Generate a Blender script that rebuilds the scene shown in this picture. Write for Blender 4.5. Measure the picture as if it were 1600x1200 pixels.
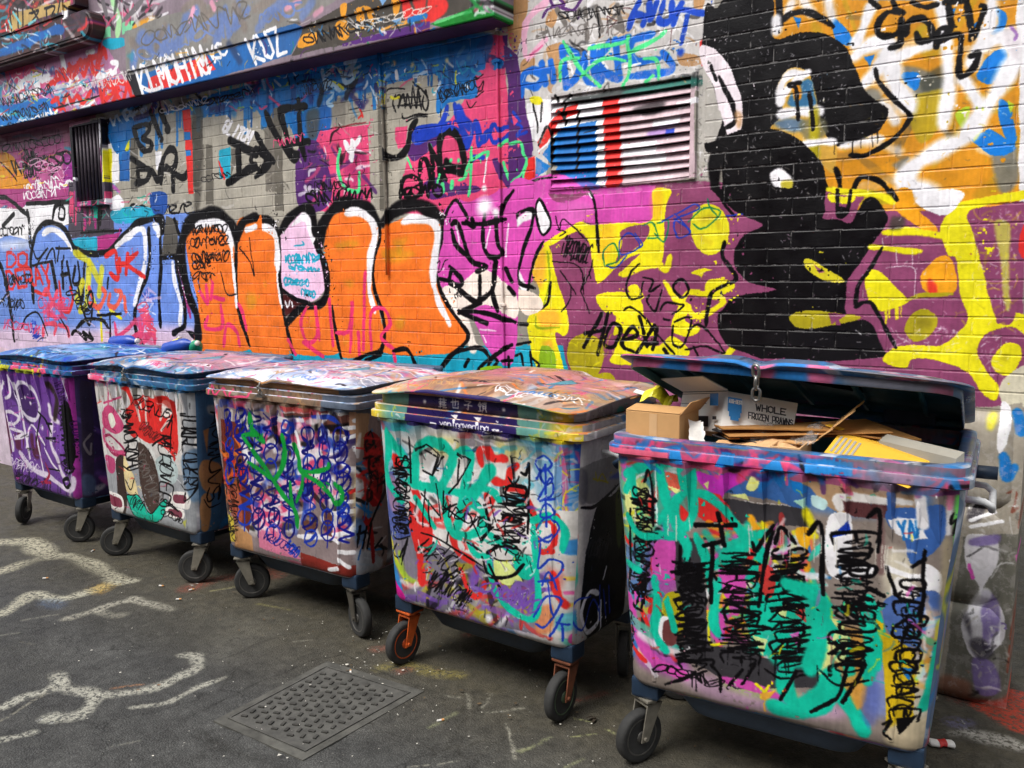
import bpy, bmesh, math, random
import numpy as np
from mathutils import Vector, Matrix

# ---------------------------------------------------------------- camera, sky, sun, exposure
SC = bpy.context.scene
COL = SC.collection
for o in list(bpy.data.objects):
    bpy.data.objects.remove(o)
random.seed(7)
RNG = np.random.RandomState(7)

EYE, FPX, PITCH, ROLL, XV = 1.75, 1292.2, 0.123, 0.005, -1101.3
_psi = math.atan2(800 - XV, FPX)
_fw = np.array([-math.cos(_psi), math.sin(_psi), 0]); _rt = np.array([math.sin(_psi), math.cos(_psi), 0]); _up = np.array([0, 0, 1.0])
_F = _fw * math.cos(PITCH) - _up * math.sin(PITCH)
_U0 = _up * math.cos(PITCH) + _fw * math.sin(PITCH)
_R = _rt * math.cos(ROLL) - _U0 * math.sin(ROLL)
_U = _U0 * math.cos(ROLL) + _rt * math.sin(ROLL)
CAMP = np.array([0, 0, EYE])

cam_d = bpy.data.cameras.new('camera'); cam = bpy.data.objects.new('camera', cam_d); COL.objects.link(cam)
cam_d.sensor_width = 36; cam_d.lens = FPX / 1600 * 36; cam_d.clip_start = 0.05; cam_d.clip_end = 500
cam.matrix_world = Matrix(((_R[0], _U[0], -_F[0], 0), (_R[1], _U[1], -_F[1], 0), (_R[2], _U[2], -_F[2], EYE), (0, 0, 0, 1)))
SC.camera = cam

wd = bpy.data.worlds.new('World'); SC.world = wd; wd.use_nodes = True
nt = wd.node_tree; nt.nodes.clear()
sky = nt.nodes.new('ShaderNodeTexSky'); sky.sky_type = 'NISHITA'; sky.sun_disc = False
SUN_EL, SUN_AZ = math.radians(58), math.radians(200)
sky.sun_elevation = SUN_EL; sky.sun_rotation = SUN_AZ; sky.dust_density = 3.0; sky.air_density = 1.0
hs = nt.nodes.new('ShaderNodeHueSaturation'); hs.inputs['Saturation'].default_value = 0.22
bg = nt.nodes.new('ShaderNodeBackground'); bg.inputs['Strength'].default_value = 0.13
wo = nt.nodes.new('ShaderNodeOutputWorld')
nt.links.new(sky.outputs[0], hs.inputs['Color']); nt.links.new(hs.outputs[0], bg.inputs[0]); nt.links.new(bg.outputs[0], wo.inputs[0])

sl = bpy.data.lights.new('sun', 'SUN'); sl.energy = 1.2; sl.angle = math.radians(24); sl.color = (1, 0.96, 0.9)
so = bpy.data.objects.new('sun', sl); COL.objects.link(so)
# the sun stands behind the camera, to its right: sky rotation is measured from +Y towards +X
_sd = Vector((math.sin(SUN_AZ) * math.cos(SUN_EL), math.cos(SUN_AZ) * math.cos(SUN_EL), math.sin(SUN_EL)))
so.rotation_euler = _sd.to_track_quat('Z', 'Y').to_euler(); so.location = (0, 0, 12)

vs = SC.view_settings; vs.view_transform = 'Standard'; vs.look = 'None'; vs.gamma = 1; vs.use_curve_mapping = False
vs.exposure = 1.1

WALL_Y = 3.78
LEDGE_Y = 3.60

def ray(x, y):
    return _F + _R * (x - 800) / FPX - _U * (y - 600) / FPX
def at(x, y, axis, v):
    """survey: the point of the plane (axis = v) that the photograph shows at pixel x, y"""
    d = ray(x, y); t = (v - CAMP[axis]) / d[axis]; return CAMP + d * t

# ---------------------------------------------------------------- mesh helpers
def link(name, me, mat=None, parent=None):
    o = bpy.data.objects.new(name, me); COL.objects.link(o)
    if mat is not None:
        for m in (mat if isinstance(mat, (list, tuple)) else [mat]): me.materials.append(m)
    if parent is not None: o.parent = parent
    return o
def bm_obj(name, bm, mat=None, parent=None, smooth=False):
    me = bpy.data.meshes.new(name); bm.normal_update(); bm.to_mesh(me); bm.free()
    if smooth:
        for p in me.polygons: p.use_smooth = True
    return link(name, me, mat, parent)
def empty(name, loc=(0, 0, 0), rz=0):
    o = bpy.data.objects.new(name, None); COL.objects.link(o); o.location = loc; o.rotation_euler = (0, 0, rz); o.empty_display_size = .1
    return o
def tag(o, label, cat=None, group=None, kind=None):
    if label: o['label'] = label
    if cat: o['category'] = cat
    if group: o['group'] = group
    if kind: o['kind'] = kind
    return o
def box(bm, x0, x1, y0, y1, z0, z1, bev=0, M=None):
    r = bmesh.ops.create_cube(bm, size=1)
    vs_ = r['verts']
    for v in vs_:
        v.co = Vector((x0 + (v.co.x + .5) * (x1 - x0), y0 + (v.co.y + .5) * (y1 - y0), z0 + (v.co.z + .5) * (z1 - z0)))
    if bev:
        es = list({e for v in vs_ for e in v.link_edges})
        rr = bmesh.ops.bevel(bm, geom=es, offset=bev, segments=2, affect='EDGES', profile=.6)
        vs_ = list({v for f in rr['faces'] for v in f.verts} | {v for v in vs_ if v.is_valid})
    if M is not None:
        for v in vs_: v.co = M @ v.co
    return vs_
def hexa(bm, P):
    """8 corner points: bottom 4 (ccw from above), top 4"""
    v = [bm.verts.new(p) for p in P]
    for f in ((3, 2, 1, 0), (4, 5, 6, 7), (0, 1, 5, 4), (1, 2, 6, 5), (2, 3, 7, 6), (3, 0, 4, 7)):
        bm.faces.new([v[i] for i in f])
    return v
def tube(bm, pts, r, seg=8, cap=True):
    pts = [Vector(p) for p in pts]; rings = []
    n = len(pts); ref = None
    for i, p in enumerate(pts):
        t = (pts[min(i + 1, n - 1)] - pts[max(i - 1, 0)]).normalized()
        if ref is None: ref = Vector((0, 0, 1)) if abs(t.z) < .9 else Vector((1, 0, 0))
        a = (ref - t * ref.dot(t)).normalized(); ref = a; b = t.cross(a)
        rr = r[i] if isinstance(r, (list, tuple)) else r
        rings.append([bm.verts.new(p + (a * math.cos(k * 2 * math.pi / seg) + b * math.sin(k * 2 * math.pi / seg)) * rr) for k in range(seg)])
    for i in range(n - 1):
        for k in range(seg):
            bm.faces.new((rings[i][k], rings[i][(k + 1) % seg], rings[i + 1][(k + 1) % seg], rings[i + 1][k]))
    if cap:
        bm.faces.new(rings[0][::-1]); bm.faces.new(rings[-1])
    return rings
def lathe(bm, prof, axis='x', seg=24, M=None):
    """profile of (radius, offset along axis)"""
    rings = []
    for r, h in prof:
        ring = []
        for k in range(seg):
            a = 2 * math.pi * k / seg; c, s = r * math.cos(a), r * math.sin(a)
            p = Vector((h, c, s)) if axis == 'x' else Vector((c, s, h))
            ring.append(bm.verts.new(M @ p if M is not None else p))
        rings.append(ring)
    for i in range(len(rings) - 1):
        for k in range(seg):
            bm.faces.new((rings[i][k], rings[i][(k + 1) % seg], rings[i + 1][(k + 1) % seg], rings[i + 1][k]))
    bm.faces.new(rings[0][::-1]); bm.faces.new(rings[-1])

# ---------------------------------------------------------------- paint: a small spray-can painter that fills canvases in metres
PAL = dict(K='#0a080b', W='#f1eff2', P='#e24a78', M='#d650b0', U='#54286c', V='#8a4468', Y='#ebe01c', O='#f2782a', G='#aaa496', D='#57534c',
           B='#1874c0', b='#1a3cb4', C='#22a6c4', T='#12c2a2', R='#dd2f2c', L='#7092de', l='#f2cce6', A='#f0a21e', g='#14943a', m='#4fe08a',
           N='#2b1f5c', o='#b0a21c', r='#6f4d3c', S='#c9c5c2', t='#b98d60', v='#7a50b4', w='#ded9d4')
def rgb(c):
    c = PAL.get(c, c); return np.array([int(c[i:i + 2], 16) / 255 for i in (1, 3, 5)], np.float32)
def smooth_pts(P, closed=False, n=7):
    P = np.asarray(P, float)
    if len(P) < 3: return P
    if closed: Q = np.vstack([P[-1], P, P[0], P[1]])
    else: Q = np.vstack([2 * P[0] - P[1], P, 2 * P[-1] - P[-2]])
    out = []; t = np.linspace(0, 1, n, endpoint=False)[:, None]
    for i in range(1, len(Q) - 2):
        a, b, c, d = Q[i - 1], Q[i], Q[i + 1], Q[i + 2]
        out.append(.5 * (2 * b + (c - a) * t + (2 * a - 5 * b + 4 * c - d) * t ** 2 + (3 * b - a - 3 * c + d) * t ** 3))
    out = np.vstack(out)
    return out if closed else np.vstack([out, P[-1]])
def vnoise(h, w, cell, seed):
    """smooth value noise on an h x w grid"""
    r = np.random.RandomState(seed); gh, gw = int(h / cell) + 3, int(w / cell) + 3
    g = r.rand(gh, gw).astype(np.float32)
    y = np.arange(h, dtype=np.float32) / cell; x = np.arange(w, dtype=np.float32) / cell
    yi = y.astype(int); xi = x.astype(int); fy = (y - yi); fx = (x - xi)
    fy = (fy * fy * (3 - 2 * fy))[:, None]; fx = (fx * fx * (3 - 2 * fx))[None]
    a = g[yi][:, xi]; b = g[yi][:, xi + 1]; c = g[yi + 1][:, xi]; d = g[yi + 1][:, xi + 1]
    return (a * (1 - fx) + b * fx) * (1 - fy) + (c * (1 - fx) + d * fx) * fy
FONT = {'A': '00 26 40|12 32', 'B': '00 06|06 36 45 33 03|33 42 41 30 00', 'C': '45 26 05 01 20 41', 'D': '00 06 26 44 42 20 00', 'E': '46 06 00 40|03 33', 'F': '46 06 00|03 33',
        'G': '45 26 05 01 20 41 43 23', 'H': '00 06|40 46|03 43', 'I': '20 26', 'J': '36 31 10 01', 'K': '00 06|46 02 40', 'L': '06 00 40', 'M': '00 06 22 46 40', 'N': '00 06 40 46',
        'O': '26 05 01 20 41 45 26', 'P': '00 06 36 45 43 32 02', 'Q': '26 05 01 20 41 45 26|22 50', 'R': '00 06 36 45 43 32 02|22 40', 'S': '45 26 05 13 33 41 20 01', 'T': '06 46|26 20',
        'U': '06 01 20 41 46', 'V': '06 20 46', 'W': '06 10 24 30 46', 'X': '00 46|06 40', 'Y': '06 23 46|23 20', 'Z': '06 46 00 40', '!': '26 22|20 21', '-': '03 43', '.': '20 21',
        'a': '43 24 03 01 20 41|44 40', 'e': '02 42 43 24 03 01 20 41', 'g': '43 24 03 01 20 41|44 4a 2b 0a', 'i': '24 20|26 25', 'n': '04 00|03 24 43 40', 'y': '04 21|44 0b', 'k': '06 00|34 02 40', 't': '26 20|04 44',
        'o': '24 03 01 20 41 43 24', 'c': '43 24 03 01 20 41', 'd': '46 40|43 24 03 01 20 41', '0': '26 05 01 20 41 45 26', '1': '16 26 20', '2': '05 26 45 00 40', '3': '05 26 45 23 41 20 01', '5': '46 06 04 33 41 20 01', ' ': ''}
def glyph(ch):
    out = []
    for st in FONT.get(ch, '').split('|'):
        if st: out.append([(int(p[0]) / 4, (int(p[1], 16) if p[1] not in 'ab' else (-1 if p[1] == 'a' else -2)) / 6) for p in st.split()])
    return out

class Canvas:
    def __init__(s, x0, x1, z0, z1, mpp, col, alpha=False):
        s.x0, s.z0, s.x1, s.z1, s.mpp = x0, z0, x1, z1, mpp
        s.w, s.h = int(round((x1 - x0) / mpp)), int(round((z1 - z0) / mpp))
        s.a = np.empty((s.h, s.w, 3), np.float32); s.a[:] = rgb(col)
        s.al = np.zeros((s.h, s.w), np.float32) if alpha else None
        s.map = lambda x, y: (x, y); s.ox = s.oy = 0.0; s.sc = 1.0; s.wk = 1.0
    def view(s, ox, oy, sc, mp=None, wk=1.0):
        s.ox, s.oy, s.sc, s.wk = ox, oy, sc, wk
        if mp: s.map = mp
        return s
    def pt(s, p):
        x, z = s.map(s.ox + p[0] / s.sc, s.oy + p[1] / s.sc); return ((x - s.x0) / s.mpp, (z - s.z0) / s.mpp)
    def pts(s, P): return np.array([s.pt(p) for p in P], float)
    def k(s, P):
        c = np.mean(np.asarray(P, float), 0); a = s.pt((c[0], c[1] - 1)); b = s.pt((c[0], c[1] + 1))
        return max(math.hypot(a[0] - b[0], a[1] - b[1]) / 2, 1e-3)
    def comp(s, i0, j0, cov, col):
        h, w = cov.shape; c = cov[..., None]
        if s.al is None:
            s.a[i0:i0 + h, j0:j0 + w] += (col - s.a[i0:i0 + h, j0:j0 + w]) * c; return
        al = s.al[i0:i0 + h, j0:j0 + w]; na = cov + al * (1 - cov); k = np.where(na > 1e-4, cov / np.maximum(na, 1e-4), 1)[..., None]
        s.a[i0:i0 + h, j0:j0 + w] += (col - s.a[i0:i0 + h, j0:j0 + w]) * k; s.al[i0:i0 + h, j0:j0 + w] = na
    def raw_stroke(s, Q, r, col, a=1.0, soft=.25):
        """Q: points in texels; r: half width in texels"""
        r = max(r, .45); e = max(r * soft, .6); m = r + e + 1
        j0 = max(int(Q[:, 0].min() - m), 0); j1 = min(int(Q[:, 0].max() + m) + 1, s.w)
        i0 = max(int(Q[:, 1].min() - m), 0); i1 = min(int(Q[:, 1].max() + m) + 1, s.h)
        if j1 <= j0 or i1 <= i0: return
        cov = np.zeros((i1 - i0, j1 - j0), np.float32)
        if len(Q) == 1: Q = np.vstack([Q, Q + .01])
        ph = Q[0, 0] * .13; nq = len(Q); r_full = r
        for n_, (p, q) in enumerate(zip(Q[:-1], Q[1:])):
            if nq > 6: r = r_full * (1 + .16 * math.sin(n_ * .55 + ph)) * (.78 if n_ in (0, nq - 2) else 1)
            a0 = max(int(min(p[0], q[0]) - m), j0); a1 = min(int(max(p[0], q[0]) + m) + 1, j1)
            b0 = max(int(min(p[1], q[1]) - m), i0); b1 = min(int(max(p[1], q[1]) + m) + 1, i1)
            if a1 <= a0 or b1 <= b0: continue
            X = np.arange(a0, a1, dtype=np.float32)[None] - p[0] + .5; Y = np.arange(b0, b1, dtype=np.float32)[:, None] - p[1] + .5
            dx, dy = q[0] - p[0], q[1] - p[1]; L = dx * dx + dy * dy + 1e-9
            t = np.clip((X * dx + Y * dy) / L, 0, 1)
            d = np.sqrt((X - t * dx) ** 2 + (Y - t * dy) ** 2)
            v = cov[b0 - i0:b1 - i0, a0 - j0:a1 - j0]
            np.maximum(v, np.clip((r - d) / (2 * e) + .5, 0, 1), out=v)
        s.comp(i0, j0, cov * a, rgb(col))
    def stroke(s, P, w, col, a=1.0, soft=.2, smooth=True, closed=False):
        kk = s.k(P) * s.wk; Q = smooth_pts(P, closed) if smooth else np.asarray(P, float)
        if closed and not smooth: Q = np.vstack([Q, Q[:1]])
        elif closed: Q = np.vstack([Q, Q[:1]])
        s.raw_stroke(s.pts(Q), w * kk / 2, col, a, soft)
    def fill(s, P, col, a=1.0, soft=0.0, smooth=True):
        Q = s.pts(smooth_pts(P, True) if smooth and len(P) > 3 else P); pad = int(soft * s.k(P)) + 1
        j0 = max(int(Q[:, 0].min()) - pad, 0); j1 = min(int(Q[:, 0].max()) + pad + 1, s.w)
        i0 = max(int(Q[:, 1].min()) - pad, 0); i1 = min(int(Q[:, 1].max()) + pad + 1, s.h)
        if j1 <= j0 or i1 <= i0: return
        cov = np.zeros((i1 - i0, j1 - j0 + 1), np.float32); n = len(Q); X1, Y1 = Q[:, 0], Q[:, 1]; X2, Y2 = np.roll(X1, -1), np.roll(Y1, -1)
        for i in range(i0, i1):
            y = i + .5; m = (Y1 <= y) != (Y2 <= y)
            if not m.any(): continue
            xs = np.sort(X1[m] + (y - Y1[m]) * (X2[m] - X1[m]) / (Y2[m] - Y1[m])) - j0
            for u, v in zip(xs[0::2], xs[1::2]):
                u = min(max(u, 0), j1 - j0); v = min(max(v, 0), j1 - j0); ui, vi = int(u), int(v)
                if ui == vi: cov[i - i0, ui] += v - u
                else:
                    cov[i - i0, ui] += ui + 1 - u; cov[i - i0, ui + 1:vi] = 1; cov[i - i0, vi] += v - vi
        cov = np.clip(cov[:, :-1], 0, 1)
        rad = int(soft * s.k(P))
        for _ in range(2 if rad > 0 else 0):
            for ax in (0, 1):
                c = np.cumsum(np.pad(cov, [(rad + 1, rad) if x == ax else (0, 0) for x in (0, 1)]), axis=ax)
                cov = (np.take(c, range(2 * rad + 1, c.shape[ax]), ax) - np.take(c, range(0, c.shape[ax] - 2 * rad - 1), ax)) / (2 * rad + 1)
        s.comp(i0, j0, (cov * a).astype(np.float32), rgb(col))
    def text(s, word, p, q, h, w, col, slant=0.0, a=1.0):
        p, q = np.array(p, float), np.array(q, float); d = q - p; n = len(word); up = np.array([d[1], -d[0]]) / max(np.hypot(*d), 1e-6) * h
        for i, ch in enumerate(word):
            for st in glyph(ch):
                s.stroke([p + d * ((i + .08 + .78 * (x + slant * (y - .5))) / n) + up * y for x, y in st], w, col, a, .15, smooth=False)
    def loops(s, p, q, h, w, col, n=12, seed=1, a=1.0, lean=.5):
        """a marker tag: joined loops and zigzags along a base line"""
        r = random.Random(seed); p, q = np.array(p, float), np.array(q, float); d = q - p; L = max(np.hypot(*d), 1e-6)
        up = np.array([d[1], -d[0]]) / L; d = d / L; st = L / n; end = None
        for i in range(n):
            c = p + d * (i + .5) * st + up * h * r.uniform(-.08, .08); ty = r.random(); hh = h * r.uniform(.6, 1.12); ww = w * r.uniform(.75, 1.15); sk = d * st * r.uniform(-.5, .7)
            if ty < .34:      # a long narrow loop
                Q = [c + up * hh * .5 * math.cos(t) + d * st * r.uniform(.5, .62) * math.sin(t) + sk * math.cos(t) for t in np.linspace(.2, 6.6, 10)]
            elif ty < .62:    # zigzag
                Q = [c + up * hh * .5 - d * st * .5 + sk, c - up * hh * .5 - d * st * .15, c + up * hh * .45 + d * st * .1 + sk, c - up * hh * .5 + d * st * .55]
            elif ty < .82:    # hook
                Q = [c + up * hh * .35 + d * st * .5, c + up * hh * .5 - d * st * .1, c + up * hh * .1 - d * st * .5, c - up * hh * .4 - d * st * .2, c - up * hh * .35 + d * st * .5]
            else:             # stem with a flick
                Q = [c - up * hh * .55 - d * st * .2, c + up * hh * .55 + sk * .5, c + up * hh * .2 + d * st * .8]
            if end is not None and r.random() < .7: Q = [end] + Q
            s.stroke(Q, ww, col, a, .15); end = Q[-1]
    def hand(s, word, p, q, h, w, col, seed=1, a=1.0):
        """marker handwriting: stretched letters, rounded corners, uneven size, now and then joined"""
        r = random.Random(seed); p, q = np.array(p, float), np.array(q, float); d = q - p; n = len(word); L = max(np.hypot(*d), 1e-6); up = np.array([d[1], -d[0]]) / L * h
        end = None; sl = r.uniform(-.25, .45)
        for i, ch in enumerate(word):
            k1, k2, o1 = r.uniform(.75, 1.18), r.uniform(.8, 1.15), r.uniform(-.12, .12)
            for st in glyph(ch):
                Q = [p + d * ((i + .05 + .88 * k2 * (x + sl * (y - .5)) + r.uniform(-.06, .06)) / n) + up * (y * k1 + o1 - .5 + r.uniform(-.04, .04)) for x, y in st]
                if end is not None and r.random() < .35: Q = [end] + Q
                s.stroke(Q, w * r.uniform(.7, 1.25), col, a, .15); end = Q[-1]
        if r.random() < .8:
            e = p + d * 1.02 - up * .5; s.stroke([e + up, e + up * .2 + d * .04, e - up * .3 - d * .05], w * .8, col, a, .15)
    def blob(s, p, r, col, a=1.0, soft=.5):
        s.raw_stroke(s.pts([p]), r * s.k([p]), col, a, soft)
    def splat(s, box_, cols, n, size, seed=1, a=.9, asp=2.5):
        """many short random dabs inside a box"""
        r = random.Random(seed); (x0, y0), (x1, y1) = box_
        for _ in range(n):
            c = np.array([r.uniform(x0, x1), r.uniform(y0, y1)]); L = size * r.uniform(.6, asp) * 1.4; an = r.uniform(0, math.pi)
            dv = np.array([math.cos(an), math.sin(an)]) * L
            s.stroke([c - dv, c + np.array([r.uniform(-1, 1), r.uniform(-1, 1)]) * size * .8, c + dv], size * r.uniform(.35, 1.1), r.choice(cols), a * r.uniform(.6, 1), r.uniform(.1, .6))
    def drips(s, p, q, n, L, w, col, seed=1, a=.9):
        r = random.Random(seed)
        for _ in range(n):
            t = r.random(); x = p[0] + (q[0] - p[0]) * t; y = p[1] + (q[1] - p[1]) * t
            s.stroke([(x, y), (x + r.uniform(-1, 1), y + L * r.uniform(.3, 1))], w * r.uniform(.6, 1.2), col, a, .2)
    def run(s, txt):
        """op colour width,alpha,soft : points"""
        for ln in txt.strip().splitlines():
            ln = ln.strip()
            if not ln or ln[0] == '#': continue
            hd, body = ln.split(':', 1); hd = hd.split(); op, col = hd[0], hd[1]; par = [float(v) for v in hd[2].split(',')] if len(hd) > 2 else []
            g = lambda i, dflt: par[i] if len(par) > i else dflt
            for part in body.split(';'):
                tk = part.split()
                if not tk: continue
                P = [tuple(map(float, t.split(','))) for t in tk if ',' in t]; ex = [t for t in tk if ',' not in t]
                if op == 's': s.stroke(P, g(0, 10), col, g(1, 1), g(2, .2))
                elif op == 'l': s.stroke(P, g(0, 10), col, g(1, 1), g(2, .15), smooth=False)
                elif op == 'c': s.stroke(P, g(0, 10), col, g(1, 1), g(2, .2), closed=True)
                elif op == 'f': s.fill(P, col, g(0, 1), g(1, 0))
                elif op == 'F': s.fill(P, col, g(0, 1), g(1, 0), smooth=False)
                elif op == 'b':
                    for p in P: s.blob(p, g(0, 10), col, g(1, 1), g(2, .5))
                elif op == 't': s.text(ex[1].replace('_', ' '), P[0], P[1], float(ex[0]), g(0, 8), col, g(1, 0))
                elif op == 'g': s.loops(P[0], P[1], float(ex[0]), g(0, 8), col, int(ex[1]), int(ex[2]) if len(ex) > 2 else 1)
                elif op == 'h': s.hand(ex[1], P[0], P[1], float(ex[0]), g(0, 8), col, int(ex[2]) if len(ex) > 2 else 1)
                elif op == 'n': s.splat(P, list(col), int(ex[0]), g(0, 10), int(ex[1]) if len(ex) > 1 else 1, g(1, .9))
                elif op == 'd': s.drips(P[0], P[1], int(ex[0]), float(ex[1]), g(0, 4), col, int(ex[2]) if len(ex) > 2 else 1)
    def image(s, name, rag=1.0):
        # uneven coverage, ragged edges, flecks of the coat beneath, then hand the pixels to Blender
        def sh(cell, amp, sd): return (vnoise(s.h, s.w, cell, sd) - .5) * 2 * amp
        q = .0025 / s.mpp * rag; rg = np.random.RandomState(9)
        dy = sh(34, 3 * q, 11) + sh(7, 1.1 * q, 12) + rg.normal(0, .38 * q, (s.h, s.w)); dx = sh(34, 3 * q, 13) + sh(7, 1.1 * q, 14) + rg.normal(0, .38 * q, (s.h, s.w))
        I = np.clip(np.arange(s.h)[:, None] + np.rint(dy).astype(int), 0, s.h - 1); J_ = np.clip(np.arange(s.w)[None] + np.rint(dx).astype(int), 0, s.w - 1)
        s.a = s.a[I, J_]
        if s.al is not None: s.al = s.al[I, J_]
        fl = (vnoise(s.h, s.w, 4, 21) * .6 + vnoise(s.h, s.w, 9, 22) * .4 + (vnoise(s.h, s.w, 60, 23) - .5) * .35) > .86
        s.a[fl] = np.roll(s.a, (int(23 * q), int(37 * q)), (0, 1))[fl]
        streak = vnoise(s.h // 12 + 1, s.w, 3, 24).repeat(12, 0)[:s.h]
        s.a *= (1 + (streak - .5) * .07)[..., None]
        m = (vnoise(s.h, s.w, 28, 3) - .5) * .14 + (vnoise(s.h, s.w, 5, 4) - .5) * .07
        s.a *= (1 + m)[..., None]
        im = bpy.data.images.new(name, s.w, s.h, alpha=s.al is not None)
        px = np.ones((s.h, s.w, 4), np.float32); px[..., :3] = np.clip(s.a, 0, 1)
        if s.al is not None: px[..., 3] = np.clip(s.al, 0, 1)
        im.pixels.foreach_set(px.ravel()); im.update(); im.pack()
        return im

# ---------------------------------------------------------------- materials
def mat(name):
    m = bpy.data.materials.new(name); m.use_nodes = True; nt = m.node_tree
    return m, nt, nt.nodes['Principled BSDF']
def N(nt, t, **kw):
    n = nt.nodes.new(t)
    for k, v in kw.items(): setattr(n, k, v)
    return n
def noise(nt, scale, detail=4, rough=.6, src=None):
    n = N(nt, 'ShaderNodeTexNoise'); n.inputs['Scale'].default_value = scale; n.inputs['Detail'].default_value = detail; n.inputs['Roughness'].default_value = rough
    if src is not None: nt.links.new(src, n.inputs['Vector'])
    return n
def ramp(nt, src, stops):
    r = N(nt, 'ShaderNodeValToRGB'); el = r.color_ramp.elements
    while len(el) < len(stops): el.new(.5)
    for e, (p, c) in zip(el, stops):
        e.position = p; e.color = (c, c, c, 1) if not isinstance(c, (tuple, list)) else (*c, 1)
    nt.links.new(src, r.inputs[0]); return r
def lin(c):
    c = rgb(c); return tuple(float(v / 12.92 if v <= .04045 else ((v + .055) / 1.055) ** 2.4) for v in c)
def bump(nt, bs, src, strength=.3, dist=.004):
    b = N(nt, 'ShaderNodeBump'); b.inputs['Strength'].default_value = strength; b.inputs['Distance'].default_value = dist
    nt.links.new(src, b.inputs['Height']); nt.links.new(b.outputs[0], bs.inputs['Normal']); return b
def plain(name, col, rough=.6, metal=0, var=.25, scale=14, bmp=.15, bdist=.003):
    m, nt, bs = mat(name); tc = N(nt, 'ShaderNodeTexCoord')
    n = noise(nt, scale, 6, .65, tc.outputs['Object']); c = lin(col)
    r = ramp(nt, n.outputs[0], [(.3, tuple(v * (1 - var) for v in c)), (.7, tuple(min(v * (1 + var), 1) for v in c))])
    nt.links.new(r.outputs[0], bs.inputs['Base Color']); bs.inputs['Roughness'].default_value = rough; bs.inputs['Metallic'].default_value = metal
    if bmp: bump(nt, bs, n.outputs[0], bmp, bdist)
    return m
def mix(nt, fac, a, b, mode='MIX'):
    x = N(nt, 'ShaderNodeMix', data_type='RGBA', blend_type=mode)
    for s_, v in ((x.inputs[0], fac), (x.inputs[6], a), (x.inputs[7], b)):
        if hasattr(v, 'is_linked'): nt.links.new(v, s_)
        elif isinstance(v, (int, float)): s_.default_value = v
        else: s_.default_value = (*v, 1)
    return x.outputs[2]
def painted_world(name, im, cv, rough=.42, relief=.5, joint=0.0):
    """paint laid on a surface of the wall, found by the position along the wall and the height"""
    m, nt, bs = mat(name); ge = N(nt, 'ShaderNodeNewGeometry'); sx = N(nt, 'ShaderNodeSeparateXYZ'); nt.links.new(ge.outputs['Position'], sx.inputs[0])
    def rng(o, lo, hi):
        r = N(nt, 'ShaderNodeMapRange', clamp=False); r.inputs[1].default_value = lo; r.inputs[2].default_value = hi; nt.links.new(o, r.inputs[0]); return r.outputs[0]
    cx = N(nt, 'ShaderNodeCombineXYZ'); nt.links.new(rng(sx.outputs[0], cv.x0, cv.x1), cx.inputs[0]); nt.links.new(rng(sx.outputs[2], cv.z0, cv.z1), cx.inputs[1])
    ti = N(nt, 'ShaderNodeTexImage', extension='EXTEND', interpolation='Cubic'); ti.image = im; nt.links.new(cx.outputs[0], ti.inputs[0])
    fine = noise(nt, 90, 5, .7, ge.outputs['Position']); big = noise(nt, 9, 5, .6, ge.outputs['Position'])
    dirt = ramp(nt, big.outputs[0], [(.35, .86), (.65, 1.0)])
    col = mix(nt, .6, ti.outputs[0], dirt.outputs[0], 'MULTIPLY')
    if joint:
        # paint has flaked from the joints: the pale bedding shows in broken lengths
        br = noise(nt, 26, 4, .7, ge.outputs['Position']); f = ramp(nt, br.outputs[0], [(.5, 0), (.6, joint)])
        col = mix(nt, f.outputs[0], col, (.55, .52, .5))
    # chips: pale specks where the coat is knocked off
    ch = noise(nt, 55, 6, .75, ge.outputs['Position']); cf = ramp(nt, ch.outputs[0], [(.70, 0), (.73, .75)])
    col = mix(nt, cf.outputs[0], col, (.5, .48, .46))
    nt.links.new(col, bs.inputs['Base Color'])
    rr = ramp(nt, big.outputs[0], [(.3, rough - .1), (.7, rough + .14)]); nt.links.new(rr.outputs[0], bs.inputs['Roughness'])
    bump(nt, bs, mix(nt, .3, mix(nt, .5, fine.outputs[0], big.outputs[0]), ti.outputs[0]), relief, .006); bs.inputs['Specular IOR Level'].default_value = .22
    return m
# ---------------------------------------------------------------- what is painted on the wall (surveyed from the photograph, laid out in wall metres)
def wmap(x, y):
    p = at(x, y, 1, WALL_Y); return p[0], p[2]
def lmap(x, y):
    p = at(x, y, 1, LEDGE_Y); return p[0], p[2]
CW = Canvas(-9.0, 0.15, 0.0, 4.5, .0025, '#8f8a80')
CW.view(0, 0, 1, wmap)
CW.run('''
F #a6627e : 0,200 170,165 170,350 0,350
F G : 150,170 480,90 800,30 835,335 150,350
n PMWUCK 9,.8 : 0,215 170,340 90 3
F S : 795,0 1115,0 1115,140 870,165 850,300 795,290
F V : 845,285 1600,285 1600,700 845,640
F #d79022 : 1190,0 1600,0 1600,330 1290,330
F L : -60,370 310,330 310,1000 -60,1000
F #1d9fbd : 290,540 880,540 900,640 290,640
F #c9b8c8 : -60,520 310,525 310,1000 -60,1000
''')
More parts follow.
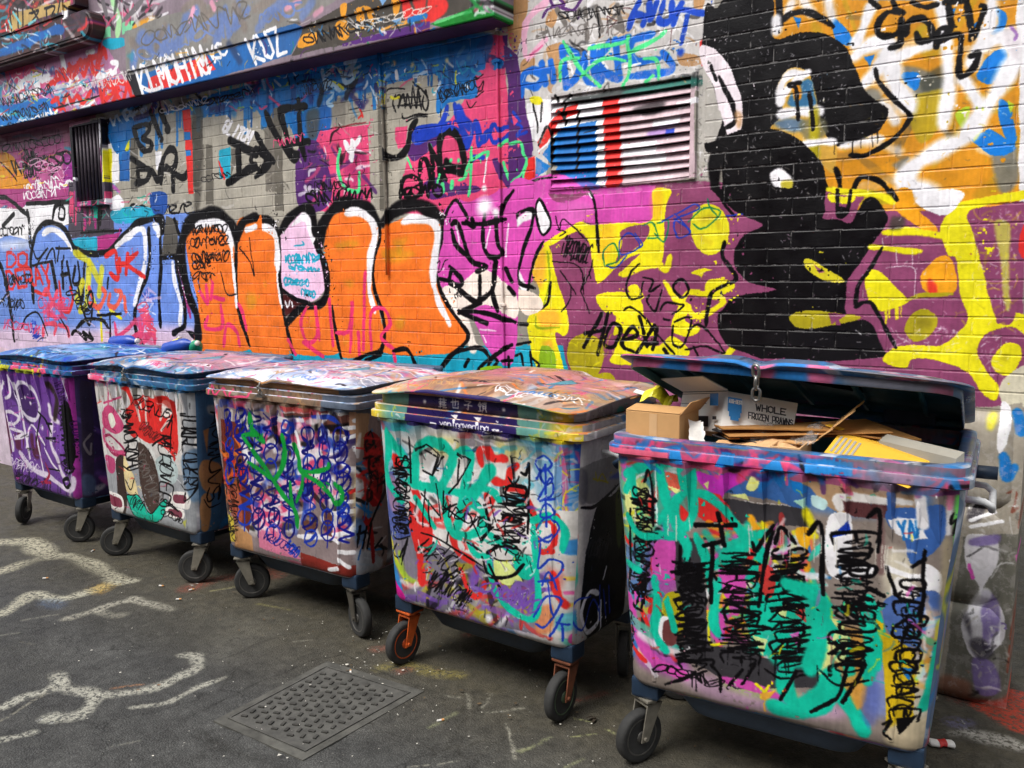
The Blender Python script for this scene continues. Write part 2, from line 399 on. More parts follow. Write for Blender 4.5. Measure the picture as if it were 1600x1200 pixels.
# under the ledge, far left
CW.view(0, 0, 4, wk=1.3).run('''
F #b8568e : 0,930 400,860 400,1200 0,1200
f #e0941e : -20,960 80,975 120,1050 170,1110 210,1220 -20,1220
f #7c4a6a .7,10 : 0,880 300,800 400,860 200,920 0,960
g K 9 : 140,1000 235,990 110 7 4
g K 9 : 150,1080 240,1070 80 6 5
s K 9 : 0,1010 60,1070 110,1130; 230,1010 300,990 330,1090; 320,1100 400,1010
g W 9 : 150,1190 370,1150 80 9 3
F #9a2a8c : 400,960 500,975 510,1210 400,1210
s #c060b8 30,.6 : 420,1000 470,1030 480,1120
F #2b2430 : 470,800 690,740 690,1290 470,1300
d W 9 : 505,830 680,780 16 260 4
d #d05aa0 10 : 505,950 680,930 12 200 5
d K 16 : 480,830 680,780 18 420 6
F W : 678,900 745,885 745,1140 678,1150
F Y : 680,930 702,925 702,1140 680,1140
F #1f5fa6 : 742,800 812,780 812,1130 750,1130
f B : 690,760 840,715 845,860 800,960 770,860 740,960 700,900
s W 12 : 735,830 720,890; 770,800 790,930; 700,820 690,860
f Y : 790,880 812,870 810,930 785,940
t #c8dcee 16 : 725,815 935,700 80 KUBEM
F G : 830,860 1140,720 1170,1210 830,1210
F D : 815,880 862,890 862,1010 815,1010
f B : 1180,640 1400,570 1600,540 1600,660 1400,690 1230,720 1180,700
F R : 1140,690 1190,680 1200,830 1210,1210 1180,1210 1165,1000 1150,800
F B : 1150,830 1190,825 1195,870 1150,880; 1160,940 1190,935 1195,970 1165,975
F D : 1200,760 1262,750 1262,1000 1240,1210 1212,1210
s K 32 : 835,800 870,900 905,945
s K 26 : 835,800 915,775 935,815 890,865 950,890 940,935 900,948
s K 34 : 945,700 1010,875; 1000,690 1050,800 1045,815
s K 26 : 945,770 960,730
F W : 970,950 1012,945 1000,1080 978,1060
s K 30 : 822,990 905,1045; 862,1060 870,1135; 865,1060 935,1060 920,1125 850,1150; 950,1060 990,1130 1005,1035; 1008,1145 1020,1000 1060,930 1102,960 1090,1045 1020,1065; 1040,1040 1140,1110 1195,1040; 1080,1060 1085,1190
t W 15 : 1385,830 1550,905 82 GLITCH
b W 9 : 1420,728
F C : 1370,940 1442,920 1442,1110 1375,1118
s R 14 : 1372,1010 1400,1110 1390,1050; 1420,1080 1432,1105
F #6d675e : 1445,930 1480,925 1470,1030 1445,1100
s K 42 : 1440,880 1600,965; 1490,945 1495,1065; 1425,1140 1560,1060 1600,1045
f #4d4840 .5,20 : 1100,600 1180,590 1190,690 1120,720
''')
CW.view(400, 0, 4, wk=1.3).run('''
F #787268 : 50,660 110,640 130,1200 60,1200
F G : 110,640 290,610 300,950 140,1200 120,1200
f B : -110,560 100,480 300,400 500,330 760,280 1000,250 1400,220 1380,330 1420,420 1330,590 1160,640 1130,480 1000,480 800,540 760,560 600,580 480,620 470,780 440,860 300,920 200,760 200,640 60,640 -60,680
n WPYCK 20,.85 : -80,500 420,640 34 8
n WYPNK 16,.8 : 820,330 1420,560 20 9
f #204e98 .6,10 : 300,620 460,640 470,800 330,860
F P : 470,860 520,800 560,790 640,800 700,930 720,1200 330,1210 320,980 440,960
f U : 290,950 420,930 480,1150 400,1200 330,1210
f U : 440,830 500,810 460,960 420,960
F #8d877c : 480,620 560,600 560,820 500,860 480,800
F G : 560,600 770,530 790,1200 710,1200 690,930 640,800 560,790
F #7d776c : 650,860 700,850 720,1200 640,1200
s #a8c8e0 24 : 415,440 440,550; 480,430 430,490 520,560; 530,430 560,510 610,480 600,410; 560,390 625,370 560,460
s #a8c8e0 20 : 440,580 500,570 450,640 480,660; 520,570 600,540 560,600; 620,520 640,580; 690,480 710,550 740,520
s K 30 : 0,840 40,910 110,1010
s K 30 : 0,930 70,990 80,1030 0,1110
s K 36 : 60,700 130,850 235,990 265,960; 150,690 190,840 230,985; 150,690 220,672 310,662
s K 36 : 268,620 282,880 312,1000; 240,890 330,890; 230,960 300,985
s W 24 : 555,880 580,940 640,870; 600,870 590,990
s m 14 : 540,930 525,1040 560,1160 640,1190 650,1090; 640,960 640,1010
s R 12 : 650,680 670,730; 660,720 645,740; 595,800 592,830
l #8c2430 6 : 480,805 690,765; 720,660 750,655
g K 6 : 340,1010 420,1160 60 6 2
s K 5 : 580,690 650,670
''')
CW.view(600, 60, 4.446, wk=1.3).run('''
F P : 130,820 300,780 560,430 620,130 690,-20 830,-20 850,300 900,600 960,1000 900,1220 80,1220 120,1000
f U : 620,120 690,-10 720,-10 680,130 640,160
f U : 630,120 740,110 840,160 830,210 720,170 640,170
F U : 825,-20 860,-20 860,60 930,120 965,330 1000,600 1035,760 1000,830 950,560 895,560 870,340 845,200
F U : 750,840 800,830 850,950 905,1010 870,1060 780,930
s U 70 : 890,590 960,700 990,830
f U : 180,740 280,690 400,655 370,740 260,820 200,850 165,800
f U : 290,1000 400,960 480,1020 640,1020 665,1060 500,1090 330,1115 280,1040
f B : 0,330 0,100 120,20 300,-20 640,60 705,200 640,250 650,400 560,420 470,420 390,520 365,480 370,260 250,280 100,300
f B : 735,160 790,140 840,170 800,215 745,210
F G : 0,330 120,300 230,265 340,250 372,262 362,592 210,612 150,640 165,820 125,1000 120,1220 0,1220
F #7d776b : 0,330 20,320 30,1200 0,1200
F P : 85,620 165,610 150,760 100,770 80,700
b #e8cda0 20 : 72,170; 595,140
b #e0d8b0 18 : 198,185; 440,150
s W 24 : 520,120 555,60; 540,180 560,170; 85,230 92,280
f #3a2a20 .6,8 : 0,0 300,-20 620,-10 600,40 300,40 100,70 0,120
s b 30 : 440,470 420,560 370,620
s b 34 : 490,460 530,600 585,720
s b 50 : 520,480 560,570 600,620
f b : 200,630 380,590 480,600 545,660 420,665 220,740
s b 26 : 540,660 580,765 620,620 650,590 690,720 760,600 800,640 850,620 985,610
s b 24 : 640,620 660,745 720,640 760,720 830,700 900,650 960,640 940,780
s b 30 : 600,860 640,822 690,830
s K 9 : 20,370 42,352 140,350
s K 11 : 80,410 112,400 102,482 132,390 150,482 162,390 190,482 202,330 230,482 240,350 262,492
s K 11 : 290,360 310,440 292,500 270,460 280,400
s K 10 : 200,300 222,322 262,352 300,400 310,460; 80,395 60,450 82,512; 130,520 142,556 220,532 302,525; 160,576 232,546 302,540
l K 9 : 100,420 260,400; 95,470 255,460
c K 6 : 410,340 440,390 410,446 390,390
s K 6 : 370,330 412,320; 480,268 450,292 492,332; 500,402 530,352 572,340; 650,382 692,300 682,362 660,372; 580,432 602,482 642,442; 640,412 692,370; 400,490 400,550; 640,270 650,290; 690,250 660,280
s K 34 : 0,770 22,822 92,832 160,765 190,640 232,572
c K 24 : 180,960 252,990 252,1080 190,1112 130,1062 130,990
s K 26 : 250,960 262,842 302,852 322,960 322,1042; 320,740 342,850 345,1042; 330,760 400,900 435,980
s K 40 : 400,980 390,780 402,682 460,642 512,682 552,800 562,900 532,932 462,902 432,852
s K 20 : 420,880 560,890; 430,920 500,930
s m 14 : 325,738 352,802; 160,830 192,902; 375,1002 392,940
s m 26 : 410,1012 415,1060; 475,992 470,1032
s m 18 : 592,872 562,962 520,982; 612,760 602,1000 590,1092; 590,862 680,802 722,792 712,832
s m 20 : 800,762 852,712 902,742 912,792 962,812 1000,872 962,992 892,1002 852,932 832,862
b m 14 : 520,850; 465,850
s W 10 : 715,832 700,1000
b W 20 : 700,1040
b W 52 : 700,1152
''')
CW.view(0, 0, 1, wmap, 1.3).run('''
f B .95,1 : 175,200 300,165 420,140 520,118 600,96 600,128 560,140 520,140 500,170 470,200 455,180 430,170 415,200 400,170 360,165 330,180 290,172 240,186 205,215 190,240
f #1460a8 .8,2 : 455,150 500,150 480,200 462,210; 540,120 590,110 590,140 550,145; 700,60 770,55 750,110 720,120
d B 8 : 300,165 600,120 22 60 71
d B 7 : 180,195 300,172 12 60 72
d #0e4c90 5 : 300,160 760,90 20 60 73
n KNBB 8,.8 : 180,175 600,120 50 74
n WYPC 4,.9 : 200,170 770,90 60 75
F #6b665c : 205,215 216,214 216,300 205,300; 428,170 440,168 444,330 430,330; 322,190 332,188 334,320 322,320; 590,150 600,148 604,330 594,330
f #4f4a42 .8,3 : 300,180 318,178 316,300 306,330 300,260; 480,175 498,172 496,215 482,215
F P : 500,205 575,195 580,330 470,330 470,300 486,250
f U : 466,235 500,225 520,300 500,330 466,320
f #b03068 .8,2 : 540,240 570,236 572,300 545,310
n PUKW 5,.85 : 472,210 580,325 40 76
s m 5 : 532,232 528,260 538,292 560,298 562,270
s W 7 : 540,222 548,236 562,216; 552,222 550,250
g K 3 : 480,312 580,304 22 8 77
g K 3 : 205,330 300,324 18 8 78
g W 3 : 70,300 160,288 20 9 79
g K 3 : 20,262 110,245 22 8 80
g K 3 : 620,302 690,296 16 6 82
n KGDw 3,.6 : 200,200 470,335 26 86
''')
CW.view(0, 0, 4, wmap, 1.3).run('''
F G : 1270,740 1420,720 1560,880 1560,940 1370,920 1270,900
t W 15 : 1385,825 1555,905 84 GLITCH
b W 9 : 1420,728
F C : 1370,940 1442,920 1442,1110 1375,1118
s R 14 : 1372,1010 1400,1110 1390,1050
s K 42 : 1440,880 1600,965; 1490,945 1495,1065; 1425,1140 1560,1060 1600,1045
s K 32 : 835,800 870,900 905,945
s K 26 : 835,800 915,775 935,815 890,865 950,890 940,935 900,948
s K 34 : 945,700 1010,875; 1000,690 1050,800 1045,815
s K 30 : 822,990 905,1045; 862,1060 870,1135; 865,1060 935,1060 920,1125 850,1150; 950,1060 990,1130 1005,1035; 1008,1145 1020,1000 1060,930 1102,960 1090,1045 1020,1065; 1040,1040 1140,1110 1195,1040; 1080,1060 1085,1190
F R : 1140,690 1190,680 1200,830 1210,1210 1180,1210 1165,1000 1150,800
F B : 1150,830 1190,825 1195,870 1150,880; 1160,940 1190,935 1195,970 1165,975
''')
CW.view(400, 0, 4, wmap, 1.3).run('''
s K 30 : 0,840 40,910 110,1010 ; 0,930 70,990 80,1030 0,1110
c K 26 : 20,930 60,1000 20,1060 -30,1000
s K 36 : 60,700 130,850 235,990 265,960; 150,690 190,840 230,985; 150,690 220,672 310,662
s K 36 : 268,620 282,880 312,1000; 240,890 330,890
s #a8c8e0 24 : 415,440 440,550; 480,430 430,490 520,560; 530,430 560,510 610,480 600,410; 560,390 625,370 560,460 640,450
s W 20 : 555,880 580,940 640,870; 600,870 590,990
''')
CW.view(600, 60, 4.446, wmap, 1.3).run('''
c K 24 : 180,960 252,990 252,1080 190,1112 130,1062 130,990
s K 26 : 250,960 262,842 302,852 322,960 322,1042; 320,740 342,850 345,1042; 330,760 400,900 435,980
s K 34 : 0,770 22,822 92,832 160,765 190,640 232,572
''')
# right of the conduit: silver with the blue lettering, and the paint that runs over the louvres
CW.view(800, 0, 4).run('''
n WWSKt 22,.7 : 20,0 1160,560 110 21
f t : -20,0 100,-10 70,180 30,330 -20,250
f t : 70,380 140,365 130,440 60,455; 230,80 290,60 262,170 210,150; 215,300 330,275 335,400 250,560 300,580 230,560 240,420; 1045,340 1172,345 1172,402 1060,412; 1140,-10 1200,-10 1180,70 1140,60
s #ecb4cc 46 : 230,0 120,100 80,200 90,350
s #ecb4cc 40 : 210,250 110,370; 150,60 80,150
s #dd6a98 14 : 190,290 120,350
s U 20 : 190,112 222,62 282,42 382,62 435,0; 402,72 412,112; 240,0 262,42 332,30; 300,0 330,20
s #6f6964 34 : 280,60 335,150; 455,60 470,240; 530,50 560,200; 660,30 692,180
s #6f6964 24 : 600,150 650,90 690,40; 700,200 640,160; 380,130 420,60; 160,230 220,200
l K 13 : 540,90 545,240
l #4a1a20 5 : 595,210 600,100 660,130 600,190; 780,70 700,50; 1000,180 990,290
s #1646bc 42 : 730,185 762,80 792,20; 770,92 852,102 855,20; 850,100 820,155; 905,20 870,122; 950,20 922,130 992,122 1002,20; 1062,20 1012,150; 1040,60 1190,82
s #1646bc 30 : 1100,100 1062,275
b #1646bc 24 : 1060,332
s #1468d2 46 : 62,602 72,482 132,442 192,482 152,542 72,522; 182,402 212,522; 240,382 262,502; 190,452 252,432
s #1468d2 48 : 310,300 342,542; 320,300 412,360 410,470 342,542; 452,330 472,500 560,500 540,330
s #1468d2 48 : 505,300 522,502; 610,260 540,402 655,500; 645,250 672,492 ; 650,262 730,240; 660,380 740,360
s #1468d2 46 : 880,212 762,262 772,382 922,372; 740,482 1002,442 942,332
s W 16 : 350,360 380,460; 560,380 600,430; 800,290 880,260; 700,420 800,400
s m 26 : 320,262 432,432 562,542; 302,502 312,382 422,362; 480,302 702,262 732,232; 430,482 562,372 712,382; 722,252 742,402 692,552; 822,372 902,382 922,502; 742,332 902,242 962,192; 840,520 880,480
s R 26 : 1190,262 1195,410
F #b7b3ab : 1165,415 1262,420 1285,700 1262,1130 1165,1130
n WSKDG 7,.8 : 1165,420 1290,1130 160 31
F W : 90,650 200,615 300,635 300,700 170,890 110,860
f Y : 110,610 180,600 190,650 130,650
s K 13 : 132,650 155,762 157,832; 190,642 177,762
F R : 282,720 302,800 180,935 158,885
s W 14 : 165,945 302,835
F B : 302,822 302,1042 252,1025 190,962
F R : 90,1002 142,972 152,1122 80,1135
F B : 150,980 250,1040 150,1120
s K 18 : 168,905 212,800 252,832 252,1012
F U : -20,350 42,365 60,600 122,850 132,935 80,1042 60,1162 -20,1195
s b 20 : 0,760 60,800 30,850 90,830; 10,700 50,760
f P : 0,710 40,760 10,790
f P : 30,860 60,880 40,930
s m 20 : -10,900 52,890 72,962 92,1012 62,1092 0,1142
F #1868b0 : 285,790 545,715 562,1165 285,1085
F W : 285,640 562,590 562,740 285,805
F R : 285,690 402,645 410,705 285,765
F W : 530,635 585,630 605,1175 530,1185
F R : 572,620 672,605 692,1135 640,1195 592,1185
F #cdb4ba : 670,620 1150,500 1150,1115 690,1165
F W : 690,900 905,875 890,962 700,975; 700,1000 962,945 960,1010 700,1060; 880,745 1052,715 1052,772 880,795; 1030,640 1168,610 1168,650 1030,680
f #262c2c .9,8 : 330,620 560,580 760,545 1168,470 1168,540 980,560 700,605 420,640
f T .35,10 : 730,565 1165,490 1165,530 760,590
f K .7,12 : 760,690 860,640 960,640 920,700 840,720
s K 16 : 370,590 330,650 340,780; 415,690 410,1060; 300,700 340,740; 280,600 300,640
F b : 962,802 1022,795 1024,832 962,842
f v .5,10 : 860,820 960,795 960,840 870,860
f W .6,4 : 690,1060 900,1030 900,1090 690,1110
s K 8 : 450,830 540,800; 480,900 540,880; 510,950 600,930
F M : -20,1195 150,1112 285,1080 450,1130 600,1178 900,1160 890,1210 -20,1210
f B .6,6 : 300,1060 450,1130 560,1165 480,1190 360,1110
s K 12 : 60,1190 150,1130 285,1105
''')
# the big black letters and the orange / white chaos, upper right
CW.view(1100, 0, 3.2).run('''
n oDAW 60,.45 : 640,0 1570,930 40 41
f #7a7a74 .9,8 : 1000,330 1200,400 1180,470 1060,480; 940,820 1030,780 1000,880; 1440,720 1560,720 1570,900 1480,960; 790,460 860,440 900,520 850,520
f #b39b22 .9,6 : 1050,480 1200,450 1230,500 1180,640 1080,720 1020,560
f #3c4038 .7,8 : 1080,400 1190,330 1200,430 1100,460; 1190,650 1260,660 1220,720
f #1878d0 : 1440,30 1520,70 1500,160 1440,170 1480,100; 1360,390 1420,290 1500,250 1510,330 1440,420; 1330,690 1400,660 1440,650 1560,740 1450,780; 1480,500 1540,540 1560,680 1540,740 1490,640; 640,90 720,160 735,230 660,210; 1200,60 1260,40 1240,100; 1340,120 1390,100 1370,190; 800,290 850,280 830,340; 990,370 1070,370 1060,450 1000,420; 450,80 490,90 470,140; 1180,40 1230,60 1200,110
f #b8d030 : 1260,570 1330,540 1320,610 1290,640; 1340,670 1390,650 1350,710; 1520,500 1560,520 1540,570
s W 56,1,.35 : 845,20 800,130 750,230
s W 70,1,.35 : 750,290 830,230 930,220 880,330 800,420
s W 86,1,.35 : 920,210 940,340 960,440 1030,540
s W 54,1,.35 : 980,280 1050,250 1150,215
s W 66,1,.4 : 1210,230 1220,450 1200,640
s W 70,1,.4 : 1440,0 1430,120 1370,250 1340,330
s W 84,1,.35 : 1400,230 1510,190 1550,270 1510,380 1420,530 1310,680 1200,740 1080,810 1000,890
s W 60,1,.4 : 1390,540 1290,400; 1180,0 1200,120 1210,230
s W 96,1,.4 : 1000,900 1080,950 1150,990
s W 50,.9,.5 : 500,0 540,60; 625,0 640,90; 440,20 420,60; 900,520 960,600
s W 40,.6,.6 : 560,740 700,730 860,720 980,760
f #e8e6e8 : 1565,-10 1610,-10 1610,1040 1575,960 1580,500
f #d8d0d4 .8,10 : 1500,150 1570,130 1570,300 1520,260
s #9a70b0 14 : 1540,130 1560,170 1550,200
s K 30 : 385,105 450,65 540,62 645,135
s K 36 : 372,0 380,122
s K 32 : 992,70 932,58 880,110 870,172 922,185 982,160 985,100; 930,242 980,222 992,170
s K 32 : 1010,172 1022,112 1082,90 1132,130 1142,192 1082,204 1062,162
s K 30 : 1160,242 1182,150 1232,152 1172,212 1282,180 1272,362 1302,382 1352,332 1372,272 1332,282
s K 30 : 1220,20 1242,132; 1200,10 1310,5; 1312,20 1332,142 1342,190 1382,102 1402,40 1382,30
s K 26 : 838,0 875,35; 950,0 962,62; 1040,10 1102,32 1165,20
s K 22 : 855,350 880,420 960,510 1030,580 980,660 880,740 800,780 730,780
f K : 0,70 60,40 120,-10 330,-10 345,100 360,190 480,160 600,170 700,240 760,350 800,440 850,500 920,550 900,620 860,670 740,720 660,735 620,700 500,700 420,660 320,650 200,660 100,700 0,720
f #f0e4ea : -10,225 90,285 160,400 190,520 190,640 130,690 90,600 60,480 30,400 -10,330
F #b7b3ab : -10,330 30,400 60,480 90,600 60,700 -10,720
s K 24 : 75,385 130,500 152,600 108,640
s K 16 : 38,335 60,400
f t .8,6 : 150,560 190,570 190,630 165,640
s W 50,1,.4 : 360,100 365,150
f #cfa040 1,1 : 375,410 430,345 510,355 545,420 570,520 592,640 625,705 662,738 650,860 590,820 520,735 430,672 330,648 398,572 370,480
s W 40,1,.3 : 385,520 385,430 430,375 490,372
s W 36,1,.3 : 520,360 450,410 400,470
f #2f6c9c .95,4 : 470,420 535,400 552,470 556,530 440,536 420,500
f #d88a1c 1,3 : 440,430 478,424 486,492 450,500
s W 50,1,.3 : 385,575 470,560 585,556
f #58789c .9,6 : 350,620 420,596 500,600 500,650 420,655
f #6c6a50 .8,8 : 480,610 600,590 610,680 520,700
s o 46,.95,.4 : 552,560 556,780
s W 36,1,.35 : 500,718 570,712 650,712
s K 20 : 420,430 455,440 464,500 474,600 ; 425,425 480,415
s K 20 : 528,470 540,560 548,645
s W 30,.9,.5 : 690,735 800,710 890,690
f K : 85,705 180,650 300,640 430,668 520,730 590,820 612,900 615,1050 120,1050 95,900
f W 1,3 : 330,868 380,842 440,900 420,962 350,930
f o .9,3 : 385,905 442,905 430,962 392,950
s K 60 : 75,700 52,850 60,980
s K 24 : 660,840 682,920 685,1040
s K 24 : 740,1030 770,900 830,890 900,920 955,1000
d K 5 : 640,720 880,660 6 90 2
f o .8,4 : 615,940 700,950 900,960 960,1020 620,1020
''')
# plum and yellow piece, lower right
CW.view(800, 300, 4).run('''
f M : 285,60 500,20 880,-40 890,175 540,205 430,190 300,260 210,330 150,420 130,560 20,600 -20,560 -20,-20 150,-60
f #e878c8 .6,20 : 300,60 480,70 500,160 320,200
f Y : 200,330 300,260 420,190 480,210 560,205 640,190 870,178 882,-10 1000,-10 962,100 952,300 932,440 860,462 700,522 668,510 760,430 800,392 700,432 560,560 520,545 500,400 480,300 400,250 255,335
f V : 690,240 850,205 840,300 700,405 650,445 690,330
f #f0b82a .7,16 : 880,0 940,-10 930,150 890,170; 560,230 650,210 640,320 570,440 540,380
f Y : 150,420 215,330 242,362 262,480 332,700 352,850 322,900 272,900 335,1190 180,1190 108,900 100,800 170,640 130,500
f #f0a040 .7,14 : 150,420 200,350 210,480 180,600 130,520; 160,760 280,740 300,840 190,860; 180,940 250,920 260,1000
s #98a81c 12 : 222,372 232,542 202,720; 150,780 160,850 300,850
f o : 358,930 470,888 562,940 572,1062 520,1152 430,1165 358,1080
f o : 500,1140 620,1135 645,1210 480,1210
f Y : 528,650 640,628 780,640 822,700 835,800 905,830 880,900 700,880 640,900 650,780 570,740
f Y : 720,600 780,580 830,660 760,660
f #dfd624 : 1118,250 1130,150 1190,80 1280,88 1342,160 1362,250 1332,340 1240,392 1160,352
f Y : 1118,512 1200,480 1272,500 1284,560 1222,572 1180,532
f V : 1200,510 1240,515 1230,545
s Y 40 : 990,402 962,482 930,470; 950,560 1042,690 1120,622 1320,672 1240,742 1150,775 1082,702; 930,450 780,480 690,520
f Y : 1050,690 1130,720 1080,800 1180,850 1100,900 1000,860
f Y : 640,1000 700,900 900,960 1000,900 1110,1000 1000,1060 640,1080
s Y 40 : 1320,1040 1400,960
s K 24 : 1332,308 1310,402 1402,542 1262,622 1222,732 1216,832
s K 26 : 562,758 450,972; 602,758 540,1015; 460,885 575,860
c K 24 : 625,830 580,950 640,970 680,860
s K 24 : 700,922 782,892 750,842 702,902 692,962 762,995; 892,830 780,1002; 800,780 842,962; 830,952 905,942; 905,850 880,980; 950,980 970,1010
s K 13 : 800,450 740,502 710,602 742,672 822,652; 820,532 882,552 862,622 922,582; 810,642 822,562; 860,642 850,682 902,742 932,612; 930,742 962,692 1042,702 1072,712 1002,762; 700,742 742,722 822,772 902,882 1012,1012; 1020,812 1092,782 1122,812 1062,962 1002,942 1012,832; 1100,862 1182,832 1332,1002 1202,962 1082,982; 1120,680 1125,670; 950,790 990,800; 1130,960 1160,1020
c K 17 : 1010,572 1062,545 1108,612 1060,658 1008,612
g K 9 : 320,340 490,400 130 11 6
s K 8 : 275,150 300,240 330,170 480,310; 280,240 340,250 300,280; 250,430 420,470 450,640; 300,490 400,640; 460,520 430,620 490,490 510,420; 430,620 485,755; 370,600 360,680 310,750; 480,500 490,540
s b 9 : 1030,142 1142,80 1165,112 1022,182 1042,282 1112,242 1012,172; 1120,250 1020,140; 1340,150 1440,140
c b 9 : 680,302 742,260 802,342 690,392
s #0e7a4a 9 : 580,462 575,372 642,322 672,422 592,455; 820,212 882,192 912,282 852,292; 910,192 982,182 952,312 892,262; 1102,192 1202,102 1302,122 1252,192 1182,232 1132,202; 1220,40 1230,90 1280,150
s b 10 : 590,460 650,470 720,400; 770,260 820,330 780,360; 940,180 1010,150
s W 52 : 0,210 70,160 130,130; 40,520 90,640
s K 26 : -20,210 60,120 132,112 122,202 62,402 42,562 142,602
s K 20 : 200,312 142,422 100,622; 20,402 22,602 62,702 132,742 222,702 242,562
f W : 170,60 212,112 242,202 202,262 170,202 160,100
c K 18 : 170,50 215,110 245,205 200,270 165,205 152,105
f #f0e0d0 : 15,620 150,640 200,720 120,770 60,745
s K 22 : 470,-10 522,82 545,372; 0,820 100,830
s W 10 : 470,0 500,40
F C : -20,970 100,950 190,1190 -20,1180
f #8cb422 : 180,970 262,1000 272,1190 180,1190
s K 16 : 0,950 120,940; 20,1020 60,1010 70,1080; 120,1000 130,1110 170,1080 120,1030
''')
CW.view(0, 0, 1).run('''
f K : 1118,295 1292,295 1294,320 1285,340 1310,343 1330,350 1340,330 1352,312 1368,310 1385,332 1388,345 1375,367 1355,392 1330,430 1323,441 1323,488 1345,497 1365,510 1378,545 1381,558 1300,564 1200,561 1180,557 1140,540 1124,515 1122,490 1130,470 1150,460 1200,452 1165,440 1150,420 1146,400 1150,375 1175,350 1150,335 1128,305
f V : 1100,300 1128,312 1155,334 1192,352 1164,366 1150,386 1141,402 1105,402
f V : 1100,428 1148,424 1170,440 1214,451 1168,459 1142,467 1125,486 1100,482
f V : 1295,296 1291,333 1312,340 1330,347 1342,320 1350,309 1338,298
f V : 1325,440 1352,402 1380,372 1405,372 1390,430 1350,478 1352,498 1327,492
f Y : 1105,440 1130,436 1150,446 1130,462 1105,462
f Y : 1296,304 1320,308 1338,304 1330,318 1300,316
f #c8bc24 : 1256,406 1270,406 1300,424 1320,441 1290,438 1262,421
f V : 1272,412 1290,424 1280,426
f o : 1233,497 1250,486 1300,487 1345,496 1290,511 1250,513
f V : 1295,488 1325,490 1300,508; 1310,488 1314,508 1306,508
''')
CW.view(800, 300, 4).run('''
f #dfd624 : 1118,250 1130,150 1190,80 1280,88 1342,160 1362,250 1332,340 1240,392 1160,352
s #c8b020 30,.5,.6 : 1180,180 1260,160 1300,230 ; 1170,280 1240,320
s Y 34 : 1120,622 1320,672 1240,742 1150,775
s K 24 : 1332,308 1310,402 1402,542 1262,622 1222,732 1216,832
s K 22 : 1300,0 1320,60 1390,150
s #0e7a4a 9 : 1102,192 1202,102 1302,122 1252,192 1182,232 1132,202; 1220,40 1230,90 1280,150
s b 9 : 1030,142 1142,80 1165,112 1022,182 1042,282 1112,242 1012,172; 1340,150 1440,140
''')
CW.view(1200, 300, 4).run('''
f Y : 1620,-10 1250,50 1130,130 1080,230 1100,330 1130,400 1180,420 1200,640 1250,780 1200,860 1080,960 880,955 760,990 720,1060 850,1105 900,1050 1000,1050 1100,1070 1250,1130 1330,1250 1420,1300 1440,1220 1370,1130 1310,1000 1350,900 1450,860 1540,850 1620,900 1620,780 1540,760 1440,830 1410,720 1330,440 1280,250 1250,140 1400,70 1620,40
f V : 1255,130 1400,85 1610,70 1572,300 1562,560 1540,800 1440,822 1380,640 1320,350
f #c2ba54 .9,8 : 1410,200 1470,180 1510,250 1500,480 1520,700 1490,740 1460,560 1440,400
f V : 1330,1010 1360,930 1440,880 1560,880 1610,960 1600,1060 1500,1180 1410,1160
f Y : 1398,1042 1480,950 1562,950 1582,1032 1502,1142 1420,1122
f o .6,10 : 1440,1040 1500,1000 1500,1060
f V : 880,1115 1000,1075 1100,1085 1250,1140 1320,1240 1300,1300 820,1300 800,1180
f A : 955,520 1080,400 1160,440 1172,622 1010,632
f R .9,4 : 1000,540 1060,590 1050,640 1010,625
f Y : 600,560 650,480 760,560 862,660 850,700 720,742 640,702
d Y 8 : 700,735 850,690 9 110 3
s Y 36 : 640,342 800,360 950,370
s o 28 : 860,672 960,642 1150,640
f o : 858,850 900,760 990,730 1062,790 1022,882 920,932
f #8a7c1c .6,8 : 930,810 990,780 1030,820 960,850
s Y 40 : 380,-10 600,10 720,30 790,70
f A : 825,-10 900,-10 925,100 1062,230 1000,262 820,130
f W : 920,60 1100,-10 1230,20 1100,150
s Y 44 : 735,250 900,252 1110,280
f #3a3a30 .8,8 : 780,160 850,160 840,230 770,230
s K 24 : 712,350 640,470 560,590 546,720; 550,720 590,692 650,702 722,822 802,972; 440,-10 442,150 500,122 522,-10; 780,-10 812,50
f K : 440,100 500,100 490,160 440,160
f R : 1620,200 1572,260 1572,370 1620,420; 1560,845 1620,790
s W 5,.8 : 800,360 805,450; 730,480 910,470 912,640; 905,360 905,460; 720,290 722,340; 540,860 580,890
n lWw 9,.55 : 760,850 1180,1010 40 51
n lWw 8,.5 : 1280,120 1560,700 50 52
n lWw 8,.5 : 1320,900 1460,1160 30 53
f #cfc8b0 : 1450,1190 1620,1080 1620,1330 1480,1330
''')
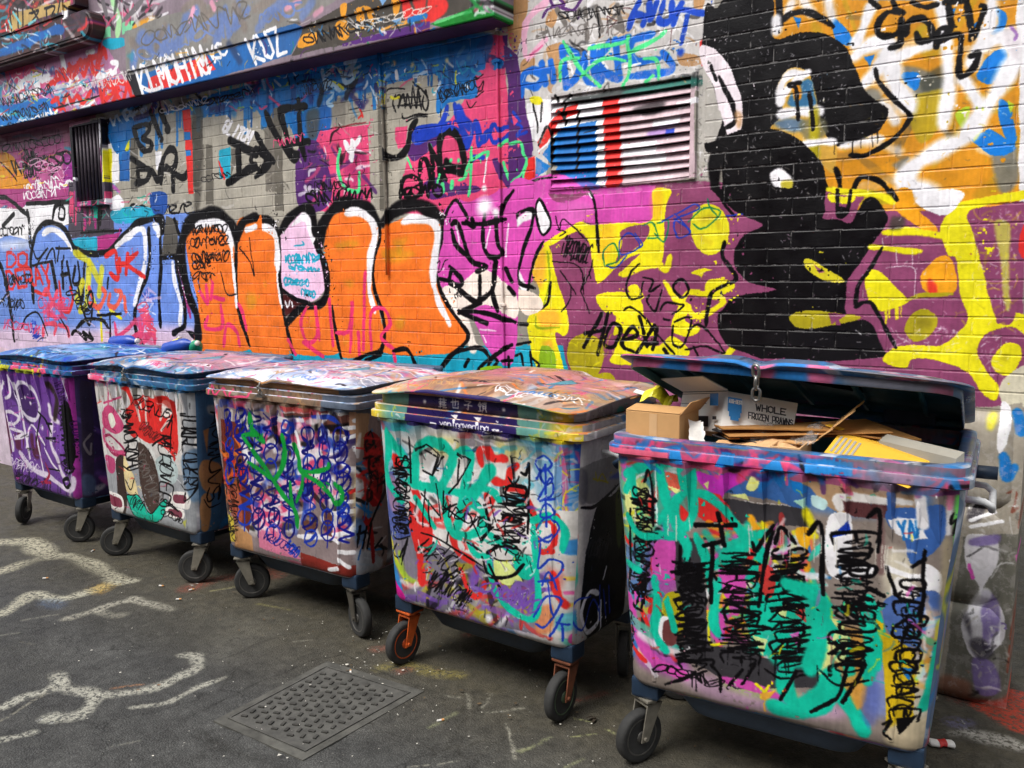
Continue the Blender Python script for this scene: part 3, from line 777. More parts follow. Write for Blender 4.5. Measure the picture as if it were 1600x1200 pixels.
# orange letters
CW.view(400, 300, 4, wk=1.3).run('''
f M : 1160,150 1250,45 1330,60 1450,20 1620,60 1620,1010 1470,1010 1340,760 1320,860 1170,600 1150,540 1120,450 1170,250
f #f0e4d8 : 1170,600 1300,560 1420,480 1620,640 1620,790 1440,700 1300,800 1340,965 1400,965 1320,880 1240,740
s #f0e4d8 46 : 1310,800 1360,980
f O : 430,300 460,180 540,110 640,105 740,190 762,270 722,400 732,600 772,740 800,900 780,960 740,1000 530,1020 490,740 440,700 425,480
f O : 200,860 280,760 400,700 495,760 520,1000 230,1000
f O : 785,235 880,180 1000,145 1110,175 1155,260 1122,460 1132,560 1202,720 1325,860 1300,955 1240,1005 800,1005 795,780 740,560 738,420
f O : -120,200 0,175 70,200 132,270 142,500 152,680 202,840 235,1000 -20,1000 -100,700
f #f0c6e2 : 150,300 200,200 300,118 362,160 372,320 432,450 436,600 352,685 260,665 158,592
f W : 225,215 300,125 358,160 368,340 330,260 300,190
F #4a1a1a : 158,610 260,680 305,700 190,775
s W 10 : 185,680 200,720 215,680; 225,690 230,720; 260,690 280,690
f o .4,14 : 500,320 620,300 640,340 520,360; 540,560 620,550 600,600; 850,300 960,280 900,400; 870,790 930,780 920,860 880,850; 540,920 580,930 560,960; 330,770 370,790 340,820; 800,350 1000,380 900,440 800,420; 30,560 70,560 60,600
s K 44 : -10,160 80,182 140,260
s K 22 : 150,265 152,560 190,830 232,1000
s K 46 : 150,250 210,165 300,100 352,138 372,260
s K 60 : 395,360 418,210 500,95 600,70 700,110 762,195
s K 22 : 770,200 772,300 732,420 742,600 802,800 795,960 740,1020
s K 38 : 375,320 432,460 444,620 402,700 280,730 190,825
s K 20 : 160,600 250,672 330,692
s K 18 : 480,710 502,900 545,1060
s K 66 : 800,190 880,110 1000,80 1100,120 1152,190
s K 22 : 1162,150 1164,260 1122,450 1152,600 1222,740 1322,880 1292,960 1200,1040 1150,1110
s W 38 : -10,215 80,230 126,290 136,480
s W 14 : 136,470 140,600 165,720
s W 40 : 565,132 640,122 728,190 742,280 712,420 708,560
s W 28 : 708,540 716,640 745,750
s W 44 : 920,188 1010,165 1108,192 1138,260 1110,450 1110,590
s W 34 : 1110,580 1150,700 1212,832
s #e6386c 20 : 320,720 282,820 322,940 382,900 372,720 400,930; 460,670 482,960; 500,880 582,862 602,690 592,1000; 682,500 672,980; 722,980 720,760 800,730 842,820 782,900 860,980; 200,920 250,1010; 300,940 420,1030; 640,880 650,1050; 870,1060 860,1000
g C 9 : 180,420 390,420 50 10 3
g C 9 : 210,470 400,490 26 7 4
g C 9 : 180,560 330,570 44 8 5
g C 9 : 280,630 370,640 40 5 6
s C 8 : 240,340 300,330 290,310
s K 20 : 620,1050 700,1012 790,1000; 860,995 950,990 1005,1090; 1160,1100 1260,1002 1400,972 1465,1040; 1390,1120 1440,1062 1600,952; 1310,1090 1330,1050; 690,1050 780,1020
s K 16 : 1450,1090 1480,1040 1510,1060 1480,1100; 1540,1060 1600,1050; 1580,1030 1580,1110
f #90c020 : 1410,1100 1530,1090 1540,1150 1420,1150
s K 24 : 1222,200 1262,202 1332,402 1372,440 1252,332 1222,232; 1350,160 1362,222 1312,182; 1290,192 1420,202 1562,170; 1432,140 1420,302 1452,402 1502,412; 1502,160 1512,302 1542,382 1482,422; 1372,440 1442,470 1382,492; 1210,462 1282,542 1282,582 1212,562 1222,482; 1402,520 1382,682 1232,572; 1382,690 1482,602 1492,440; 1502,440 1482,622 1512,742; 1562,480 1600,562
s K 24 : 1270,752 1402,690; 1270,742 1442,822; 1300,742 1422,752 1620,812; 1580,602 1612,642
s W 10,.8 : 1250,210 1270,320; 1470,220 1440,350; 1580,200 1560,400
s K 18 : 1170,172 1250,50 1322,160; 1530,160 1562,60 1612,-10; 1150,540 1230,560
b W 58 : 1430,92
b W 28 : 1500,130
s K 5 : 1130,440 1150,430 1140,500 1160,480 1180,430 1200,420
s l 8 : 1400,860 1500,870; 1420,900 1440,940
g K 4 : 1240,650 1300,620 40 5 8
''')
# blue letters, far left
CW.view(0, 300, 4, wk=1.3).run('''
F #a8407e : -20,-20 430,-20 430,60 170,70 130,110 -20,70
F W : -20,100 130,110 170,75 430,62 430,200 300,260 200,330 -20,330
F #4c4450 : 430,-60 705,-60 715,270 430,290
d P 20 : 440,10 700,10 9 260 12
d #b0307c 18 : 500,10 620,10 6 240 13
d K 22 : 610,0 680,0 5 250 14
F T : 585,90 612,90 612,160 588,160
f C : 450,300 600,285 620,360 520,380 470,340; 700,120 830,90 1000,110 960,180 850,190 720,190
F #b0307c : 610,280 760,250 700,350 610,370
f W : 700,40 750,20 780,80 730,120 690,100
f #224e9c : 940,10 1040,10 1030,140 960,130
F D : 1040,150 1115,180 1110,400 1010,400
f L : -20,330 190,300 205,290 260,225 330,208 400,250 460,340 520,385 610,392 690,372 780,300 850,220 910,190 965,170 1000,190 1012,400 1095,425 1112,560 1155,760 1235,960 -20,960
f #e8c8dc .9,24 : -20,850 400,860 800,840 1230,850 1260,1000 -20,1000
f W .7,20 : 10,310 170,300 180,350 20,360
s K 26 : 90,930 62,700 22,500 -10,440
s K 24 : 190,340 186,200 172,120
s K 26 : 212,690 196,480 202,350 242,230 320,190 402,230 452,320 502,410
s K 30 : 460,350 530,378 620,385 700,355 772,275 860,195 962,165
s K 40 : 960,170 1015,175 1015,250
s K 26 : 932,230 932,480 872,640 842,780 862,900 895,960
s K 24 : 1002,200 1006,480 996,700 1006,840
s K 28 : 1010,412 1100,412 1112,520 1152,700 1152,840 1085,885 1200,890 1250,950
s K 20 : 1090,170 1120,260
s K 14 : 510,255 760,240
s W 30 : 272,260 332,235 400,280 448,360
s W 32 : 728,345 800,282 870,232 906,262 906,450 872,580 842,700
s W 34 : 960,205 988,232 992,272
s W 28 : 1082,440 1092,560 1132,700 1126,830
c K 14 : 380,90 405,110 400,170 370,160
s K 22 : 170,72 430,62; 0,30 60,50 170,140; 330,170 350,90 430,60; 20,210 90,140
t R 18 : 40,470 180,470 90 DO
t R 18 : 55,610 330,560 110 DERAY .15
s R 26 : 660,400 720,370 730,430 740,540 690,510; 750,420 750,490; 735,450 780,450; 800,390 790,510; 860,380 800,450 905,530
s K 12 : 205,360 240,420 300,350; 260,400 230,470 ; 290,420 330,350 350,440; 350,350 440,355; 370,340 360,430; 395,430 400,400; 200,460 330,430
s K 20 : 390,440 395,600; 385,520 430,510; 420,440 450,600 ; 470,470 460,570 500,560 490,440; 530,440 520,620 500,740
s K 30 : 325,440 355,610
s R 20 : 220,620 290,640 310,560; 440,600 455,670 430,750 390,720 370,560
s #e8506c 24 : 270,640 290,610 330,680 360,620 ; 300,720 340,700 390,730 430,730; 340,780 300,760 ; 270,900 280,830 350,830 340,890 ; 370,830 420,850 430,900
n P 14 : 280,700 400,800 26 5
s Y 40,.8 : 470,380 560,440 620,560; 560,430 540,700 500,740; 640,480 620,640 ; 520,560 480,680
s Y 16 : 630,780 640,930; 690,740 760,790; 580,640 620,760
s #e8604c 26 : 560,690 620,720 660,640 640,600; 690,640 680,700 720,720 760,640 720,610 ; 780,660 790,740 ; 560,600 580,660
c K 14 : 570,620 585,680 565,720 550,670
s K 14 : 490,600 520,740 560,830 580,730; 680,540 672,600; 610,770 760,760; 690,760 690,920
s K 18 : 480,850 540,800 640,800 680,850 ; 450,890 480,870 540,920 520,880 580,920 560,880
s P 24 : 720,820 740,900 840,820 ; 880,800 880,900 920,760 940,860 ; 900,940 960,880 970,940 ; 800,920 870,890
n P 18 : 860,780 950,940 14 6
n lWb 16,.7 : 900,620 970,760 18 7
s l 40,.9,.5 : 1230,830 1280,870 1330,900
s P 22 : 1220,900 1300,890 1380,890; 1240,930 1350,930
s #b03a80 20 : 1120,470 1150,600 1190,780
f #c8b8c8 : 1100,900 1160,870 1200,930 1130,950
g K 6 : 20,690 150,700 70 6 9
s K 10 : 0,700 40,640 ; 130,860 170,780 240,760 300,900 ; 380,790 420,860 430,900
g b 6 : 205,800 230,910 40 5 2
g W 7 : 140,20 370,0 50 8 3
g K 8 : 0,250 150,240 50 7 7
f O : 1165,260 1230,205 1330,178 1420,218 1462,330 1472,560 1492,760 1562,980 1235,980 1242,720 1180,450
f O : 1480,320 1520,225 1600,195 1640,200 1640,990 1570,960 1500,760 1484,560
s K 66 : 1155,560 1132,380 1162,235 1240,155 1340,140 1430,190 1472,290
s K 50 : 1135,400 1180,640 1232,780 1240,930
s K 22 : 1480,290 1476,560 1492,740 1562,960
s K 46 : 1480,300 1520,190 1600,150
s W 44 : 1235,208 1330,192 1415,230 1446,330
s W 20 : 1446,330 1460,480 1470,600 1480,720
s W 30 : 1540,235 1600,215
g K 8 : 1200,235 1420,230 60 8 11
g K 8 : 1190,320 1430,300 60 8 12
g K 8 : 1200,410 1430,400 60 9 13
g K 7 : 1205,460 1320,450 50 5 14
g K 7 : 1215,520 1340,530 50 5 15
s K 7 : 1240,540 1250,610; 1380,500 1420,640 1480,640; 1500,350 1560,430 1590,520 1560,290
s #e6386c 22 : 1250,620 1300,700 1290,580; 1330,570 1320,670; 1340,660 1400,670; 1300,780 1290,850 1390,840 1380,700 ; 1400,960 1420,830 1480,870 1500,960; 1490,700 1520,760 1540,860
f o .4,14 : 1540,640 1600,640 1600,720 1550,730
''')
# plinth stones at the right foot of the wall: pale figure, drips
CW.view(1440, 600, 2).run('''
F #9c9486 : -40,90 320,60 330,1100 -40,1100
F #6c6a60 : 130,470 320,470 320,1010 60,1010
f #d8d4d8 : 140,470 230,480 240,560 190,640 250,700 260,800 200,850 150,830 130,740 180,640 140,560
f #7a68a0 .9,3 : 150,480 240,470 235,500 160,500; 190,640 240,680 240,780 200,830 190,760; 160,850 230,870 240,960 180,960
f #2a2630 .8,4 : 150,800 190,790 230,840 180,850; 130,720 150,700 160,800; 150,360 200,360 190,420 150,420
f W .8,3 : 150,690 190,630 220,660 160,720; 210,800 250,770 250,820
s M 10 : 150,560 160,600; 300,540 310,570; 295,720 300,740
s W 12 : 160,420 230,400; 160,440 250,430; 150,380 180,350
s B 30 : 255,220 270,290 290,260; 300,90 310,150
f W : 250,60 280,80 270,180 240,210
f Y .7,4 : 210,90 235,90 225,140 205,130
s #8a5040 6 : 270,340 300,340 280,400 310,380 300,450; 280,820 270,900; 290,700 280,800
f #d04030 .8,6 : 130,980 240,990 300,930 330,900 330,1060 200,1010
n WKDSG 8,.6 : 150,350 320,960 60 77
f #a06048 .6,6 : 70,900 160,930 130,990 60,960
''')
# the ledge above: a long painted fascia with a grey sheet set on top of it
CL = Canvas(-9.2, -2.4, 2.7, 4.6, .003, '#8a7a84')
CL.view(0, 0, 4, lmap, 1.35).run('''
F #b878a0 : -40,380 640,250 860,640 -40,880
n WPMUCSB 26,.8 : 0,430 640,800 130 61
f P .8,6 : 40,440 200,400 200,480 60,520
f #1a6cbc : -30,680 100,650 320,620 330,770 -30,880
n KWBC 14,.9 : 0,690 320,820 60 62
s W 40 : 100,560 200,480 240,560; 210,500 300,480 ; 380,330 400,440
s W 26 : 420,540 460,470 500,530; 540,330 580,320; 130,600 240,560
s R 26 : 340,520 360,470 420,500; 430,400 450,480 500,380 520,470 560,360 590,460 640,300 660,360; 420,440 640,330; 620,280 600,420; 300,530 400,470
s R 24 : 320,640 360,620 380,680 420,590 450,640 480,600 520,640 570,570
s R 28 : 620,520 640,620 660,540 720,560 640,640 ; 700,540 760,640 800,530 820,600 850,610; 660,510 800,520; 740,560 700,650
s W 24 : 600,480 640,440 620,500 690,440 ; 690,390 730,400 700,470; 640,460 720,450
s R 18 : 330,690 400,680 420,740 480,690; 520,700 560,650 600,680
s W 18 : 310,680 330,720 360,690 ; 440,720 520,680 590,630
s K 8 : 340,680 480,640 620,600
F #7ed0a0 : 640,170 690,165 690,230 640,240; 760,140 850,130 830,200 760,220
s #a8d8a0 40 : 700,0 740,120 730,220
f C : 645,250 760,235 780,280 700,310 650,290
f A .9,6 : 850,150 1000,110 980,200 860,230
n WSPK 22,.8 : 600,0 1000,160 40 63
s #6a6468 30 : 790,120 850,60 900,0 ; 640,0 660,90
F #87847f : 790,200 1020,110 1640,-60 1640,225 1340,330 880,465 800,480
s #6c82b8 56,.9,.4 : 840,420 870,280 900,230 960,330; 940,260 1060,200 1010,330 1100,290; 1180,80 1130,260 1100,290; 1240,60 1200,220; 1310,180 1400,120 1360,260
s #6c82b8 40,.9,.4 : 1420,60 1440,220; 1500,10 1470,180 1560,60
s #857a72 44,.9,.4 : 830,260 900,350; 1040,170 990,290; 1160,60 1250,10 1300,120; 1330,60 1290,240; 1480,40 1540,180
s #e8a0b8 30,.9,.4 : 1220,60 1200,130; 1330,20 1350,60
f C .5,10 : 800,350 850,320 840,400
F #1f66ae : 860,470 1340,330 1640,235 1640,400 900,625
F #17131a : 790,475 855,460 905,610 860,640
F R : 925,490 1290,345 1350,430 1240,480 930,585
t W 20 : 890,590 1320,450 170 KLMOHIM
b W 10 : 880,545
b W 10 : 1275,380
s W 18 : 1260,430 1290,460 1320,420
t W 16 : 1340,385 1430,330 80 KC
s #2a3a60 40,.7,.5 : 1440,280 1500,380
''')
CL.view(400, 0, 4, None, 1.3).run('''
F #87847f : -10,-60 640,-60 250,150 -10,220
s #6c82b8 50,.8,.4 : 20,180 120,60 200,20; 300,100 360,20
s #857a72 44,.8,.4 : 0,60 120,0; 150,120 260,40
s #e8a0b8 30,.8,.4 : 200,60 280,10
F #2b62a2 : -10,220 250,150 300,170 220,340 -10,410
t W 19 : -5,400 200,320 160 KUZ
F #4a443d : 290,175 640,0 920,-40 1350,-40 1330,60 1100,130 780,205 600,265 220,350 270,260
f #e89a28 : 500,150 565,130 580,230 520,245; 635,60 720,45 745,130 660,180 632,130; 860,-10 905,-10 895,80 865,95; 290,220 375,200 365,275 262,295; 540,40 580,30 570,110 545,110
f #7aa8d8 : 850,130 912,110 900,165; 940,110 1000,100 980,160; 780,0 830,0 800,40
f #d8d0c8 : 700,160 750,150 740,200; 620,200 660,190 650,240
s #e8a0b8 30,.7,.4 : 380,90 420,60
s #4a443d 24 : 630,150 720,140 ; 680,60 700,170 650,210
s R 52 : 930,-10 962,100 1022,60 1002,-10; 1040,-10 1042,95 1092,65 1102,-10; 1130,-10 1182,40 1080,112
s #e8a040 16 : 780,190 900,150 1000,130
s B 30 : 960,130 1060,100
F #0c7a24 : 1090,150 1340,50 1500,95 1500,180 1200,175
s #5cc070 14 : 1120,140 1340,70 ; 1370,20 1390,60
f W : 1360,0 1390,10 1380,40
n gPWK 20,.8 : 1340,-10 1520,90 20 66
F #58287a : 540,270 1090,130 1090,200 540,290
n KUgD 14,.8 : -10,400 800,260 10 67
''')
CL.view(0, 0, 4).run('''
g W 8 : 20,560 300,470 90 9 301
g K 7 : 10,640 330,560 60 12 302
g R 9 : 330,480 640,380 90 10 303
g B 8 : 20,780 330,690 60 12 304
g W 7 : 60,800 320,720 50 10 305
g K 7 : 10,740 300,660 50 12 306
g #d8d4d0 7 : 440,560 840,470 70 12 307
g #6c82b8 14 : 880,340 1500,130 120 9 309
g #6a645e 12 : 900,250 1560,60 110 9 310
n WKRPBCY 10,.85 : 0,430 820,720 150 311
n KWBSA 9,.8 : 840,430 1600,330 40 312
''')
CL.view(400, 0, 4).run('''
n KWASBD 12,.85 : 230,120 1100,200 60 313
g K 10 : 300,250 780,130 70 9 314
g #e8e0d8 6 : 620,160 1080,60 50 9 315
g #6c82b8 16 : 0,130 300,40 90 5 316
''')
CW.view(0, 0, 4, wmap, 1.2).run('''
n WKCPYb 9,.85 : 700,700 1600,560 60 321
g K 6 : 1210,660 1590,570 40 9 322
g W 6 : 1000,700 1300,620 40 8 323
n KWPYM 8,.8 : 0,900 420,1190 60 324
g K 6 : 20,930 380,870 60 9 325
g #e8b0d0 6 : 200,1000 400,1080 60 6 326
n KDGw 8,.7 : 840,1000 1180,1190 24 327
g K 5 : 1260,1130 1440,1080 40 6 328
''')
CW.view(400, 0, 4, wmap, 1.2).run('''
n WKCPYbN 9,.85 : 0,480 760,420 60 331
n WKYNC 8,.8 : 790,360 1400,540 46 332
g K 5 : 300,560 470,520 60 6 333
g K 5 : 1150,600 1400,520 70 8 334
g #1a3cb4 9 : 980,850 1300,760 60 7 335
g K 6 : 320,1180 560,1150 60 7 336
g P 7 : 100,900 300,860 50 6 337
n PUKD 9,.8 : 320,980 700,1180 30 338
n KDGw 8,.6 : 500,640 760,1180 20 339
''')
CW.view(0, 300, 4, wmap, 1.2).run('''
n KWPT 8,.8 : 430,20 1010,160 50 341
g K 8 : 20,560 200,540 60 8 342
g P 9 : 240,690 430,690 70 6 343
g K 7 : 440,620 560,760 60 6 344
g #e8506c 8 : 880,700 960,900 60 7 345
g b 5 : 200,860 260,930 40 5 346
g P 8 : 20,820 240,860 60 7 347
n KlWP 7,.7 : 0,600 840,940 50 348
''')
CW.view(800, 0, 4, wmap).run('''
n WKSDt 9,.8 : 60,60 1160,520 80 351
g K 7 : 300,100 700,60 60 9 352
g #7a7470 9 : 180,200 700,180 90 9 353
''')
CW.view(1100, 0, 3.2, wmap).run('''
n W 2.5,.8 : 20,20 740,700 240 361
n WSG 3,.8 : 100,700 600,1000 90 362
n WDoA 5,.5 : 700,400 1560,930 90 363
''')
CW.view(800, 300, 4, wmap).run('''
n WSl 3,.7 : 200,100 1300,1100 120 371
n YYo 10,.6 : 360,900 640,1180 30 372
''')
CW.view(1200, 300, 4, wmap).run('''
n WSl 4,.7 : 20,20 1600,1100 160 381
n YoY 14,.4 : 1080,120 1560,900 50 382
''')
IM_WALL = CW.image('wall_paint', .65); IM_LEDGE = CL.image('ledge_paint', .55)
M_WALL = painted_world('wall_paint', IM_WALL, CW, .36, .45)
M_JOINT = painted_world('joint_paint', IM_WALL, CW, .6, .6, joint=.2)
M_LEDGE = painted_world('ledge_paint', IM_LEDGE, CL, .5, .3)
# ---------------------------------------------------------------- ground
GX0, GX1, GY0, GY1 = -8.0, 1.5, 0.6, 4.0
CG = Canvas(GX0, GX1, GY0, GY1, .004, '#ffffff', alpha=True)
def gmap(x, y):
    p = at(x, y, 2, 0); return p[0], p[1]
CG.view(0, 760, 2.728, gmap).run('''
s #dcd6c2 25,.85,.45 : -10,240 60,236 130,240 170,270 210,300
s #dcd6c2 22,.85,.45 : -10,370 80,335 200,305 290,300 380,330 460,375 500,400
s #d6d2c2 21,.85,.45 : 570,400 480,415 400,440 300,470 230,480 150,455 80,500 -10,550
f #5b6f94 .5,6 : 180,480 280,490 260,520 170,510
s #c4c0b6 18,.8,.45 : 280,565 380,535 470,505 550,488; 560,478 620,500 730,528; 420,530 480,550 520,545
s #cac8c0 25,.85,.45 : 770,715 830,720 840,770 760,810 680,850 560,880 420,890
s #cac8c0 24,.85,.45 : -10,950 100,900 200,870 270,830
s #cac8c0 29,.85,.45 : 240,800 280,860 400,885 370,960 300,985 200,990
s #cac8c0 15,.8,.45 : 960,815 860,850 780,890 700,925 560,945
s #cac8c0 21,.75,.45 : -10,1085 60,1070 150,1045
s #9a968c 8,.7 : 0,1000 120,930 220,860
s #b9b6ac 6,.3,.6 : 480,1105 600,1080; 100,570 250,545; 0,635 70,625; 1250,660 1330,655; 900,445 1000,430; 80,665 140,672
f #c9a24a .6,6 : 380,430 460,410 480,430 420,460
s #b0584a 24,.45,.6 : 790,440 900,400 1000,385; 1130,360 1180,380
s #b08060 8,.6 : 480,860 600,845
s #b8b070 6,.3,.6 : 1100,500 1230,525; 900,445 1010,425
''')
CG.view(500, 900, 3.478).run('''
s #c8b860 40,.35,.7 : 480,480 600,520 760,540; 340,500 460,480
s #c87868 30,.35,.7 : 310,400 380,390; 430,520 470,510
s #d0ccc0 10,.35,.7 : 680,650 760,660; 790,640 810,720; 880,720 930,640; 910,750 1100,720
s #c8cca0 14,.3,.7 : 600,820 680,780 750,745; 1100,960 1250,880 ; 1330,1040 1420,990 ; 1080,950 1140,940
s #d0ccc0 8,.4,.6 : 1010,800 1050,900 1070,1000; 1030,850 1060,1000; 480,1040 590,1035 ; 640,1030 740,1010
s #d8dca0 6,.5 : 1380,775 1470,795; 1550,830 1600,860; 1360,880 1500,860
s #a04038 20,.35,.7 : 800,320 860,310; 1400,680 1560,640
''')
CG.view(300, 980, 3.81).run('''
s #1c1b18 7,.6,.5 : 0,520 100,480 240,410 400,325 560,265 700,205 830,180 900,165
s #1c1b18 6,.45,.5 : 150,190 280,150 400,90 520,60
s #1c1b18 6,.45,.5 : 900,165 1050,230 1200,300 1420,380 1500,390
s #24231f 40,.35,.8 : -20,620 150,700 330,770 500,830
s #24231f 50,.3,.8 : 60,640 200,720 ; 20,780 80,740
s #1c1b18 5,.4,.5 : 700,790 900,760 1100,700 1300,640
f #8d8b84 .12,16 : -300,20 150,180 420,80 500,40 300,-40 -100,-60
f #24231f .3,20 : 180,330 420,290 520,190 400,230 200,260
''')
CG.view(0, 760, 2.728).run('''
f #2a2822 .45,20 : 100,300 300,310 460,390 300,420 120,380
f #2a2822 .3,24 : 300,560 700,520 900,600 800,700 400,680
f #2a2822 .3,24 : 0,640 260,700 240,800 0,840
f #8d8b84 .12,20 : 860,560 1250,560 1100,720 880,740
''')
CG.view(1440, 600, 2).run('''
f #c8442e .85,4 : 160,985 330,930 330,1090 220,1045
f #d8d4d0 .7,6 : 130,1080 220,1090 330,1130 330,1150 180,1120
f #7a76a0 .5,5 : 70,1040 160,1050 150,1075 80,1070
f #d8d4d0 .5,5 : 60,1090 150,1070 130,1100
f #a03028 .5,8 : 60,960 160,990 120,1000
''')
IM_GROUND = CG.image('ground_marks')
m, nt_, bs = mat('asphalt'); M_ASPHALT = m
ge = N(nt_, 'ShaderNodeNewGeometry'); pos = ge.outputs['Position']
n1 = noise(nt_, 1.1, 6, .6, pos); n2 = noise(nt_, 60, 4, .7, pos); n3 = noise(nt_, 6, 6, .65, pos)
vo = N(nt_, 'ShaderNodeTexVoronoi'); vo.inputs['Scale'].default_value = 130; nt_.links.new(pos, vo.inputs['Vector'])
base = ramp(nt_, n1.outputs[0], [(.3, (.052, .052, .050)), (.7, (.094, .094, .089))]).outputs[0]
agg = ramp(nt_, vo.outputs['Distance'], [(.0, 1.7), (.5, .62)]).outputs[0]
base = mix(nt_, .75, base, agg, 'MULTIPLY')
vo2 = N(nt_, 'ShaderNodeTexVoronoi', feature='DISTANCE_TO_EDGE'); vo2.inputs['Scale'].default_value = 1.7
wp = noise(nt_, 3, 4, .6, pos); wv_ = N(nt_, 'ShaderNodeVectorMath', operation='MULTIPLY_ADD'); wv_.inputs[1].default_value = (.5, .5, .5); nt_.links.new(wp.outputs[1], wv_.inputs[0]); nt_.links.new(pos, wv_.inputs[2]); nt_.links.new(wv_.outputs[0], vo2.inputs['Vector'])
crk = ramp(nt_, vo2.outputs['Distance'], [(.0, .35), (.012, 1.0)]).outputs[0]
base = mix(nt_, .8, base, crk, 'MULTIPLY')
n5 = noise(nt_, 18, 6, .75, pos); base = mix(nt_, .9, base, ramp(nt_, n5.outputs[0], [(.3, .55), (.7, 1.35)]).outputs[0], 'MULTIPLY')
patchy = ramp(nt_, n3.outputs[0], [(.35, .62), (.62, 1.12)]).outputs[0]
base = mix(nt_, .8, base, patchy, 'MULTIPLY')
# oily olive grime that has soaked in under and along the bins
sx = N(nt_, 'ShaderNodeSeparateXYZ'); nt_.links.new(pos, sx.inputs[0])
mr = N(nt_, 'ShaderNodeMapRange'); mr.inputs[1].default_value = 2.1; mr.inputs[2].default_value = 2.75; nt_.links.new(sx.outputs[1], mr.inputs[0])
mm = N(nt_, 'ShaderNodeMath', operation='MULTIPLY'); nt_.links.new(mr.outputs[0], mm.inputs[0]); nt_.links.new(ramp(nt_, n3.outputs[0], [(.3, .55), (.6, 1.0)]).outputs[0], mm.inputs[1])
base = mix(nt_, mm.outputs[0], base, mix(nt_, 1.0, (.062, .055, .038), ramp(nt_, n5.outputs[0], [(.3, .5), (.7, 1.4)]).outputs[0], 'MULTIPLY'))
ns = noise(nt_, 34, 3, .6, pos); sp = ramp(nt_, ns.outputs[0], [(.70, 0), (.76, .5)]).outputs[0]
base = mix(nt_, sp, base, (.24, .23, .2))
cx = N(nt_, 'ShaderNodeCombineXYZ')
for k, (lo, hi) in enumerate(((GX0, GX1), (GY0, GY1))):
    r_ = N(nt_, 'ShaderNodeMapRange', clamp=False); r_.inputs[1].default_value = lo; r_.inputs[2].default_value = hi
    nt_.links.new(sx.outputs[k], r_.inputs[0]); nt_.links.new(r_.outputs[0], cx.inputs[k])
ti = N(nt_, 'ShaderNodeTexImage', extension='CLIP', interpolation='Cubic'); ti.image = IM_GROUND; nt_.links.new(cx.outputs[0], ti.inputs[0])
wear = ramp(nt_, noise(nt_, 45, 5, .75, pos).outputs[0], [(.43, .05), (.52, 1)]).outputs[0]
wm = N(nt_, 'ShaderNodeMath', operation='MULTIPLY'); nt_.links.new(ti.outputs[1], wm.inputs[0]); nt_.links.new(wear, wm.inputs[1])
base = mix(nt_, wm.outputs[0], base, mix(nt_, 1.0, ti.outputs[0], (.62, .62, .57), 'MULTIPLY'))
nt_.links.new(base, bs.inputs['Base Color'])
nt_.links.new(ramp(nt_, n3.outputs[0], [(.3, .55), (.7, .85)]).outputs[0], bs.inputs['Roughness'])
bump(nt_, bs, mix(nt_, .5, n2.outputs[0], vo.outputs['Distance']), .8, .008); bs.inputs['Specular IOR Level'].default_value = .25

bm = bmesh.new()
xs = [-60, -8, -7, -6, -5, -4, -3.4] + [-3.2 + .1 * i for i in range(34)] + [.6, 1.5, 4, 60]; ys = [-40, -5, 0] + [.4 + .1 * i for i in range(36)] + [5, 12, 60]
gv = {}
r_ = random.Random(3)
COVER = (-2.49, 2.24, .30, .27)   # access cover: the ground has a pit for its frame
for i, x in enumerate(xs):
    for j, y in enumerate(ys):
        z = r_.uniform(-.004, .004) if -8 < x < 1.5 and .3 < y < 4 else 0
        gv[i, j] = bm.verts.new((x, y, z))
for i in range(len(xs) - 1):
    for j in range(len(ys) - 1): bm.faces.new((gv[i, j], gv[i + 1, j], gv[i + 1, j + 1], gv[i, j + 1]))
g = bm_obj('ground', bm, M_ASPHALT, smooth=True); g['kind'] = 'structure'

# access cover in the roadway, surveyed corners
CC = [at(510, 1045, 2, 0), at(636, 1085, 2, 0), at(478, 1174, 2, 0), at(362, 1124, 2, 0)]
M_IRON = plain('cover_iron', '#4a4945', .75, .05, .45, 14, .7, .006); M_CONC = plain('cover_surround', '#4b4a45', .9, 0, .5, 9, .9, .010); M_STUD = plain('cover_studs', '#383733', .7, .05, .4, 14, .5, .004)
cover = empty('access_cover', (0, 0, 0)); tag(cover, 'grey studded metal access cover set in concrete in the roadway', 'manhole cover')
cen = sum(CC) / 4
def ring_quad(s): return [cen + (c - cen) * s for c in CC]
def frame_mesh(name, so_, si, z0, z1, mt):
    bm = bmesh.new(); A = ring_quad(so_); B = ring_quad(si)
    for k in range(4):
        a, b, c, d = A[k], A[(k + 1) % 4], B[(k + 1) % 4], B[k]
        P = [Vector((*p[:2], z)) for z in (z0, z1) for p in (a, b, c, d)]
        f = hexa(bm, P)
    bmesh.ops.recalc_face_normals(bm, faces=bm.faces)
    return bm_obj(name, bm, mt, cover)
frame_mesh('concrete_surround', 1.20, 1.045, -.04, .0055, M_CONC)
frame_mesh('frame', 1.04, 1.012, -.04, .010, M_IRON)
bm = bmesh.new(); P = ring_quad(1.0); hexa(bm, [Vector((*p[:2], z)) for z in (-.04, .0075) for p in P]); bmesh.ops.recalc_face_normals(bm, faces=bm.faces)
plate = bm_obj('plate', bm, M_IRON, cover)
bm = bmesh.new()
for i in range(11):
    for j in range(9):
        u, v = (i + .8 + (.5 if j % 2 else 0)) / 12.2, (j + .8) / 9.6
        c = (P[3] * (1 - u) + P[0] * u) * (1 - v) + (P[2] * (1 - u) + P[1] * u) * v
        M_ = Matrix.Translation((c[0], c[1], .009)) @ Matrix.Rotation(.3 + 1.57 * ((i + j) % 2), 4, 'Z')
        box(bm, -.013, .013, -.006, .006, -.004, .004, 0, M_)
st = bm_obj('studs', bm, M_STUD, cover); st['kind'] = 'stuff'

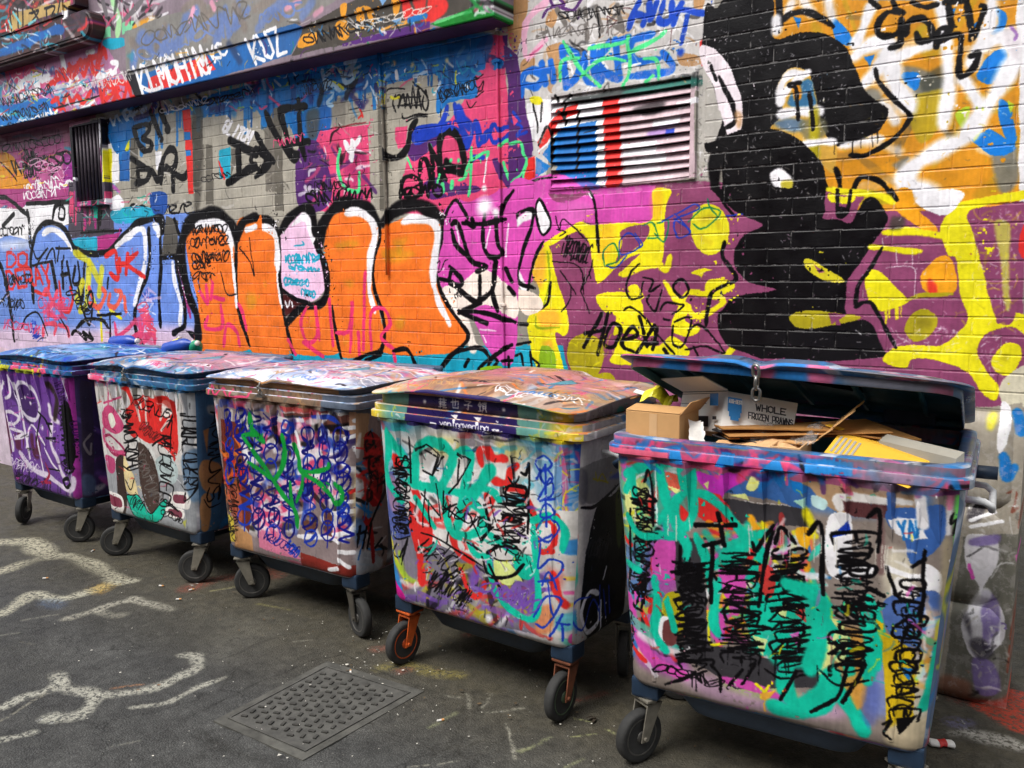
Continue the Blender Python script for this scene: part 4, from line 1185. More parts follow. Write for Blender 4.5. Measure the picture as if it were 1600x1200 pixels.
# ---------------------------------------------------------------- brick wall
CH, BL, PROUD = .0735, .208, .0024
PLZ = 1.232
WX0, WX1, WTOP = -9.0, -.13, 4.55
M_BACK = plain('brick_rear', '#8a6a58', .9)
wall = empty('brick_wall', (0, WALL_Y, 0)); tag(wall, 'long brick wall covered in layered graffiti behind the row of bins', 'wall')
V0 = (-2.315, -1.54, 2.235, 2.70)      # louvre opening (x0, x1, z0, z1)
bm = bmesh.new()
def wallbox(x0, x1, z0, z1): box(bm, x0, x1, .0, .30, z0, z1)
wallbox(WX0, V0[0], 0, WTOP); wallbox(V0[1], WX1, 0, WTOP); wallbox(V0[0], V0[1], 0, V0[2]); wallbox(V0[0], V0[1], V0[3], WTOP)
bmesh.ops.remove_doubles(bm, verts=bm.verts, dist=1e-5)
bm_obj('mortar_bed', bm, M_JOINT, wall)
bm = bmesh.new(); box(bm, V0[0] - .01, V0[1] + .01, .10, .12, V0[2] - .01, V0[3] + .01); bm_obj('vent_backing', bm, plain('vent_dark', '#17171a', .9), wall)
def brick_mesh(w, h, seed):
    """a worn, paint-thick brick: rounded face edges, a slightly uneven face"""
    r = random.Random(seed); bm = bmesh.new(); b = .003
    xs = [-w / 2, -w / 2 + b, 0, w / 2 - b, w / 2]; zs = [-h / 2, -h / 2 + b, h / 2 - b, h / 2]
    g = {}
    for i, x in enumerate(xs):
        for j, z in enumerate(zs):
            edge = i in (0, 4) or j in (0, 3)
            y = -PROUD * (.35 if edge else 1) + (0 if edge else r.uniform(-.0006, .0006))
            g[i, j] = bm.verts.new((x + (r.uniform(-.0015, .0015) if i in (0, 4) else 0), y, z + (r.uniform(-.0012, .0012) if j in (0, 3) else 0)))
    for i in range(4):
        for j in range(3): bm.faces.new((g[i, j], g[i + 1, j], g[i + 1, j + 1], g[i, j + 1]))
    out = [g[i, 0] for i in range(5)] + [g[4, j] for j in range(1, 4)] + [g[i, 3] for i in range(3, -1, -1)] + [g[0, j] for j in range(2, 0, -1)]
    back = [bm.verts.new((v.co.x, .002, v.co.z)) for v in out]; n = len(out)
    for k in range(n): bm.faces.new((out[(k + 1) % n], out[k], back[k], back[(k + 1) % n]))
    bm.normal_update()
    me = bpy.data.meshes.new('brick'); bm.to_mesh(me); bm.free()
    return me
J = .0055
full = [brick_mesh(BL - J, CH - J, s) for s in range(12)]; half = [brick_mesh(BL / 2 - J, CH - J, 40 + s) for s in range(4)]
for me in full + half: me.materials.append(M_WALL)
spots = []
nrow = int((WTOP - PLZ) / CH)
rb = random.Random(5)
for j in range(nrow):
    z = PLZ + (j + .5) * CH
    off = (BL / 2 if j % 2 else 0); x = WX1
    if j % 2:
        spots.append((x - BL / 4, z, 'h')); x -= BL / 2
    while x - BL > WX0:
        c = x - BL / 2
        if z + CH / 2 > V0[2] - .005 and z - CH / 2 < V0[3] + .005 and c + BL / 2 > V0[0] - .03 and c - BL / 2 < V0[1] + .03:
            if c - BL / 2 < V0[0] - .03 - BL / 2 and c > V0[0] - BL: spots.append((x - BL / 2 - BL / 4, z, 'h'))
            if c + BL / 2 > V0[1] + .03 + BL / 2: spots.append((x - BL / 4, z, 'h'))
        else: spots.append((c, z, 'f'))
        x -= BL
def seen(s):
    x, z, k = s; d = np.array([x, WALL_Y, z]) - CAMP; w = d @ _F
    if w < .1: return 0
    px, py = 800 + FPX * (d @ _R) / w, 600 - FPX * (d @ _U) / w
    if not (-10 < px < 1610 and -10 < py < 640): return 0
    if px < 780 and z > 3.1: return 0
    if px > 960 and py > 570 and px < 1535: return 0
    return (1.0 if k == 'f' else .5) / w ** 2 * (d[1] / np.linalg.norm(d))
order = sorted(spots, key=seen, reverse=True)
def yj(): return rb.uniform(-.0009, .0009)
for x, z, k in order[:300]:
    o = bpy.data.objects.new('brick', rb.choice(full if k == 'f' else half)); COL.objects.link(o); o.parent = wall
    o.location = (x, yj(), z); o.rotation_euler = (rb.uniform(-.006, .006), rb.uniform(-.004, .004), rb.uniform(-.004, .004))
bm = bmesh.new()
tmp = {}
V_, F_ = [], []
for x, z, k in order[300:]:
    me = rb.choice(full if k == 'f' else half); n0 = len(V_); y = yj()
    V_ += [(v.co.x + x, v.co.y + y, v.co.z + z) for v in me.vertices]; F_ += [[n0 + i for i in p.vertices] for p in me.polygons]
bm.free()
me = bpy.data.meshes.new('farther_bricks'); me.from_pydata(V_, [], F_); me.update()
o = link('farther_bricks', me, M_WALL, wall); o['kind'] = 'stuff'

# rough stone plinth under the bricks, big blocks, worn round at the corner
def stone_mesh(w, h, d, seed, rnd):
    bm = bmesh.new(); bmesh.ops.create_grid(bm, x_segments=12, y_segments=9, size=.5); r = random.Random(seed)
    ph = [r.uniform(0, 6) for _ in range(6)]
    for v in bm.verts:
        u, q = v.co.x, v.co.y
        e = max(abs(u), abs(q)) * 2; n = .5 * math.sin(u * 9 + ph[0]) * math.sin(q * 7 + ph[1]) + .5 * math.sin(u * 17 + ph[2] + 3 * q) * math.sin(q * 15 + ph[3])
        y = -d + n * .006 + (max(0, e - .86) / .14) ** 2 * .02
        if rnd and u > .18: y += ((u - .18) / .32) ** 2 * rnd
        v.co = Vector((u * w, y, q * h))
    bm.normal_update()
    ed = [e for e in bm.edges if e.is_boundary]; rr = bmesh.ops.extrude_edge_only(bm, edges=ed)
    for v in rr['geom']:
        if isinstance(v, bmesh.types.BMVert): v.co.y = .12
    bmesh.ops.recalc_face_normals(bm, faces=bm.faces)
    me = bpy.data.meshes.new('stone_block'); bm.to_mesh(me); bm.free()
    for p in me.polygons: p.use_smooth = True
    me.materials.append(M_JOINT); return me
zz = 0
for j, h in enumerate((.42, .41, .40)):
    x = WX1 + .0; k = 0
    while x > WX0:
        w = .62 if (j + k) % 2 else .40
        if x > -3.6:
            o = bpy.data.objects.new('stone_block', stone_mesh(w - .012, h - .012, .03, 100 + j * 40 + k, .05 if k == 0 else 0)); COL.objects.link(o); o.parent = wall; o.location = (x - w / 2, 0, zz + h / 2)
        x -= w; k += 1
    zz += h

# louvred vent
vent = empty('louvre_vent', ((V0[0] + V0[1]) / 2, WALL_Y, (V0[2] + V0[3]) / 2)); tag(vent, 'metal louvre vent painted with blue, red and pink stripes beside the big black lettering', 'vent')
vw, vh = (V0[1] - V0[0]) / 2, (V0[3] - V0[2]) / 2
bm = bmesh.new()
box(bm, -vw - .012, -vw + .006, -.012, .09, -vh - .01, vh + .01, .002); box(bm, vw - .006, vw + .022, -.016, .09, -vh - .01, vh + .01, .002)
box(bm, -vw + .0065, vw - .0065, -.010, .09, vh - .006, vh + .012, .002); box(bm, -vw + .0065, vw - .0065, -.010, .09, -vh - .012, -vh + .004, .002)
bm_obj('frame', bm, M_WALL, vent)
ns_ = 11; pitch = 2 * vh / ns_; rv = random.Random(9)
for k in range(ns_):
    bm = bmesh.new(); z0 = vh - (k + .5) * pitch; nseg = 14; rows = []
    sag = rv.uniform(.002, .012) * (1 if k > 2 else .6); tw = rv.uniform(-.004, .004)
    for i in range(nseg + 1):
        u = i / nseg * 2 - 1; x = u * (vw - .008); s = -sag * (1 - u * u) + tw * u
        rows.append([bm.verts.new((x, yy, z0 + zz_ + s)) for yy, zz_ in ((-.014, -.018), (-.011, -.021), (.018, .017), (.015, .020))])
    for i in range(nseg):
        a, b = rows[i], rows[i + 1]
        for q in range(4): bm.faces.new((a[q], b[q], b[(q + 1) % 4], a[(q + 1) % 4]))
    bm.faces.new(rows[0]); bm.faces.new(rows[-1][::-1]); bmesh.ops.recalc_face_normals(bm, faces=bm.faces)
    bm_obj('slat', bm, M_WALL, vent)

# ledge: fascia box standing out from the wall, grey sheet above it, soffit beneath
LX1 = at(772, 30, 1, LEDGE_Y)[0]; LZ0 = at(400, 108, 1, LEDGE_Y)[2]; LZ1 = at(410, 59, 1, LEDGE_Y)[2]
ledge = empty('ledge', (0, 0, 0)); tag(ledge, 'projecting painted ledge running along the top of the wall at the left', 'ledge')
bm = bmesh.new(); box(bm, WX0, LX1, LEDGE_Y, WALL_Y + .05, LZ0, LZ1 - .003, .006); bm_obj('fascia', bm, M_LEDGE, ledge)
LXG = at(200, 120, 1, LEDGE_Y)[0]
bm = bmesh.new(); box(bm, LXG, LX1 - .004, LEDGE_Y - .012, WALL_Y + .04, LZ1, LZ1 + 1.1, .004); bm_obj('grey_sheet', bm, M_LEDGE, ledge)
bm = bmesh.new(); box(bm, WX0, LXG - .004, LEDGE_Y + .004, WALL_Y + .04, LZ1, LZ1 + 1.1, .004); bm_obj('upper_board', bm, M_LEDGE, ledge)
M_SOFF = plain('soffit_paint', '#3b2242', .6, 0, .4, 5)
bm = bmesh.new(); box(bm, WX0, LX1 - .02, LEDGE_Y + .012, WALL_Y - .006, LZ0 - .006, LZ0 - .001); bm_obj('soffit', bm, M_SOFF, ledge)

# sign case and blue duct at the upper left
M_SIGN = None
CS = Canvas(-9.4, -6.0, 3.2, 4.8, .004, '#4a3030')
SY = 3.50
def smap(x, y):
    p = at(x, y, 1, SY); return p[0], p[2]
CS.view(0, 0, 4, smap).run('''
n RPWUKCr 30,.8 : -40,-40 540,250 80 81
F #c0a060 : 60,100 200,60 440,0 440,60 250,120 70,200
s K 16 : 70,60 80,190; 120,60 125,180; 150,50 155,170; 190,90 250,70 200,150 ; 210,60 250,130; 290,60 350,40 330,110 ; 300,60 300,110; 380,20 370,80; 400,30 440,70
s #78c8d0 18 : 90,80 140,150; 190,150 230,130; 60,130 80,170
s W 14 : 40,150 50,190 ; 400,80 430,70
F W : 395,65 435,55 435,110 398,120
s #c03a40 20 : 0,200 40,190 ; 110,190 240,160 ; 280,160 320,130
f #38303a .8,10 : 430,40 540,20 530,160 440,190
s #1a5ca8 60 : -20,340 150,280 330,200 400,190
n WCBK 14,.8 : 0,210 340,330 40 82
''')
M_SIGN = painted_world('sign_paint', CS.image('sign_paint'), CS, .5, .3)
sgx = at(118, 20, 1, SY)[0]; sgz = at(40, 55, 1, SY)[2]
sign = empty('sign_case', (0, 0, 0)); tag(sign, 'painted box sign with rounded corner and scrawled dark lettering, top left corner', 'sign')
bm = bmesh.new(); vb = box(bm, WX0, sgx, SY, LEDGE_Y + .1, sgz, sgz + .62)
bmesh.ops.bevel(bm, geom=[e for e in bm.edges if all(abs(v.co.x - sgx) < 1e-4 for v in e.verts) and abs(e.verts[0].co.y - e.verts[1].co.y) > .05] , offset=.10, segments=6, affect='EDGES')
bm_obj('case', bm, M_SIGN, sign)
bm = bmesh.new(); box(bm, WX0, sgx - .16, SY - .012, SY - .002, sgz + .05, sgz + .5, .003); bm_obj('face_panel', bm, M_SIGN, sign)
duct = empty('blue_ledge', (0, 0, 0)); tag(duct, 'blue painted round-ended ledge below the box sign at top left', 'ledge')
dy = 3.49; p0 = at(-60, 108, 1, dy); p1 = at(92, 42, 1, dy); p2 = at(128, 18, 1, dy); p3 = at(131, -60, 1, dy); zc = (p0[2] + p1[2]) / 2
xe = p2[0] + .10
bm = bmesh.new(); P_ = rr0 = []
for k in range(9):
    a_ = -math.pi / 2 + math.pi * k / 8; P_.append((xe - .11 + .11 * math.cos(a_), .11 * math.sin(a_)))
prof_ = [(WX0, -.11)] + P_ + [(WX0, .11)]
va = [bm.verts.new((x, dy, zc + z)) for x, z in prof_]; vb = [bm.verts.new((x, LEDGE_Y + .1, zc + z)) for x, z in prof_]
bm.faces.new(va[::-1]); bm.faces.new(vb)
for k in range(len(va)): bm.faces.new((va[k], va[(k + 1) % len(va)], vb[(k + 1) % len(va)], vb[k]))
bmesh.ops.recalc_face_normals(bm, faces=bm.faces); bmesh.ops.bevel(bm, geom=[e for e in bm.edges if abs(e.verts[0].co.y - dy) < 1e-4 and abs(e.verts[1].co.y - dy) < 1e-4], offset=.02, segments=3, affect='EDGES')
bm_obj('ledge_box', bm, M_SIGN, duct)
bm = bmesh.new(); box(bm, WX0, xe - .12, dy - .006, dy + .004, zc - .075, zc - .055, .002); bm_obj('edge_strip', bm, M_SIGN, duct)

# thin conduits clipped to the wall
def conduit(name, label, pxs, r, clips):
    t = empty(name, (0, 0, 0)); tag(t, label, 'pipe', 'conduits on the wall')
    P = [at(x, y, 1, WALL_Y - r - .006) for x, y in pxs]; P = [(p[0], WALL_Y - r - .0055, p[2]) for p in P]
    bm = bmesh.new(); tube(bm, P, r, 8); bm_obj('tube', bm, M_WALL, t, True)
    for k in clips:
        a, b = np.array(P[k]), np.array(P[k + 1]); c = (a + b) / 2
        bm = bmesh.new(); box(bm, c[0] - r - .012, c[0] + r + .012, WALL_Y - 2 * r - .009, WALL_Y - .002, c[2] - .008, c[2] + .008, .002); bm_obj('clip', bm, M_WALL, t)
conduit('conduit', 'thin painted conduit running down the wall through the orange lettering', [(591, 70), (594, 130), (598, 200), (602, 300), (605, 430)], .010, (1, 2))
conduit('conduit', 'slim pale conduit running down the wall through the pink and purple patch', [(776, 50), (777, 140), (780, 260), (783, 380), (787, 570), (790, 640)], .007, (0, 2, 3))
conduit('conduit', 'narrow conduit on the silver wall just right of the ledge end', [(781, -20), (778, 20), (776, 48)], .009, (0,))
# neighbouring building seen past the wall's end
M_NEXT = plain('next_wall', '#9b968c', .85, 0, .3, 3, .4, .01)
bm = bmesh.new(); box(bm, -.12, 5.5, 6.2, 6.6, 0, 5.2); nb = bm_obj('neighbouring_wall', bm, M_NEXT); tag(nb, 'plain grey wall seen past the right end of the brick wall', 'wall')

# other side of the lane, unseen: brick building added to block low sky light
ob = empty('added_opposite_building', (0, -4.2, 0)); tag(ob, 'unseen dark brick building across the lane, added to block low sky light', 'building')
bm = bmesh.new(); box(bm, -26, 14, -6, 0, 0, 6.2); bm_obj('wall', bm, plain('old_brick', '#6b5548', .85, 0, .4, 6, .4, .01), ob)
M_PANE = plain('window_glass', '#2a3036', .15, 0, .2, 2, 0); M_FRAMEW = plain('window_frame_paint', '#b8b2a6', .6)
for k in range(8):
    x = -22 + 4.4 * k
    bm = bmesh.new(); box(bm, x - .55, x + .55, -.05, .03, 3.6, 5.4, .01); wf = bm_obj('window', bm, M_FRAMEW, ob)
    bm = bmesh.new(); box(bm, x - .47, x + .47, .02, .034, 3.7, 5.3); bm_obj('pane', bm, M_PANE, wf)

# small barred window under the ledge, far left
bw = empty('barred_window', (0, WALL_Y, 0)); tag(bw, 'small dark window with painted vertical bars under the ledge at far left', 'window')
q0, q1 = at(122, 205, 1, WALL_Y), at(170, 312, 1, WALL_Y); wx0, wx1, wz0, wz1 = q0[0], q1[0], q1[2], at(146, 196, 1, WALL_Y)[2]
M_BARS = plain('bar_paint', '#40363e', .5, .2, .6, 9); M_WDARK = plain('window_dark', '#1a161c', .3, 0, .5, 4, 0)
bm = bmesh.new(); box(bm, wx0, wx1, -.012, -.006, wz0, wz1); bm_obj('pane', bm, M_WDARK, bw)
bm = bmesh.new()
for x0_, x1_, z0_, z1_ in ((wx0 - .04, wx0, wz0 - .04, wz1 + .04), (wx1, wx1 + .04, wz0 - .04, wz1 + .04), (wx0, wx1, wz1, wz1 + .04), (wx0, wx1, wz0 - .04, wz0)): box(bm, x0_, x1_, -.05, .01, z0_, z1_, .004)
bm_obj('frame', bm, M_WALL, bw)
for k in range(7):
    x = wx0 + (wx1 - wx0) * (k + .7) / 7.4
    bm = bmesh.new(); tube(bm, [(x, -.035, wz0 - .01), (x, -.035, wz1 + .01)], .012, 8); bm_obj('bar', bm, M_BARS, bw, True)
# ---------------------------------------------------------------- bins: where they stand (front centre x, y, turn) and what is painted on them
BINS = {1: (-5.93, 2.80, -.02), 2: (-4.584, 2.76, -.023), 3: (-3.317, 2.729, .009), 4: (-2.041, 2.649, -.03), 5: (-.77, 2.57, .061)}
FY1, FZ1, FY0, FZ0 = .022, 1.16, .05, .31        # front wall: top and bottom edge (local y, z)
def to_local(b, p, direction=False):
    x, y, a = BINS[b]; q = np.array(p, float)
    if not direction: q = q - np.array([x, y, 0])
    c, s = math.cos(a), math.sin(a); return np.array([c * q[0] + s * q[1], -s * q[0] + c * q[1], q[2]])
def bfront(b):
    O = to_local(b, CAMP); k = (FY1 - FY0) / (FZ1 - FZ0)
    def f(x, y):
        d = to_local(b, ray(x, y), True); t = (FY0 + k * (O[2] - FZ0) - O[1]) / (d[1] - k * d[2]); p = O + d * t
        return p[0] + .75, p[2]
    return f
def bside(b, hw=.52):
    O = to_local(b, CAMP)
    def f(x, y):
        d = to_local(b, ray(x, y), True); t = (hw - O[0]) / d[0]; p = O + d * t
        return 1.5 + p[1] + .3, p[2]
    return f
def btop(b, z=1.33):
    O = to_local(b, CAMP)
    def f(x, y):
        d = to_local(b, ray(x, y), True); t = (z - O[2]) / d[2]; p = O + d * t
        return 3.75 + p[0], p[1] + .3
    return f
ident = lambda x, y: (x, y)
BC = {b: Canvas(0, 4.5, 0, 1.5, .0022, c) for b, c in {1: '#6a4488', 2: '#9a98a0', 3: '#a89898', 4: '#c4c0bc', 5: '#8e847c'}.items()}
def whole(b, base_side, base_top, cols, seed, top_cols):
    """first coat on sides, back and lid, in local metres"""
    c = BC[b].view(0, 0, 1, ident)
    c.fill([(1.5, 0), (3, 0), (3, 1.5), (1.5, 1.5)], base_side, smooth=False); c.fill([(3, 0), (4.5, 0), (4.5, 1.5), (3, 1.5)], base_top, smooth=False)
    c.splat(((1.5, .25), (3, 1.2)), cols, 70, .05, seed, .7); c.splat(((3.1, .2), (4.4, 1.2)), top_cols, 150, .04, seed + 1, .55, 3.5)
    c.splat(((0.1, .25), (1.4, 1.16)), cols, 120, .05, seed + 2, .75)
whole(1, '#3c2c58', '#2c5c9c', list('UvKWM'), 201, list('BBbWCL'))
whole(2, '#33506e', '#5a6c8c', list('WSKrRB'), 211, list('WBPSCt'))
whole(3, '#5a5860', '#8a92a8', list('WPbrKR'), 221, list('WWBLStP'))
whole(4, '#a8a4a2', '#a08878', list('WSTRBv'), 231, list('tttWPSBO'))
whole(5, '#5a7090', '#50607c', list('TMRWBY'), 241, list('BPWKSU'))
# --- 1: purple
BC[1].view(0, 570, 5.217, bfront(1), 1.35).run('''
F #6c3f94 : -200,0 520,60 560,1150 -200,1000
F #8a2a80 : 540,80 640,110 700,1160 600,1110
f #3a1c58 .8,8 : 60,260 160,150 260,220 300,360 280,500 200,440 120,300
f #5a1c3c .9,6 : 0,380 60,420 100,700 40,700; 120,560 190,580 180,690 130,680; 250,560 330,620 320,760 270,740
d #2c1a44 14 : 20,700 560,1000 12 200 3
d #7e4cae 20 : 0,400 560,500 12 300 4
s #e8e0ec 26 : 30,140 0,220 ; 60,90 75,230 50,270 ; 60,90 130,200 190,460 240,760
s #dcd4e4 24 : 130,190 160,140 230,160 290,240 320,350 300,440 240,440 180,380
s #dcd4e4 20 : 110,220 150,330 160,450
s #e8e0ec 20 : 50,380 70,480 100,620 110,700; 50,380 100,390 150,430 120,480 70,480; 90,520 190,560 120,600 190,590
s #e8e0ec 16 : 0,460 60,680 70,720; 0,590 60,700; 210,680 260,490 370,650; 300,560 350,870; 370,680 430,800 480,860
s #d8cce0 34 : 160,720 260,850 400,910 520,1000 590,1010 600,930
b W 14 : 205,265; 250,315
b #f0e8f0 20 : 395,330; 345,510
s #f0e8f0 30,.9,.4 : 400,340 410,420 470,470 ; 420,470 420,640 470,760 500,860 540,940
c K 20 : 520,940 560,930 570,980 540,1000
s K 14 : 310,380 370,450 420,560 ; 330,420 300,620 ; 380,480 420,480 ; 380,600 450,600
f K : 500,340 560,330 600,700 580,860 540,780 510,560
g K 9 : 520,320 560,880 90 14 3
s #2c2018 40,.9,.4 : 400,160 460,280 440,440
g #2a0c3a 5 : 480,140 520,330 60 7 4
g #3a0850 5 : 590,460 680,930 70 14 5
s K 9 : 400,845 490,860 ; 540,890 570,800
s #a02040 16 : 370,800 400,900 340,970 ; 330,960 410,960
g #2a0c3a 5 : 100,880 370,1010 70 12 6
g #c8b8d0 5 : 60,800 280,860 60 10 7
''')
BC[1].view(0, 570, 5.217, bside(1)).run('''
F #3a3048 : 640,120 740,140 790,1080 700,1100
s #8a8088 20 : 740,560 690,640 740,730 750,640
f #586a90 .8,8 : 700,900 790,930 780,1060 700,1060
''')
BC[1].view(0, 0, 1, ident).run('''
F #2a5a8c : 0.1,1.14 1.4,1.14 1.4,1.32 0.1,1.32
F #b8b82c : 0.1,1.14 0.45,1.14 0.5,1.185 0.1,1.185
F #e2507c : 0.5,1.15 1.02,1.15 1.0,1.2 0.52,1.21
F #a8b030 : 0.55,1.14 0.85,1.14 0.85,1.17 0.55,1.17
n PBYCK .02,.8 : 0.2,1.15 1.35,1.3 50 91
n YYK .015,.8 : 0.2,1.15 0.5,1.17 16 92
f #1c3ab0 .8,.02 : 3.2,.9 3.9,.95 4.2,1.0 4.2,1.1 3.2,1.1
f #9ab4dc .7,.03 : 3.6,.5 4.3,.4 4.3,.6 3.7,.7
''')
# --- 2: red and white
BC[2].view(130, 590, 4.615, bfront(2), 1.25).run('''
F #9da0a4 : 40,40 800,60 800,1150 60,1000
F #d4d0cc : 60,60 720,90 720,700 80,600
d #8a8880 20 : 60,50 700,90 22 200 3
d W 22 : 200,60 700,100 14 240 4
f R : 300,70 340,180 300,260 340,420 470,470 560,480 640,560 660,610 690,500 680,350 650,160 580,130 500,150 450,120 380,150 340,70
s #e8ddd4 18,.9,.3 : 390,200 410,310; 455,180 460,330; 590,210 560,300; 620,300 570,380
f #f0e4dc : 390,160 420,180 430,250; 440,130 475,140 470,200; 570,170 640,180 640,260 580,280
f #b02018 .7,6 : 520,130 640,160 650,240 560,180
f #c84a78 : 150,220 200,200 260,280 290,360 250,400 190,390 140,330
f #e8e8d8 : 180,270 210,260 230,330 200,360
s #c84a78 12 : 180,30 180,200 ; 150,180 280,140
s #c84a78 30 : 150,370 160,460 230,540 290,540
s #a03058 14 : 160,420 200,420 280,500 300,560 220,550 170,480
f #c04878 : 160,560 230,590 230,680 180,670
f #3a2c28 : 240,590 280,560 310,640 320,860 300,980 250,940 250,740
f #e0cc98 : 290,570 330,640 370,720 400,860 350,850 310,780
f #4a3a34 : 390,470 450,500 520,640 550,860 500,980 440,880 400,700
s #dcdcd8 28 : 380,440 450,480 510,560 ; 480,520 530,620
f #b8c8c8 : 520,600 600,560 680,640 660,760 560,740
f T : 318,850 360,850 400,850 440,920 490,980 560,900 600,880 590,960 540,1040 440,1045 360,980
c K 6 : 318,850 360,850 400,850 440,920 490,980 560,900 600,880 590,960 540,1040 440,1045 360,980
s K 5 : 480,1000 490,1040; 500,990 500,1040
f #eeeae4 : 170,820 280,860 290,960 240,980 160,920
f #84384c : 185,840 270,880 275,935 210,920 185,880
f #eeeae4 : 630,830 760,830 770,930 740,950 640,910 ; 600,930 720,950 720,1020 610,1000
f #7c3c4c : 655,845 735,850 735,905 660,895; 620,945 705,960 710,1010 625,985
f #ece8e4 : 810,190 850,200 850,250 800,250 ; 790,320 850,330 850,380 800,390 ; 790,400 840,420 830,520 780,510
f R : 790,325 815,345 795,370
f #587898 .8,8 : 720,560 830,530 840,820 780,900 720,700
h K 9 : 315,220 360,640 90 AMWOROA 21
h K 9 : 600,420 600,900 95 MUROVER 22
s K 12 : 650,260 610,360 640,310 630,530; 500,490 600,420
h K 8 : 750,250 770,780 80 TUARLODER 23
s K 9 : 770,780 800,740 780,850 730,890 740,830 ; 700,260 740,260
h K 7 : 360,170 630,270 70 KOBNUS 24
g b 8 : 95,360 110,640 50 10 25
g #203060 6 : 105,640 115,960 40 9 26
s K 8 : 310,740 350,810 370,730 ; 600,880 690,960 610,910
g K 5 : 350,880 440,940 70 6 27
g #501818 4 : 420,340 540,440 80 10 28
f #c8c832 .7,4 : 720,1040 750,1020 740,1090
f #303440 .8,8 : 130,980 420,1020 420,1060 150,1020
''')
BC[2].view(130, 590, 4.615, bside(2)).run('''
F #35587a : 760,60 1010,100 1010,1140 800,1130
f #b07848 .9,4 : 860,600 1000,640 990,820 870,800; 870,860 940,860 930,1090 880,1100; 860,380 900,360 890,550
f #88a8c0 .8,8 : 780,860 850,860 850,1120 790,1120
f #a0a09c .7,6 : 880,200 980,200 990,260 900,260
h K 11 : 950,230 960,900 90 AMWUVS 31
''')
BC[2].view(0, 0, 1, ident).run('''
F #31587e : 0.1,1.14 1.4,1.14 1.4,1.34 0.1,1.34
n BBKSC .02,.6 : 0.2,1.15 1.35,1.3 60 93
F #e0527c : 0.15,1.15 0.42,1.15 0.4,1.2 0.15,1.2
n PPS .02,.7 : 0.2,1.15 0.55,1.2 20 94
f #1c4a80 .8,.02 : .7,1.23 1.3,1.23 1.3,1.29 .7,1.29
t #c8d0d8 .006 : .62,1.3 .76,1.3 -0.03 HEKKER
f W .8,.015 : 3.7,.35 4.0,.34 3.98,.42 3.75,.45
f #c890a0 .7,.04 : 3.7,.5 4.3,.45 4.3,.8 3.8,.9
''')
# --- 3: blue rings and green letters
BC[3].view(340, 630, 4.137, bfront(3), 1.3).run('''
F #8c7c7c : 0,20 1000,120 1090,1130 20,930
d #c8c4bc 26 : 60,50 900,90 16 130 2
F #6a4038 : 430,60 840,80 840,200 700,200 600,100 430,90
F #38363a : 430,75 640,85 640,105 430,100
F #d88a9c : 270,110 600,90 600,150 420,180 280,180
f R .8,2 : 560,90 600,95 580,130
n WWWSKPbN 40,.9 : 150,90 860,820 150 31
n PWrb 34,.8 : 200,480 560,760 50 32
F #6c2c20 : 20,100 130,120 220,700 200,840 120,720 40,600
n RKrO 24,.9 : 30,250 150,700 46 33
f #b85c44 .8,6 : 60,560 130,560 160,760 90,720
F #c8b440 : 20,700 110,740 120,900 30,880
F #b8885a : 110,780 220,860 230,960 110,930
F #e080a0 : 200,640 400,820 545,1010 400,980 270,930 260,800
n PW 26,.8 : 280,650 480,800 16 34
F #842c24 : 540,960 740,1040 900,1060 880,1140 780,1130 540,1070
f #6a4238 : 690,700 740,720 730,860 690,820; 560,760 640,780 620,830 560,820; 840,560 900,570 880,640 840,620
F #b08468 : 840,60 930,80 900,200 840,200
s W 22 : 860,290 900,430 870,560 900,660 840,870 ; 830,640 890,640; 740,710 920,700 ; 740,850 840,840; 780,960 860,970 ; 780,1010 840,1060; 720,1080 780,1070 ; 520,860 700,870 780,900
s W 20 : 820,230 920,190; 860,120 890,110; 820,160 860,160; 500,190 520,270
f #f0d8a0 .8,6 : 870,420 940,480 900,700 860,800
s R 20 : 880,350 950,340 ; 880,340 940,420 910,520 850,580; 940,760 1060,760
f #3868a0 .7,10 : 870,780 980,760 960,900 880,940
f #b0b4bc .9,10 : 880,960 1080,1000 1070,1130 900,1140
''')
_c = BC[3]
r_ = random.Random(31)
cols_ = [(70, 90, 5), (155, 90, 8), (240, 100, 8), (335, 130, 8), (440, 160, 8), (575, 200, 8), (680, 205, 8), (795, 215, 8)]
for cx_, cy_, n_ in cols_:
    y = cy_; 
    for k in range(n_):
        rx, ry = r_.uniform(30, 46) * (.6 if cx_ < 100 else 1), r_.uniform(46, 70); dx = r_.uniform(-8, 8)
        col = r_.choice(['#10188c', '#10106c', '#10106c', '#1838b0']); w = r_.uniform(8, 12)
        if r_.random() < .75: _c.stroke([(cx_ + dx + rx * math.cos(t), y + ry * math.sin(t)) for t in np.linspace(0, 6.28, 9)[:-1]], w, col, closed=True)
        else: _c.stroke([(cx_ - rx, y - ry), (cx_ + rx, y), (cx_ - rx, y + ry * .5), (cx_ + rx * .6, y + ry)], w, col)
        if r_.random() < .6: _c.stroke([(cx_ + dx - rx, y + ry * .5), (cx_ + dx, y + ry * .2), (cx_ + dx + rx * .8, y - ry * .6)], w * 1.5, col)
        if r_.random() < .5: _c.stroke([(cx_ + dx, y - ry), (cx_ + dx - 4, y + ry * 1.7)], w * .8, col)
        y += ry * 1.62
        cx_ += 4
_c.run('''
s #12983a 34 : 210,75 220,160 270,220 300,250
s #12983a 26 : 165,210 230,200 290,230 ; 170,220 250,330 340,460 430,600 500,700 515,800
s #12983a 30 : 410,210 430,300 420,410 370,500
s #12983a 28 : 490,270 520,350 540,440 630,500 720,580 760,640 800,630 800,560 760,520
s #12983a 22 : 540,440 640,440 710,420 720,390 ; 470,510 480,640 500,720 ; 550,460 540,560 510,640 ; 200,380 290,440 340,480
g b 6 : 460,900 520,980 60 6 9
g K 6 : 40,720 80,850 50 5 10
''')
